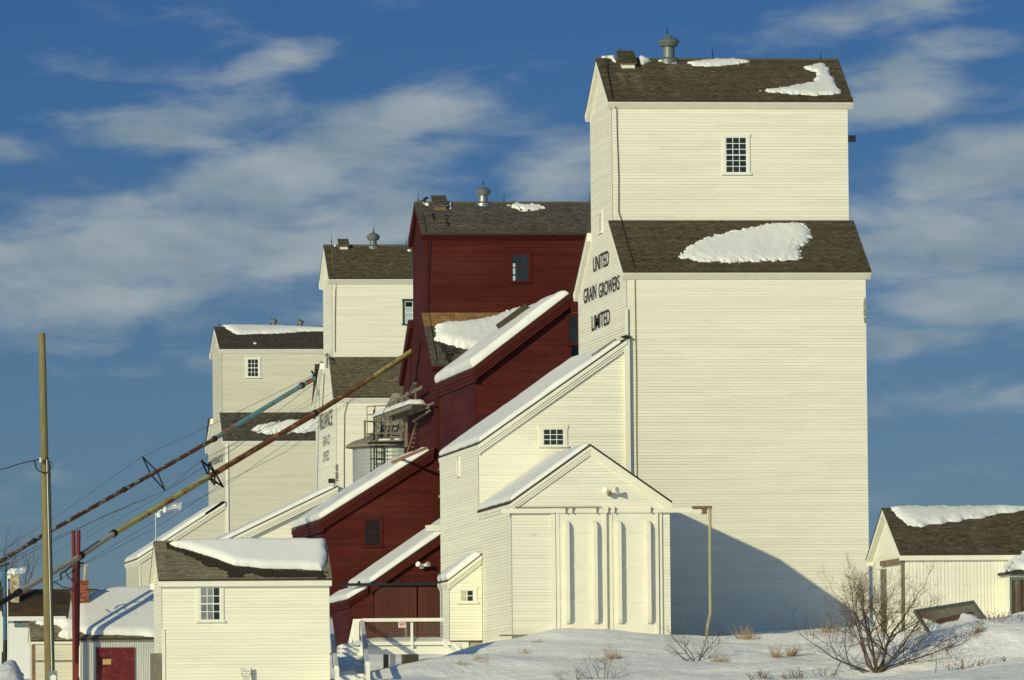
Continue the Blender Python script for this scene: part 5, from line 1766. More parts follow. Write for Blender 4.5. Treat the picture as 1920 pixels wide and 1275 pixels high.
m.build('shingles', SHINGH, r, kind='stuff')
snow_slab('snow_patch', 'broad deep snow blanket on the tin shed roof above the red doors', TS.O, (1, 0, 0), TS.v,
          [(.14, .75), (.4, .38), (.9, .30), (1.6, .34), (2.4, .26), (3.0, .18), (3.5, .02), (5.2, .02), (5.2, TS.L + .1), (2.4, TS.L + .08), (1.5, TS.L - .15), (.05, TS.L - 1.3), (.1, 1.4)], .30, .5, cell=.07, rag=.04, ragscale=.6, seed=62, lump=.03, group='snow patches on the roofs')
m = MB(); m.box(TS.X0, TS.X1, TS.Y0 - .1, TS.Y0 - .032, TS.ze - .17, TS.ze - .01); m.build('fascia', GREYWOOD, tsr)
def ppd(px, py, off=.04):
    return onY(px, py, TS.Y0 - off)
dl, dr, dt = ppd(182.5, 1240)[0], ppd(250, 1240)[0], ppd(216, 1217)[2]
for a_ in ((dl - .06, dl + .06, 3, dt + .08), (dr - .06, dr + .06, 3, dt + .08), (dl + .061, dr - .061, dt - .04, dt + .08)):
    m = MB(); m.box(a_[0], a_[1], TS.Y0 - .12, TS.Y0 - .03, a_[2], a_[3]); m.build('door_frame', DOORRED, tsr)
xmid = ppd(217.5, 1240)[0]
for xa, xb in ((dl + .07, xmid - .008), (xmid + .008, dr - .07)):
    m = MB(); m.box(xa, xb, TS.Y0 - .075, TS.Y0 - .04, 3, dt - .05)
    d = m.build('door', DOORRED, tsr)
    for k in range(5):
        zt = dt - .13 - k * .40
        m = MB(); m.box(xa + .13, xb - .13, TS.Y0 - .092, TS.Y0 - .076, zt - .26, zt); m.build('door_panel', DOORRED, d)
m = MB(); m.box(xmid + .03, xmid + .09, TS.Y0 - .13, TS.Y0 - .077, ppd(0, 1261)[2] - .04, ppd(0, 1261)[2] + .04); m.build('door_knob', DARKM, tsr)
a, b = ppd(192.5, 1246), ppd(208, 1236)
m = MB(); m.box(a[0], b[0], TS.Y0 - .100, TS.Y0 - .0935, a[2], b[2]); nt_ = m.build('notice', SIGNY, tsr)
# brick chimney behind its ridge, with a pale flue pipe
def chimney(name, label, px0, px1, py0, py1, D, bm, flue=False, snowcap=False, zlow=None):
    a, b = at(px0, py1, D), at(px1, py0, D)
    w = b[0] - a[0]
    z0, z1 = (zlow if zlow is not None else a[2]), b[2]
    root = thing(name, label, 'chimney', (a[0] + w / 2, a[1] + w / 2, z0))
    m = MB(); m.box(a[0] + .012, a[0] + w - .012, a[1] + .012, a[1] + w - .012, z0, z1 - .01); m.build('mortar_core', MORTAR, root)
    hb = .085
    k = 0
    z = z0
    while z < z1 - .03:
        m = MB()
        nb = 2
        offs = (0.5 if k % 2 else 0)
        xs = [0] + [(i + (.5 if offs else 1)) / nb for i in range(nb)] + [1]
        xs = sorted(set([min(1, max(0, x)) for x in xs]))
        for i in range(len(xs) - 1):
            m = MB()
            o1 = rnd.uniform(0, .006)
            m.box(a[0] + w * xs[i] + .004, a[0] + w * xs[i + 1] - .004, a[1] - o1, a[1] + .1, z, z + hb - .012, rnd.uniform(-1, 1))
            m.build('brick', bm, root)
        m = MB(); m.box(a[0] - .004, a[0] + .0115, a[1] + .102, a[1] + w, z, z + hb - .012, rnd.uniform(-1, 1)); m.build('brick', bm, root)
        z += hb; k += 1
    m = MB(); m.box(a[0] - .03, a[0] + w + .03, a[1] - .03, a[1] + w + .03, z1 - .06, z1 + .02); m.build('crown', bm, root)
    if flue:
        p = at((px0 + px1) / 2 + 1, py0, D + .2); q = at((px0 + px1) / 2 + 2.5, py0 - 31, D + .2)
        m = MB(); m.tube([p, q], .075, 8); m.tube([q - np.array([.12, 0, .03]), q + np.array([.12, 0, -.03])], .06, 8); m.build('flue', CREAMBRICK, root)
    return root
chimney('chimney', 'red brick chimney with a pale flue pipe behind the red posts', 149.5, 166.5, 1089, 1122, 269.9, BRICK, flue=True, zlow=TS.zr - 1.6)

# ---- small pale shed left of the red posts
SS = gable_shed('lean_shed', 'little pale shed with a shingled roof half cleared of snow behind the utility pole', 'shed',
                (62, 1230), 268.6, (148, 1230), (57, 1230), (100, 1200.5), (100, 1167), WEATHERCREAM, TRIM, SHINGH, 3.0, seed=161, h=.12, course=.11, sw=.2, oel=.12, oer=.02, ov=.15, fascia=.16)
snow_slab('snow_patch', 'snow on the right half of the little pale shed roof', SS.O, SS.u, SS.v,
          [(a, min(b, SS.L + .1)) for a, b in on_roof(SS.O, SS.v, [(112, 1188), (118, 1184), (113, 1174), (100, 1172), (98, 1160), (150, 1158), (150, 1195), (140, 1198), (118, 1198), (110, 1192)])], .34, .35, cell=.06, rag=.05, seed=63, lump=.04, group='snow patches on the roofs')
snow_slab('snow_patch', 'small snow lump at the ridge of the little pale shed', SS.O, SS.u, SS.v,
          [(a, min(b, SS.L + .05)) for a, b in on_roof(SS.O, SS.v, [(65, 1166), (92, 1163), (92, 1172), (78, 1173), (68, 1170)])], .2, .25, cell=.05, rag=.03, seed=64, group='snow patches on the roofs')
m = MB()
a, b = onY(62, 1239.5, SS.Y0 - .05), onY(140, 1241, SS.Y0 - .05)
m.box(a[0], b[0], SS.Y0 - .07, SS.Y0 - .035, a[2] - .03, a[2] + .03); m.build('rail', GREYWOOD, SS.root)
m = MB(); m.box(SS.X0 - .05, SS.X0 + .07, SS.Y0 - .06, SS.Y0 + .04, 3, SS.ze - .2); m.build('corner_board', BROWNWOOD, SS.root)

# ---- long low building with a rusty brown roof at the back left
LB = Elev()
c = at(20, 1200, 330)
LB.Y0 = c[1]
LB.X0 = onY(12, 1200, LB.Y0)[0]; LB.X1 = onY(237, 1200, LB.Y0)[0]
LB.ze = onY(80, 1155, LB.Y0 - .3)[2]; LB.Ym = LB.Y0 + 4.5
LB.zr = onY(80, 1105, LB.Ym)[2]
lbr = thing('low_building', 'long low white building with a rusty brown shingle roof behind the poles', 'building', ((LB.X0 + LB.X1) / 2, LB.Ym, 4))
m = MB()
m.poly([(LB.X0, LB.Y0, 2), (LB.X1, LB.Y0, 2), (LB.X1, LB.Y0, LB.ze), (LB.X0, LB.Y0, LB.ze)])
m.poly([(LB.X0, LB.Y0, 2), (LB.X0, LB.Ym + 4.5, 2), (LB.X0, LB.Ym + 4.5, LB.ze), (LB.X0, LB.Ym, LB.zr), (LB.X0, LB.Y0, LB.ze)])
m.poly([(LB.X1, LB.Y0, 2), (LB.X1, LB.Ym + 4.5, 2), (LB.X1, LB.Ym + 4.5, LB.ze), (LB.X1, LB.Ym, LB.zr), (LB.X1, LB.Y0, LB.ze)])
m.build('wall', WHITEWALL, lbr)
m = MB()
slab(m, LB.X0 - .3, LB.X1 + .3, LB.Y0 - .3, LB.ze, LB.Ym, LB.zr, .1); slab(m, LB.X0 - .3, LB.X1 + .3, LB.Ym + 4.8, LB.ze, LB.Ym, LB.zr, .1)
r = m.build('roof', ROOFD, lbr)
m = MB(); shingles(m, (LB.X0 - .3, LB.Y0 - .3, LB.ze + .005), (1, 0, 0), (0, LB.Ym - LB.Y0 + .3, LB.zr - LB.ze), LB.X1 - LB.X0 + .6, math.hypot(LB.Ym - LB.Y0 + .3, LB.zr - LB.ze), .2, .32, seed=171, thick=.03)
m.build('shingles', BROWNROOF, r, kind='stuff')
m = MB(); m.box(LB.X0 - .3, LB.X1 + .3, LB.Y0 - .33, LB.Y0 - .301, LB.ze - .28, LB.ze - .02); m.build('fascia', WHITEWALL, lbr)
m = MB(); a, b = onY(27, 1176, LB.Y0), onY(54, 1164, LB.Y0)
m.box(a[0], b[0], LB.Y0 - .06, LB.Y0 - .002, a[2], b[2]); w0 = m.build('window', BLUEGREY, lbr)
m = MB()
for k in range(3):
    xa = a[0] + (b[0] - a[0]) * (k + .06) / 3
    m = MB(); m.box(xa, a[0] + (b[0] - a[0]) * (k + .94) / 3, LB.Y0 - .07, LB.Y0 - .061, a[2] + .06, b[2] - .06); m.build('pane', mat('frosted_pane_%d' % k, (.10 + .06 * k, .16 + .03 * k, .17), rough=.3, var=.5, nscale=6), w0)
# a neighbouring white building, only its edge in the picture
m = MB()
a, b = at(-60, 1260, 300), at(4.2, 1146, 300)
m.box(a[0], b[0], a[1], a[1] + 5, 2, b[2])
o = m.build('white_building', WHITEWALL)
tag(o, 'sliver of a plain white building behind the blue post', 'building')
chimney('chimney', 'stubby cream brick chimney with snow on top at the far left', 20.5, 36, 1078, 1106, 331.5, CREAMBRICK, zlow=LB.zr - 1.2)
c = at(28, 1076, 331.7)
snow_slab('snow_patch', 'snow cap on the cream brick chimney', (c[0] - .42, c[1] - .2, c[2] + .05), (1, 0, 0), (0, 1, 0), [(0, 0), (.85, 0), (.85, .9), (0, .9)], .28, .3, cell=.06, seed=66, lump=.03, group='snow patches on the roofs')
pb, pt_ = at(16, 1262, 296), at(14, 1079, 296)
yard_lamp('yard_lamp', 'clear-bowled yard lamp on a thin white pole at the far left', (pt_[0], pt_[1], 3.4), pt_[2], (.36, -.1, .12), .75, WTRIM)

# ---- right-hand shed of upright boards
RS = gable_shed('board_shed', 'cream shed of upright boards with a snow-capped shingle roof at the right edge', 'shed',
                (1698, 1100), 215, (2120, 1100), (1637, 1100), (1800, 1038), (1800, 951.5), CREAM, TRIM, SHING, 4.8, seed=181, walls=None, course=.10, sw=.17, ov=.22, oel=.25, fascia=.26,
                tone=lambda u, d, t: t * 1.2 + (.35 if abs(u - 3.4 - .1 * d) < .35 else 0) * (.5 + .5 * math.sin(9 * d)))
zt = RS.ze + RS.s * RS.ov - .05
x = RS.X0
while x < RS.X1:
    w = rnd.uniform(.125, .16)
    m = MB(); pr = rnd.uniform(.012, .030)
    m.box(x + .005, x + w - .005, RS.Y0 - pr, RS.Y0 + .02, 5.2, zt, rnd.uniform(-1, 1))
    if x < RS.X0 + 6.5:
        m.build('board', CREAM, RS.root)
    x += w
y = RS.Y0
while y < RS.Yb:
    w = .15
    yc = y + w / 2
    zz = RS.ze + RS.s * (RS.ov + min(yc - RS.Y0, RS.Yb - yc)) - .07
    m = MB(); m.box(RS.X0 - rnd.uniform(.012, .026), RS.X0 + .02, y + .004, y + w - .004, 5.2, zz, rnd.uniform(-1, 1)); m.build('board', BRIGHT, RS.root)
    y += w
m = MB()
m.poly([(RS.X0 + .03, RS.Y0 + .03, 5), (RS.X0 + .03, RS.Yb, 5), (RS.X0 + .03, RS.Yb, zt), (RS.X0 + .03, RS.Ym, RS.zr - .1), (RS.X0 + .03, RS.Y0 + .03, zt)])
m.poly([(RS.X0, RS.Y0 + .025, 5), (RS.X1, RS.Y0 + .025, 5), (RS.X1, RS.Y0 + .025, zt), (RS.X0, RS.Y0 + .025, zt)])
m.build('backing', DARKGAP, RS.root)
snow_slab('snow_patch', 'broad wedge of snow along the ridge of the board shed', RS.O, RS.u, RS.v,
          [(a, min(b, RS.L + .06)) for a, b in on_roof(RS.O, RS.v, [(1664, 950), (1700, 945), (2000, 945), (2000, 950), (1925, 957), (1880, 963), (1840, 971), (1790, 979), (1750, 984), (1716, 989), (1697, 982), (1678, 968)])], .17, .6, cell=.055, rag=.10, ragscale=.35, seed=67, lump=.03, group='snow patches on the roofs')
# rusty track and post on the gable end
m = MB()
a, b = onX(1652, 1057, RS.X0 - .1), onX(1692, 1051, RS.X0 - .1)
m.bar(a, b, .10, .20); m.build('door_track', mat('rusted_track', (.21, .15, .11), rough=.9, var=.5, nscale=6), RS.root)
m = MB(); m.bar(onX(1692, 1050, RS.X0 - .1), onX(1693, 1195, RS.X0 - .1), .10, .12); m.build('track_post', GREYWOOD, RS.root)
m = MB(); p, q = onX(1653, 1068, RS.X0), onX(1664, 1180, RS.X0)
m.box(RS.X0 - .055, RS.X0 - .03, q[1], p[1], q[2] - .4, p[2]); m.build('weathered_door', GREYWOOD, RS.root)
# porch with its own little snowy roof and a weathered door
PO = Elev()
PO.Yf = RS.Y0 - 1.3
pl_, pt2 = onY(1883, 1075, PO.Yf), onY(1938, 1040, PO.Yf)
PO.X0 = onY(1892, 1100, PO.Yf)[0]; PO.X1 = PO.X0 + 2.6
xm2 = (PO.X0 + PO.X1) / 2
pe = onY(1884, 1074, PO.Yf - .15)
zt_ = pe[2] + .85
yt_ = RS.Y0 + .05
yf_ = PO.Yf - .15
m = MB()
A_, B_, C_, D_, E_ = (pe[0], yf_, pe[2]), (pe[0] + 3.4, yf_, pe[2]), (pe[0] + 3.4, yt_, zt_), (pe[0] + .95, yt_, zt_), (pe[0], yt_, pe[2])
m.poly([A_, B_, C_, D_]); m.poly([A_, D_, E_])
dn_ = lambda p: (p[0], p[1], pe[2] - .07)
m.poly([dn_(A_), dn_(B_), B_, A_]); m.poly([dn_(E_), dn_(A_), A_, E_]); m.poly([dn_(A_), dn_(E_), (pe[0] + 3.4, yt_, pe[2] - .07), dn_(B_)])
m.build('porch_roof', ROOFD, RS.root)
PO.O = np.array([pe[0], yf_, pe[2]]); PO.v = np.array([0, yt_ - yf_, zt_ - pe[2]])
Lp = float(np.linalg.norm(PO.v))
snow_slab('snow_patch', 'snow on the small porch roof of the board shed', PO.O, (1, 0, 0), PO.v, [(.12, .12), (.35, .18), (.5, .30), (.8, .22), (1.2, .1), (3.3, .1), (3.3, Lp), (.98, Lp)], .2, .35, cell=.05, rag=.05, seed=68, lump=.02, group='snow patches on the roofs')
snow_slab('snow_patch', 'snow on the hip end of the small porch roof', (pe[0], yf_, pe[2] + .004), (0, 1, 0), (.95, 0, zt_ - pe[2]), [(.1, .05), (yt_ - yf_ - .02, .05), (yt_ - yf_ - .02, math.hypot(.95, .85) - .05)], .12, .3, cell=.05, rag=.03, seed=69, group='snow patches on the roofs')
m = MB()
claps(m, [(5, PO.X0, PO.X1), (pe[2] - .02, PO.X0, PO.X1)], fnY(PO.Yf), .4, seed=191, t=.01)
m.build('porch_wall', CREAM, RS.root)
m = MB(); m.poly([(PO.X0, PO.Yf, 5), (PO.X0, RS.Y0, 5), (PO.X0, RS.Y0, pe[2] + .4), (PO.X0, PO.Yf, pe[2] - .02)]); m.build('porch_wall', CREAM, RS.root)
m = MB(); z1_ = onY(1900, 1086, PO.Yf)[2]
da, db = onY(1893.5, 1120, PO.Yf)[0], onY(1945, 1120, PO.Yf)[0]
m.box(da, db, PO.Yf - .06, PO.Yf - .015, z1_ - .02, z1_ + .10); m.build('door_frame', TEAL, RS.root)
m = MB(); m.box(da, da + .08, PO.Yf - .06, PO.Yf - .015, 5, z1_ - .021); m.build('door_frame', TEAL, RS.root)
k = 0
x = da + .09
dd = None
m = MB(); m.box(x, db, PO.Yf - .025, PO.Yf - .015, 5, z1_ - .03); dd = m.build('weathered_door', OLDDOOR, RS.root)
while x < db:
    m = MB(); m.box(x + .006, x + .10, PO.Yf - .05 - rnd.uniform(0, .012), PO.Yf - .026, 5, z1_ - .04, rnd.uniform(-1, 1)); m.build('board', OLDDOOR, dd); x += .108

# ---- old metal wagon box half buried in the snow
D = 209.5
pc = [at(1713, 1149, D), at(1826, 1131, D + .4), at(1862, 1182, D - 1.0), at(1748, 1200, D - 1.4)]
nb = np.cross(pc[1] - pc[0], pc[3] - pc[0]); nb /= np.linalg.norm(nb)
if nb[1] > 0: nb = -nb
wb = thing('wagon_box', 'tilted blue-grey metal wagon box half filled with snow by the board shed', 'wagon box', pc[3])
for i in range(4):
    m = MB()
    p, q = pc[i], pc[(i + 1) % 4]
    m.prism([p, q, q + nb * .13, p + nb * .13], np.cross((q - p) / np.linalg.norm(q - p), nb) * .07); m.build('side', BLUEGREY, wb)
m = MB(); m.poly(pc); m.build('floor_panel', GREYWOOD, wb)
m = MB()
mid0, mid1 = pc[0] * .45 + pc[3] * .55, pc[1] * .55 + pc[2] * .45
m.prism([pc[0] * .62 + pc[3] * .38 + (pc[1] - pc[0]) * .25 + nb * .02, pc[1] * .7 + pc[2] * .3 - (pc[1] - pc[0]) * .12 + nb * .02, pc[1] * .4 + pc[2] * .6 - (pc[1] - pc[0]) * .15 + nb * .02, pc[0] * .3 + pc[3] * .7 + (pc[1] - pc[0]) * .2 + nb * .02], nb * .03); m.build('rusted_panel', REDRUST, wb)
ub = (pc[1] - pc[0]); ul = np.linalg.norm(ub); vbx = (pc[0] - pc[3]); vl = np.linalg.norm(vbx)
snow_slab('snow_patch', 'snow drifted inside the tilted wagon box', pc[3] + nb * .03, ub, vbx, [(.05, .05), (ul - .08, .05), (ul * .86, vl * .55), (ul * .70, vl * .66), (ul * .55, vl * .42), (ul * .25, vl * .42), (.1, vl * .75)], .2, .3, cell=.05, rag=.06, seed=69, lump=.03, group='snow patches on the roofs')

# ------------------------------------------------------------------ deck, steps, posts, pipes
DK = 226.0
Yd = at(760, 1165, DK)[1]
Pd = lambda px, py, off=0.0: onY(px, py, Yd + off)
deck = thing('loading_deck', 'white railed wooden deck between the front hut and the tallest elevator', 'deck', Pd(740, 1225) + np.array([0, 0, -1]))
zr_, zr2_ = Pd(755, 1160)[2], Pd(755, 1170)[2]
def wbox(nm, p0, p1, th=.09, off=0.0, m_=None, par=None):
    a, b = Pd(*p0, off), Pd(*p1, off)
    m = MB(); m.box(min(a[0], b[0]), max(a[0], b[0]), Yd + off, Yd + off + th, min(a[2], b[2]), max(a[2], b[2])); return m.build(nm, m_ or WTRIM, par or deck)
wbox('handrail', (680, 1166), (832, 1158.5), .14)
wbox('post', (770, 1167), (775, 1226), .14, -.05)
wbox('post', (678, 1166), (682, 1230), .14, .0)
wbox('post', (759, 1168), (763.5, 1200), .1, 2.2, GALV)
wbox('floor_beam', (690, 1204.5), (846, 1209), .10, .0)
wbox('floor_beam', (690, 1211), (846, 1216), .09, .12)
wbox('floor_beam', (690, 1217), (846, 1226), .10, -.02)
zf = Pd(760, 1204)[2]
m = MB(); m.box(Pd(690, 1204)[0], Pd(846, 1204)[0], Yd + .1, Yd + 7.0, zf - .10, zf - .02); m.build('deck_floor', GREYWOOD, deck)
# wire mesh infill
m = MB()
xa, xb, za, zb = Pd(684, 1198)[0], Pd(828, 1198)[0], zf + .05, Pd(755, 1167)[2]
x = xa
while x < xb:
    m.bar((x, Yd + .06, za), (x, Yd + .06, zb), .008); x += .07
z = za
while z < zb:
    m.bar((xa, Yd + .06, z), (xb, Yd + .06, z), .008); z += .07
m.build('wire_mesh', GREYWOOD, deck, kind='stuff')
for pa, pb in (((832, 1207), (862, 1238)), ((848, 1207), (872, 1232))):
    m = MB(); m.bar(Pd(*pa), Pd(*pb), .16, .12); m.build('brace', WTRIM, deck)
for px, off in ((737, .4), (724, 2.6)):
    wbox('leg', (px - 4.5, 1227), (px + 5, 1276), .2, off, WTRIM if px == 737 else GREYWOOD)
wbox('leg', (866, 1206), (879, 1245), .2, .8, BRIGHT)
wbox('pier', (759, 1226), (785, 1252), 1.2, 3.0, CONC)
# sign on the mesh
a, b = Pd(747, 1177, .02), Pd(760.5, 1164.5, .02)
sg2 = thing('warning_sign', 'small red and white warning sign on the deck railing mesh', 'sign', (a[0], Yd + .02, a[2]))
m = MB(); m.box(a[0], b[0], Yd + .02, Yd + .035, a[2], b[2]); m.build('board', SIGNW, sg2)
m = MB(); m.box(a[0] + .03, b[0] - .03, Yd + .016, Yd + .0195, a[2] + (b[2] - a[2]) * .42, b[2] - .03); m.build('red_field', SIGNR, sg2)
flat_text(sg2, 'DANGER', (a[0] + .05, Yd + .0145, a[2] + (b[2] - a[2]) * .58), (1, 0, 0), (0, 0, 1), b[0] - a[0] - .1, .08, SIGNW, (0, 0, 0), .01)
flat_text(sg2, 'KEEP OUT', (a[0] + .05, Yd + .0145, a[2] + (b[2] - a[2]) * .14), (1, 0, 0), (0, 0, 1), b[0] - a[0] - .1, .055, SIGNR, (0, 0, 0), .01)
snow_slab('snow_patch', 'long low drift of snow lying on the deck behind its railing', (Pd(690, 1204)[0], Yd + .05, zf - .02), (1, 0, 0), (0, 1, 0), [(0, 0), (Pd(846, 1204)[0] - Pd(690, 1204)[0], 0), (Pd(846, 1204)[0] - Pd(690, 1204)[0], 6.5), (0, 6.5)], .22, .5, cell=.12, seed=71, rag=.03, lump=.05, group='snow patches on the roofs')
# stairs down between hut and deck
stair = thing('stairs', 'white wooden stairs coming down beside the front hut, choked with snow', 'stairs', Pd(665, 1275) + np.array([0, -4, -.5]))
top0, top1 = at(634, 1213, 226), at(684, 1211, 226)
bot0, bot1 = at(628, 1300, 207), at(692, 1298, 207)
NS = 10
for i in range(NS):
    t = (i + .5) / NS
    p, q = top0 + (bot0 - top0) * t, top1 + (bot1 - top1) * t
    dd = (top0 - bot0) / NS
    m = MB(); m.prism([p, q, q + np.array([dd[0], dd[1], 0]), p + np.array([dd[0], dd[1], 0])], (0, 0, .06)); m.build('tread', WTRIM, stair)
    m = MB(); m.prism([p + np.array([0, .02, -abs(dd[2])]), q + np.array([0, .02, -abs(dd[2])]), q + np.array([0, .02, 0]), p + np.array([0, .02, 0])], (0, .03, 0)); m.build('riser', WTRIM, stair)
    # a cushion of snow left on each step, thinner on the swept right side
    w_ = q - p
    wl = float(np.linalg.norm(w_))
    snow_slab('snow_patch', ('lowest', 'second lowest', 'third lowest', 'fourth', 'fifth', 'sixth', 'seventh', 'third highest', 'second highest', 'highest')[NS - 1 - i] + ' step of the white stairs under its snow cushion', p + np.array([0, 0, .06]), w_, np.array([dd[0], dd[1], 0]), [(0, .02), (wl * (.62 + .1 * math.sin(i * 2.1)), .02), (wl * (.70 + .1 * math.sin(i * 2.1)), 1.6), (0, 1.6)], .16, .3, cell=.09, seed=300 + i, rag=.06, group='snow on the steps')
for p, q in ((top0, bot0), (top1, bot1)):
    m = MB(); m.bar(p + np.array([0, 0, -.1]), q + np.array([0, 0, -.1]), .08, .34); m.build('stringer', WTRIM, stair)
hr = [((679, 1166, 226), (689, 1244, 209)), ((619, 1160, 226), (631, 1252, 208.5))]
for (xa_, ya_, da_), (xb_, yb_, db_) in hr:
    m = MB(); m.bar(at(xa_, ya_, da_), at(xb_, yb_, db_), .16, .14); m.build('handrail', WTRIM, stair)
    b_ = at(xb_ + 1, yb_, db_)
    m = MB(); m.bar(b_, b_ + np.array([0, 0, -1.5]), .14, .14, up=(0, 1, 0)); m.build('post', WTRIM, stair)
    m = MB(); m.bar(at(xa_ + 1, ya_ + 30, da_ - 1), at(xb_ - 1, yb_ + 26, db_), .10, .10); m.build('mid_rail', WTRIM, stair)
    t_ = at(xa_, ya_, da_)
    m = MB(); m.bar(t_, t_ + np.array([0, 0, -1.4]), .14, .14, up=(0, 1, 0)); m.build('post', WTRIM, stair)
# second short white railing at the head of the stairs
rail2 = thing('short_railing', 'short shaded white railing in front of the red lean-to', 'railing', at(665, 1206, 233))
m = MB(); m.bar(at(656, 1206, 233), at(665, 1164, 233), .14, .1, up=(0, 1, 0)); m.build('brace', WTRIM, rail2)
m = MB(); m.bar(at(667.5, 1210, 233), at(667.5, 1163, 233), .26, .14, up=(0, 1, 0)); m.build('post', WTRIM, rail2)
m = MB(); m.bar(at(662, 1163.5, 233), at(684, 1163, 233), .14, .12, up=(0, 0, 1)); m.build('handrail', WTRIM, rail2)

# white box end poking out beside the red wall
m = MB()
a, b = onY(800.5, 996, A1.Yb + 1.2), onY(830, 984.5, A1.Yb + 1.2)
m.box(a[0], A1.X0 + 1.4, A1.Yb + 1.2, A1.Yb + 1.8, a[2], b[2]); m.build('vent_duct', SIGNW, R1)

# ---- utility pole with conduit and meter
Dp = 214.8
up_ = thing('utility_pole', 'tall bare wooden utility pole with a dark conduit and electricity meter', 'utility pole', at(94, 1290, Dp))
b0, t0 = at(93, 1300, Dp), at(78.5, 625, Dp)
k = Dp / F0
m = MB(); m.tube([b0, b0 * .5 + t0 * .5, t0], [8.6 * k, 7.6 * k, 6.6 * k], 14); m.build('pole', POLE, up_, smooth=True)
side = np.array([1.0, -.15, 0])
q0, q1 = at(100.0, 1260, Dp - .12), at(91.5, 865, Dp - .1)
m = MB(); m.tube([q0, q1], 2.9 * k, 10); m.build('conduit', mat('dark_conduit', (.022, .032, .030), rough=.5, var=.2, nscale=3), up_)
q0, q1 = at(97.0, 1258, Dp - .28), at(87.8, 862, Dp - .26)
m = MB(); m.tube([q0, q1], .75 * k, 6); m.build('cable_guard', WTRIM, up_)
m = MB(); c = at(99, 1266, Dp - .2); m.box(c[0] - 8 * k, c[0] + 8 * k, c[1] - .12, c[1] + .08, c[2] - 12 * k, c[2] + 8 * k); mb_ = m.build('meter_box', GALV, up_)
m = MB(); c = at(100, 1271, Dp - .42); m.tube([c + np.array([0, .1, 0]), c], 6 * k, 16); m.build('meter', SIGNW, mb_)
m = MB(); c = at(76, 862, Dp - .25); m.lathe(c, [(.03, -.1), (.05, -.03), (.035, .0), (.055, .05), (.02, .09)], 10); m.build('insulator', SIGNW, up_)
m = MB(); c = at(88.5, 860, Dp - .22); m.lathe(c, [(.05, -.08), (.06, .0), (.03, .06)], 10); m.build('weather_head', DARKM, up_)
m = MB()
loop = [(64, 863.5), (66, 872), (68, 879), (74, 884), (84, 887), (92, 884), (95, 876), (93, 868), (89.5, 861)]
m.tube([at(x, y, Dp - .3) for x, y in loop], 1.0 * k, 5)
loop = [(67, 864), (68, 873), (71, 881), (78, 885), (90, 886), (99, 878), (100, 872), (95, 864)]
m.tube([at(x, y, Dp - .33) for x, y in loop], .45 * k, 4)
m.build('drip_loop', BLACKP, up_)
m = MB()
m.tube([at(-30, 889, Dp + 30), at(0, 880.5, Dp + 10), at(15, 877, Dp + 5), at(30, 871.5, Dp + 2), at(48, 867, Dp), at(64, 863.5, Dp - .3), at(74, 861, Dp - .25)], 1.05 * k, 5)
o = m.build('service_cable', BLACKP)
tag(o, 'black twisted service cable coming in from the left to the utility pole', 'cable')

# ---- red trestle posts
Dr = 267.2
tp = thing('trestle', 'pair of dark red posts holding up the grey end of the yellow spout', 'trestle', at(143, 1290, Dr))
kr = Dr / F0
for (xb_, xt_, yt_, dd_, r_) in ((140.3, 137.8, 995, .3, 3.7), (144.5, 147.4, 994, 0, 3.7)):
    m = MB(); m.tube([at(xb_, 1300, Dr + dd_), at(xt_, yt_, Dr + dd_)], [r_ * 1.15 * kr, r_ * kr], 12); m.build('post', POSTRED, tp, smooth=True)
m = MB(); m.bar(at(135, 1048, Dr - .1), at(152, 1042, Dr - .1), .12, .12); m.build('saddle', POSTRED, tp)
m = MB(); m.bar(at(150, 1056, Dr), at(158, 1055.5, Dr), .10, .10); m.build('bracket', DARKM, tp)
m = MB(); m.tube([at(150.2, 1211, Dr - .1), at(149.5, 1270, Dr - .1)], .05, 6); m.build('downpipe', SIGNW, tp)
m = MB(); m.tube([at(113, 1076, Dr), at(124, 1069, Dr), at(136, 1060, Dr)], .05, 5); m.tube([at(113, 1076, Dr), at(115, 1088, Dr)], .05, 5); m.tube([at(101, 1090, Dr), at(118, 1101, Dr), at(140, 1104, Dr)], .025, 4); m.tube([at(122, 1069, Dr), at(128, 1082, Dr), at(137, 1090, Dr)], .03, 4)
m.build('loose_cable', DARKM, tp)

# ---- loading spouts
def spout(name, label, pts, rads, mats_, joints, jm):
    root = thing(name, label, 'grain spout', at(*pts[len(pts) // 2]))
    P = [at(*p) for p in pts]
    for i in range(len(P) - 1):
        m = MB(); m.tube([P[i], P[i + 1]], rads[i], 14); m.build('pipe', mats_[i], root, smooth=True)
    for j, (x, y, D, s) in enumerate(joints):
        p = at(x, y, D)
        # nearest segment direction
        best = min(range(len(P) - 1), key=lambda i: np.linalg.norm(np.cross(p - P[i], (P[i + 1] - P[i]) / np.linalg.norm(P[i + 1] - P[i]))) + (0 if pts[i][0] <= x <= pts[i + 1][0] or pts[i + 1][0] <= x <= pts[i][0] else 9))
        d = P[best + 1] - P[best]; d = d / np.linalg.norm(d)
        p = P[best] + d * float((p - P[best]) @ d)
        m = MB(); m.tube([p - d * .10 * s, p + d * .10 * s], rads[best] * 1.32, 14); m.build('coupling', jm, root)
    return root, P
def dep(x, x0, d0, x1, d1):
    return d0 + (d1 - d0) * (x - x0) / (x1 - x0)
ends = ((-30, 1149, 255), (787, 650, 283))
yl = lambda x: 1131.5 + (650 - 1131.5) * (x / 787.0) ** 1.0
dy = lambda x: dep(x, 0, 263.7, 787, 282.5)
xs_ = [(-30, 1150), (34, 1111), (150, 1043), (213, 1000.5), (390, 895), (590, 776), (700, 706.5), (786, 650)]
ypts = [(x, y, dy(x)) for x, y in xs_]
yr = [5.2 * .0253] + [5.8 * .0253] * 2 + [5.9 * .0256, 5.5 * .0262, 5.0 * .0268, 5.4 * .0272]
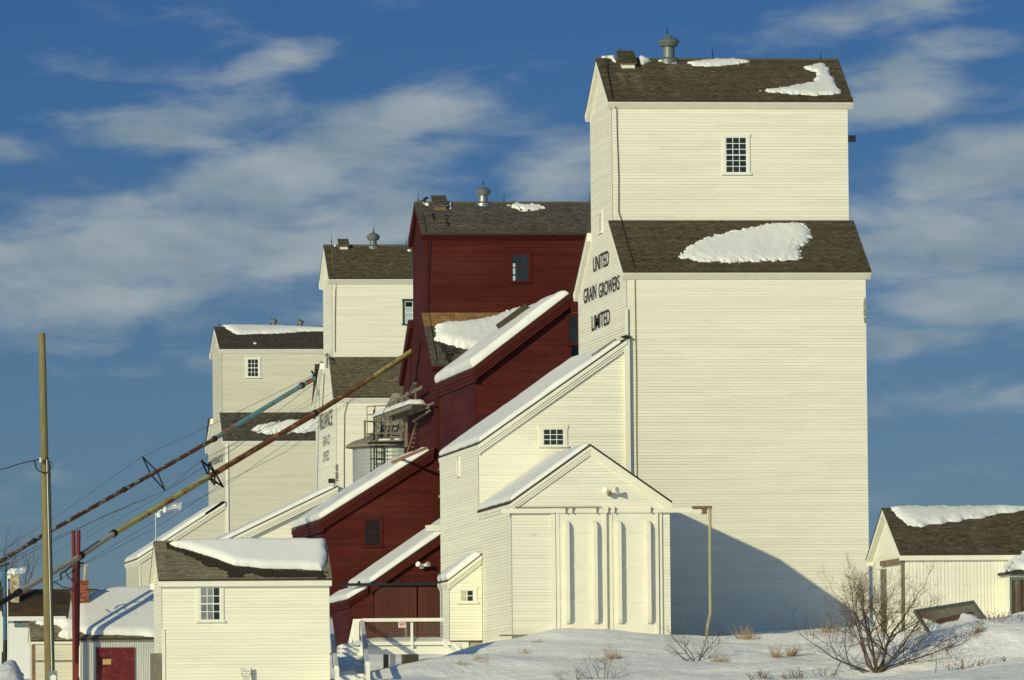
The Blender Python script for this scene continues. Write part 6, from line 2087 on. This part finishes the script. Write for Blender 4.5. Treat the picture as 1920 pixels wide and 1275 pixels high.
SP1, SPP1 = spout('grain_spout', 'long yellow and rust-red loading spout running up to the red elevator', ypts, yr,
              [DARKM, GREYPIPE, GREYPIPE, YELLOW, RUSTY, RUSTY, YELLOW],
              [(34, 1111, dy(34), 1.5), (151, 1042, dy(151), 1.2), (213, 1000.5, dy(213), 1), (590, 776, dy(590), 1), (780, 654, dy(780), 1.2)], DARKM)
db_ = lambda x: dep(x, 0, 300, 610, 313)
xb = [(-20, 1064), (0, 1053), (92, 997), (283, 890), (402, 823), (455, 790), (566, 723), (611, 697.5)]
bpts = [(x, y, db_(x)) for x, y in xb]
br = [3.4 * .0290, 4.0 * .029, 4.0 * .0292, 4.0 * .0296, 4.3 * .0298, 4.4 * .03, 4.6 * .0302]
SP2, SPP2 = spout('grain_spout', 'long faded blue and rusty loading spout running up to the Reliance elevator', bpts, br,
              [BLUERUST, BLUERUST, BLUERUST, BLUERUST, BLUEP, BLUEP, BLUEP],
              [(64, 1014, db_(64), .8), (233, 918, db_(233), .8), (402, 823, db_(402), 1), (566, 723, db_(566), 1), (592, 708, db_(592), 1.2)], DARKM)
def spreader(root, c, tips, r, m_=DARKM, ties=()):
    m = MB()
    for (tx, ty, td) in tips:
        t = at(tx, ty, td)
        for o in (-.17, .17):
            d = np.array([o, 0, o * .55])
            m.tube([c + d, t], r, 5)
    for a, b in ties:
        m.tube([at(*a), at(*b)], r * .7, 4)
    return m.build('spreader', m_, root)
cD = db_(290)
spreader(SP2, at(289, 887, cD), [(267, 856, cD - .3), (309.5, 920, cD + .2)], .045)
cY = dy(397)
spreader(SP1, at(397, 890, cY), [(377.5, 863, cY - .8), (392.5, 867, cY + .8), (402, 909, cY - .7), (418.5, 913, cY + .8)], .05, ties=[((380, 869, cY - .8), (393, 872, cY + .8)), ((401, 905, cY - .7), (413, 907, cY + .8))])
m = MB(); c = at(592, 708, db_(592)); m.bar(c + np.array([-.25, 0, .4]), c + np.array([.35, 0, -.5]), .10, .10); m.bar(at(597, 716, db_(592)), at(590, 699, db_(592)), .12, .12); m.build('clamp', DARKM, SP2)
# truss cables
CABLE = mat('steel_cable', (.10, .105, .11), rough=.5, var=.1, nscale=3)
def truss(root, pts, r=.022):
    m = MB(); m.tube([at(*p) for p in pts], r * .6, 4); m.build('truss_cable', CABLE, root)
truss(SP2, [(592, 701, db_(592)), (404, 793, db_(404)), (267, 856, cD - .3), (98, 974, db_(98)), (-10, 1040, db_(0))])
truss(SP2, [(592, 716, db_(592)), (520, 772, db_(520)), (440, 842, db_(440)), (309.5, 920, cD + .2), (250, 945, db_(250)), (100, 1010, db_(100)), (-10, 1062, db_(0))])
truss(SP2, [(600, 738, db_(592)), (480, 812, db_(480)), (309, 905, cD), (200, 975, db_(200)), (60, 1065, db_(60))], .014)
truss(SP1, [(760, 662, dy(760)), (600, 765, dy(600)), (500, 800, dy(500)), (377.5, 863, cY - .8), (309.5, 920, dy(309)), (200, 965, dy(200)), (40, 1045, dy(40))], .024)
truss(SP1, [(700, 722, dy(700)), (560, 815, dy(560)), (418.5, 913, cY + .8), (320, 960, dy(320)), (200, 1030, dy(200)), (60, 1120, dy(60))], .016)
truss(SP1, [(690, 728, dy(690)), (540, 845, dy(540)), (420, 905, dy(420)), (300, 985, dy(300)), (160, 1058, dy(160)), (20, 1140, dy(20))], .016)
truss(SP1, [(760, 662, dy(760)), (560, 770, dy(560)), (392.5, 867, cY + .8), (300, 930, dy(300)), (160, 1010, dy(160))], .014)
# ---- blue trestle post at the far left
bp = thing('blue_trestle', 'weathered blue post propping the lower end of the blue spout at the left edge', 'trestle', at(9, 1268, 300))
kb = 300 / F0
m = MB(); m.tube([at(10, 1200, 299.5), at(9, 1065, 299.5)], 4.2 * kb, 10); m.build('post', BLUEPOST, bp)
m = MB(); m.tube([at(8.5, 1290, 299.5), at(10, 1200, 299.5)], 4.3 * kb, 10); m.build('post_foot', DARKM, bp)
m = MB(); m.tube([at(3.5, 1270, 299), at(4.2, 1222, 299)], 1.3 * kb, 6); m.build('guard_post', DARKM, bp)
m = MB(); m.bar(at(1, 1062, 299.5), at(18, 1056, 299.5), .12, .12); m.build('saddle', DARKM, bp)
c = at(22, 1263.5, 261)
m = MB(); m.box(c[0] - .07, c[0] + .07, c[1] - .05, c[1] + .05, c[2] - .3, c[2] + .06); o = m.build('marker_cap', ORANGE); tag(o, 'small orange marker cap showing above the snow at the far left', 'marker')
m = MB(); m.tube([at(28, 1268, 261), at(30, 1263, 261), at(34, 1261.5, 261), at(40, 1261.5, 261), at(43, 1263.5, 261), at(44.5, 1268, 261)], .028, 6); o = m.build('hoop_handle', DARKM); tag(o, 'dark bent hoop sticking out of the snow beside the orange cap', 'hoop')
# ------------------------------------------------------------------ snow-covered ground
CTRL = [(1040, 1179, 221.5), (1140, 1174, 220.5), (1245, 1190, 221.5), (960, 1200, 219.5), (900, 1224, 216.5), (850, 1239, 214.0), (780, 1257, 212.0), (700, 1279, 210.0),
        (1290, 1191, 226.0), (1345, 1200, 224.5), (1400, 1197, 224.0), (1500, 1189, 226.0), (1580, 1186, 225.5), (1640, 1190, 219.0), (1700, 1192, 213.5), (1745, 1194, 207.3), (1800, 1180, 207.6), (1862, 1167, 208.2), (1890, 1166, 211.0), (1960, 1158, 211.5),
        (1000, 1232, 214.0), (1200, 1222, 214.0), (1400, 1222, 213.5), (1560, 1228, 212.0), (1660, 1240, 210.5), (1800, 1216, 211.5), (1930, 1196, 212.5),
        (1000, 1268, 209.0), (900, 1290, 209.5), (1200, 1270, 206.5), (1450, 1262, 204.5), (1640, 1272, 204.0), (1760, 1255, 204.0), (1920, 1232, 204.0),
        (1500, 1284, 198.0), (1660, 1274, 195.0), (1800, 1257, 194.0), (1925, 1240, 193.5), (1200, 1300, 197.0), (900, 1330, 198.5),
        (450, 1300, 210.0), (300, 1304, 212.0), (640, 1296, 211.0), (690, 1283, 207.0),
        (730, 1262, 221.0), (790, 1250, 223.0), (760, 1247, 232.0), (650, 1222, 262.0), (720, 1236, 240.0), (690, 1238, 246.0),
        (200, 1302, 264.0), (100, 1296, 262.0), (30, 1271, 261), (-40, 1268, 261), (0, 1290, 254), (66, 1292, 261), (110, 1300, 260), (150, 1306, 259), (180, 1305, 256), (250, 1308, 258), (310, 1300, 256), (230, 1308, 262), (290, 1305, 261), (400, 1290, 258), (100, 1300, 258.0), (0, 1290, 250.0), (150, 1312, 248.0), (200, 1315, 246.0), (260, 1315, 240.0), (120, 1320, 225.0), (220, 1325, 222.0), (40, 1300, 225.0),
        (300, 1290, 340.0), (50, 1270, 345.0), (1000, 1210, 260.0), (1700, 1200, 240.0), (2000, 1160, 225.0), (2100, 1150, 230.0)]
cpts = np.array([at(*c) for c in CTRL])
extra = []
for px in range(-600, 2600, 400):
    for D, z in ((150, 1.3), (120, .9), (80, .2), (40, -.9), (10, -1.65)):
        p = at(px, 1200, D); extra.append((p[0], p[1], z))
    for D, z in ((420, 6.6), (520, 6.4)):
        p = at(px, 1200, D); extra.append((p[0], p[1], z))
for p in ((-70, 280, 3.0), (-80, 400, 4.5), (140, 260, 5.0), (150, 400, 6.5), (-70, 110, .2), (120, 110, .4), (0, -60, -1.7), (60, -60, -1.7)):
    extra.append(p)
cpts = np.vstack([cpts, np.array(extra)])
nC = len(cpts)
Dm = np.linalg.norm(cpts[:, None, :2] - cpts[None, :, :2], axis=2)
Amat = np.zeros((nC + 3, nC + 3))
Amat[:nC, :nC] = -Dm - 0.6 * np.eye(nC)
Amat[:nC, nC:] = np.c_[np.ones(nC), cpts[:, :2]]
Amat[nC:, :nC] = Amat[:nC, nC:].T
coef = np.linalg.solve(Amat, np.r_[cpts[:, 2], 0, 0, 0])
def ground_z(xy, detail=True):
    xy = np.atleast_2d(np.asarray(xy, float))
    out = np.empty(len(xy))
    for i in range(0, len(xy), 20000):
        q = xy[i:i + 20000]
        d = np.linalg.norm(q[:, None] - cpts[None, :, :2], axis=2)
        out[i:i + 20000] = -d @ coef[:nC] + coef[nC] + q @ coef[nC + 1:]
    r = np.linalg.norm(xy - np.array([35., 290.]), axis=1)
    w = np.clip((r - 320) / 200, 0, 1)
    far = np.where(xy[:, 1] > 150, 6.0, -1.7)
    out = out * (1 - w) + far * w
    if detail:
        # wind-packed drifts: long low ripples and small scoops
        rot = np.stack([xy[:, 0] * .8 + xy[:, 1] * .6, -xy[:, 0] * .6 + xy[:, 1] * .8], 1)
        k = np.clip((xy[:, 1] - 170) / 50, 0, 1) * (1 - w)
        lat = xy[:, 0] * cp - xy[:, 1] * sp
        k = k * (.2 + .8 * np.clip((lat + 9) / 6, 0, 1))
        out = out + k * (.17 * vnoise(rot * np.array([1, .45]), 3.6, 91) + .075 * vnoise(rot * np.array([1, .4]), 1.3, 92) + (.026 + .035 * np.clip(vnoise(rot, 4.7, 95), 0, 1)) * vnoise(rot * np.array([1, .6]), .55, 93) + .02 * np.clip(vnoise(rot, 6.3, 97), 0, 1) * vnoise(rot, .3, 98))
    return out
def axis(parts):
    v = np.concatenate([np.arange(a, b, s) for a, b, s in parts])
    return np.unique(np.round(v, 4))
gx = axis([(-6000, -600, 600), (-600, -100, 50), (-100, 8, 5), (8, 76, .22), (76, 160, 4), (160, 700, 60), (700, 6001, 600)])
gy = axis([(-3000, -200, 400), (-200, 100, 25), (100, 220, 5), (220, 322, .24), (322, 390, 1.5), (390, 560, 6), (560, 800, 40), (800, 9001, 700)])
GX, GY = np.meshgrid(gx, gy, indexing='ij')
xy = np.stack([GX.ravel(), GY.ravel()], 1)
gz_ = ground_z(xy)
idx = np.arange(len(xy)).reshape(len(gx), len(gy))
fc = np.stack([idx[:-1, :-1].ravel(), idx[1:, :-1].ravel(), idx[1:, 1:].ravel(), idx[:-1, 1:].ravel()], 1)
me = bpy.data.meshes.new('ground')
me.from_pydata(np.c_[xy, gz_].tolist(), [], fc.tolist())
me.materials.append(GSNOW)
me.polygons.foreach_set('use_smooth', [True] * len(me.polygons))
gob = bpy.data.objects.new('ground', me)
COL.objects.link(gob)
gob['kind'] = 'structure'

# ------------------------------------------------------------------ bare bushes, weeds, grass
def gpos(px, py, D0=150, D1=260):
    """where the sight line meets the ground"""
    Ds = np.arange(D0, D1, .25)
    P = np.array([at(px, py, D) for D in Ds])
    g = ground_z(P[:, :2])
    k = np.where(g >= P[:, 2])[0]
    i = k[0] if len(k) else len(Ds) - 1
    return np.array([P[i][0], P[i][1], g[i]])

def grow(mb, p, d, L, r, depth, rg, twig, spread=.55, up=.15, kids=(2, 4), bend=.18):
    n = 4 if depth >= 2 else 3
    pts, rads = [p], [r]
    q = p.copy()
    dd = d.copy()
    for i in range(n):
        dd = dd + np.array([rg.gauss(0, bend), rg.gauss(0, bend), rg.gauss(0, bend) + up * .25])
        dd /= np.linalg.norm(dd)
        q = q + dd * (L / n)
        pts.append(q.copy()); rads.append(max(.0025, r * (1 - .6 * (i + 1) / n)))
    (mb if depth >= 2 else twig).tube(pts, rads, 5 if depth >= 3 else (4 if depth == 2 else 3), caps=False)
    if depth == 0:
        return
    nk = rg.randint(*kids)
    for k in range(nk):
        t = rg.uniform(.3, 1.0)
        i = min(n - 1, int(t * n))
        b = pts[i] + (pts[i + 1] - pts[i]) * (t * n - i)
        s = np.array([rg.gauss(0, 1), rg.gauss(0, 1), rg.gauss(0, .7) + up])
        s /= np.linalg.norm(s)
        nd = dd * (1 - spread) + s * spread
        nd /= np.linalg.norm(nd)
        grow(mb, b, nd, L * rg.uniform(.45, .72), max(.003, rads[i] * .62), depth - 1, rg, twig, spread, up, kids, bend)
    # leader
    grow(mb, pts[-1], dd, L * .55, rads[-1], depth - 1, rg, twig, spread, up, kids, bend)

def bush(name, label, cat, base, stems, seed, m1=BARK, m2=TWIG, depth=3, kids=(2, 4), spread=.55, group=None, bend=.16, up=.15):
    rg = random.Random(seed)
    root = thing(name, label, cat, base, group)
    mb, tw = MB(), MB()
    for (dx, dy, dz, L, r) in stems:
        d = np.array([dx, dy, dz], float); d /= np.linalg.norm(d)
        grow(mb, np.asarray(base, float) + np.array([rg.uniform(-.15, .15), rg.uniform(-.15, .15), -.15]), d, L, r, depth, rg, tw, spread, up, kids, bend)
    mb.build('trunk', m1, root, kind=None)
    t = tw.build('twigs', m2, root, kind='stuff')
    return root
bb = gpos(1642, 1262)
bush('bare_bush', 'large bare dark bush spreading in front of the cream shed and tallest elevator', 'bush', bb,
     [(-.22, 0, 1, 2.4, .065), (.16, .1, 1, 2.5, .07), (.45, -.1, 1, 2.1, .06), (-.62, .1, .8, 2.4, .055), (-1.1, -.1, .42, 2.5, .05), (.85, .2, .55, 2.3, .05), (1.2, -.2, .4, 1.7, .035), (.2, -.5, .7, 1.8, .045), (-.50, -.3, .8, 2.2, .05), (-1.3, .3, .25, 1.7, .03), (.65, .3, .9, 2.2, .05), (-.05, .3, 1.0, 2.2, .06)], 5, depth=4, kids=(3, 4), spread=.56, bend=.19, up=.22)
b2 = gpos(1305, 1240)
bush('bare_bush', 'small bare bush at the corner of the drive shed by the track post', 'bush', b2,
     [(-1.1, 0, .8, 1.1, .028), (-.3, 0, 1, .9, .025), (.2, .1, 1, 1.0, .028), (.6, -.1, 1, .9, .024), (1.0, .1, .6, .9, .022), (-.8, -.2, .3, .8, .02)], 9, depth=3, kids=(2, 4), spread=.5)
b3 = gpos(1128, 1274, 150)
bush('bare_bush', 'low bare bush cut by the bottom edge below the sliding doors', 'bush', b3 + np.array([0, 0, -.12]),
     [(-.4, 0, 1, .75, .022), (.1, 0, 1, .8, .022), (.5, .1, .9, .75, .02), (-.9, 0, .6, .7, .018), (.9, -.1, .6, .7, .018)], 12, depth=3, kids=(2, 4), spread=.5)
b4 = gpos(1075, 1276, 150)
bush('bare_bush', 'thin low bush just left of the one at the bottom edge', 'bush', b4 + np.array([0, 0, -.1]), [(-.5, 0, .8, .5, .016), (.1, 0, 1, .5, .016), (.5, 0, .7, .45, .014)], 14, depth=3, kids=(2, 3), spread=.5)

def tuft(name, label, cat, base, n, h, w, seed, m_, group=None, lean=.75, heads=False):
    rg = random.Random(seed)
    mb = MB()
    base = np.asarray(base, float)
    wind = np.array([rg.uniform(-.1, .35), rg.uniform(-.2, .2), 0])
    n = int(n * (1.6 if not heads else 1.0))
    w = w * (1.0 if not heads else 2.2)
    for i in range(n):
        a = rg.uniform(0, 2 * math.pi)
        rr = w * .5 * rg.random() ** .7
        p = base + np.array([math.cos(a) * rr, math.sin(a) * rr, 0])
        p[2] = ground_z(p[None, :2])[0] - .04
        L = h * rg.uniform(.35, 1.15) * (1 - .35 * rr / (w * .5))
        d = np.array([math.cos(a) * lean * rr / (w * .5), math.sin(a) * lean * rr / (w * .5), 1]) + wind + np.array([rg.gauss(0, .16), rg.gauss(0, .16), 0])
        d /= np.linalg.norm(d)
        mid = p + d * L * .55
        d2 = d + wind * .6 + np.array([rg.gauss(0, .28), rg.gauss(0, .28), -.1])
        d2 /= np.linalg.norm(d2)
        tip = mid + d2 * L * .45
        mb.tube([p, mid, tip], [.0065, .0055, .0025], 3, caps=False)
        for k in range(2 if heads else 1):
            if rg.random() < .7:
                s = p + (mid - p) * rg.uniform(.5, 1.0)
                t2 = s + np.array([rg.gauss(0, .5), rg.gauss(0, .5), .8]) * L * rg.uniform(.15, .35)
                mb.tube([s, t2], [.0045, .0025], 3, caps=False)
                if heads:
                    c = t2 + np.array([0, 0, .0])
                    mb.lathe(c, [(.003, -.02), (.015, 0), (.003, .02)], 4)
        if heads:
            mb.lathe(tip, [(.004, -.025), (.019, 0), (.004, .02)], 4)
    o = mb.build(name, m_, base=base)
    tag(o, label, cat, group)
    return o
TG = 'dry tufts and weeds in the snow'
tufts = [
    (1150, 1236, 46, .62, .55, STRAW, 'straw-coloured tuft in the snow below the right sliding door', False),
    (1455, 1233, 40, .75, .3, STRAW, 'leaning dry tuft, the left of the pair below the shadowed wall', False),
    (1483, 1232, 44, .72, .28, STRAW, 'upright dry tuft, the right of the pair below the shadowed wall', False),
    (1405, 1200, 40, .6, .7, STRAW, 'rusty dry grass at the foot of the shadowed wall', False),
    (1392, 1198, 30, .8, .5, STRAW, 'taller rusty stalks at the foot of the shadowed wall', False),
    (1348, 1242, 44, .5, .7, STRAW, 'dry grass mixed with the small bush by the track post', False),
    (1835, 1190, 30, .55, .3, STRAW, 'pale dry tuft beside the wagon box', False),
    (1812, 1196, 24, .5, .4, WEED, 'dead weeds at the foot of the wagon box', True),
    (1875, 1166, 46, .5, .8, WEED, 'brown weeds beside the weathered porch door', True),
    (1770, 1225, 16, .7, .5, WEED, 'thin weed stalks on the sunny bank right of the large bush', True),
    (1800, 1255, 26, .45, .6, WEED, 'scatter of dead weeds on the near drift at the right', True),
    (1858, 1243, 30, .3, 1.0, WEED, 'low dead weeds along the crest of the near drift', True),
    (1425, 1273, 30, .4, .4, WEED, 'dark weed heads at the bottom edge left of the large bush', True),
    (1490, 1272, 34, .45, .4, WEED, 'dark weed clump at the bottom edge nearest the large bush', True),
    (1008, 1205, 14, .35, .4, STRAW, 'few pale stalks on the bank under the drive shed corner', False),
    (985, 1226, 16, .4, .5, STRAW, 'sparse stalks on the bank left of the sliding doors', False),
    (905, 1238, 26, .45, .8, STRAW, 'pale dry grass under the deck braces', False),
    (860, 1248, 22, .35, .8, STRAW, 'thin dry grass on the bank in front of the deck', False),
    (1555, 1186, 50, .75, .9, STRAW, 'brown dry growth behind the left side of the large bush', False),
    (1545, 1268, 18, .4, .5, WEED, 'small weeds under the left branches of the large bush', True),
]
for i, (px, py, n, h, w, mm, lab, hd) in enumerate(tufts):
    tuft('dry_tuft', lab, 'dry grass', gpos(px, py), n, h, w, 200 + i, mm, TG, heads=hd)
# sapling in the sun right of the bush
b5 = gpos(1762, 1262, 150)
bush('sapling', 'thin leafless sapling on the sunny bank right of the large bush', 'sapling', b5, [(-.1, 0, 1, .8, .018)], 21, m1=TWIG, depth=2, kids=(1, 3), spread=.4)
# bare trees behind the poles at the far left
tb = at(20, 1150, 420)
bush('bare_tree', 'leafless tree behind the blue post at the far left', 'tree', (tb[0], tb[1], tb[2]), [(0, 0, 1, 3.6, .14), (-.4, 0, 1, 3.0, .10), (.45, 0, 1, 3.0, .10)], 31, depth=4, kids=(2, 4), spread=.45, up=.3)
for i, px in enumerate((60, 185, 205)):
    tb = at(px, 1112, 470)
    bush('bare_tree', ('low leafless scrub tip showing over the brown roof by the utility pole', 'leafless crown top over the brown roof beside the chimney', 'faint leafless crown top over the right end of the brown roof')[i], 'tree', (tb[0], tb[1], tb[2] - 2.6), [(0, 0, 1, 1.6, .06), (-.5, 0, 1, 1.4, .05), (.5, 0, 1, 1.4, .05)], 41 + i, depth=3, kids=(2, 4), spread=.45, up=.3)
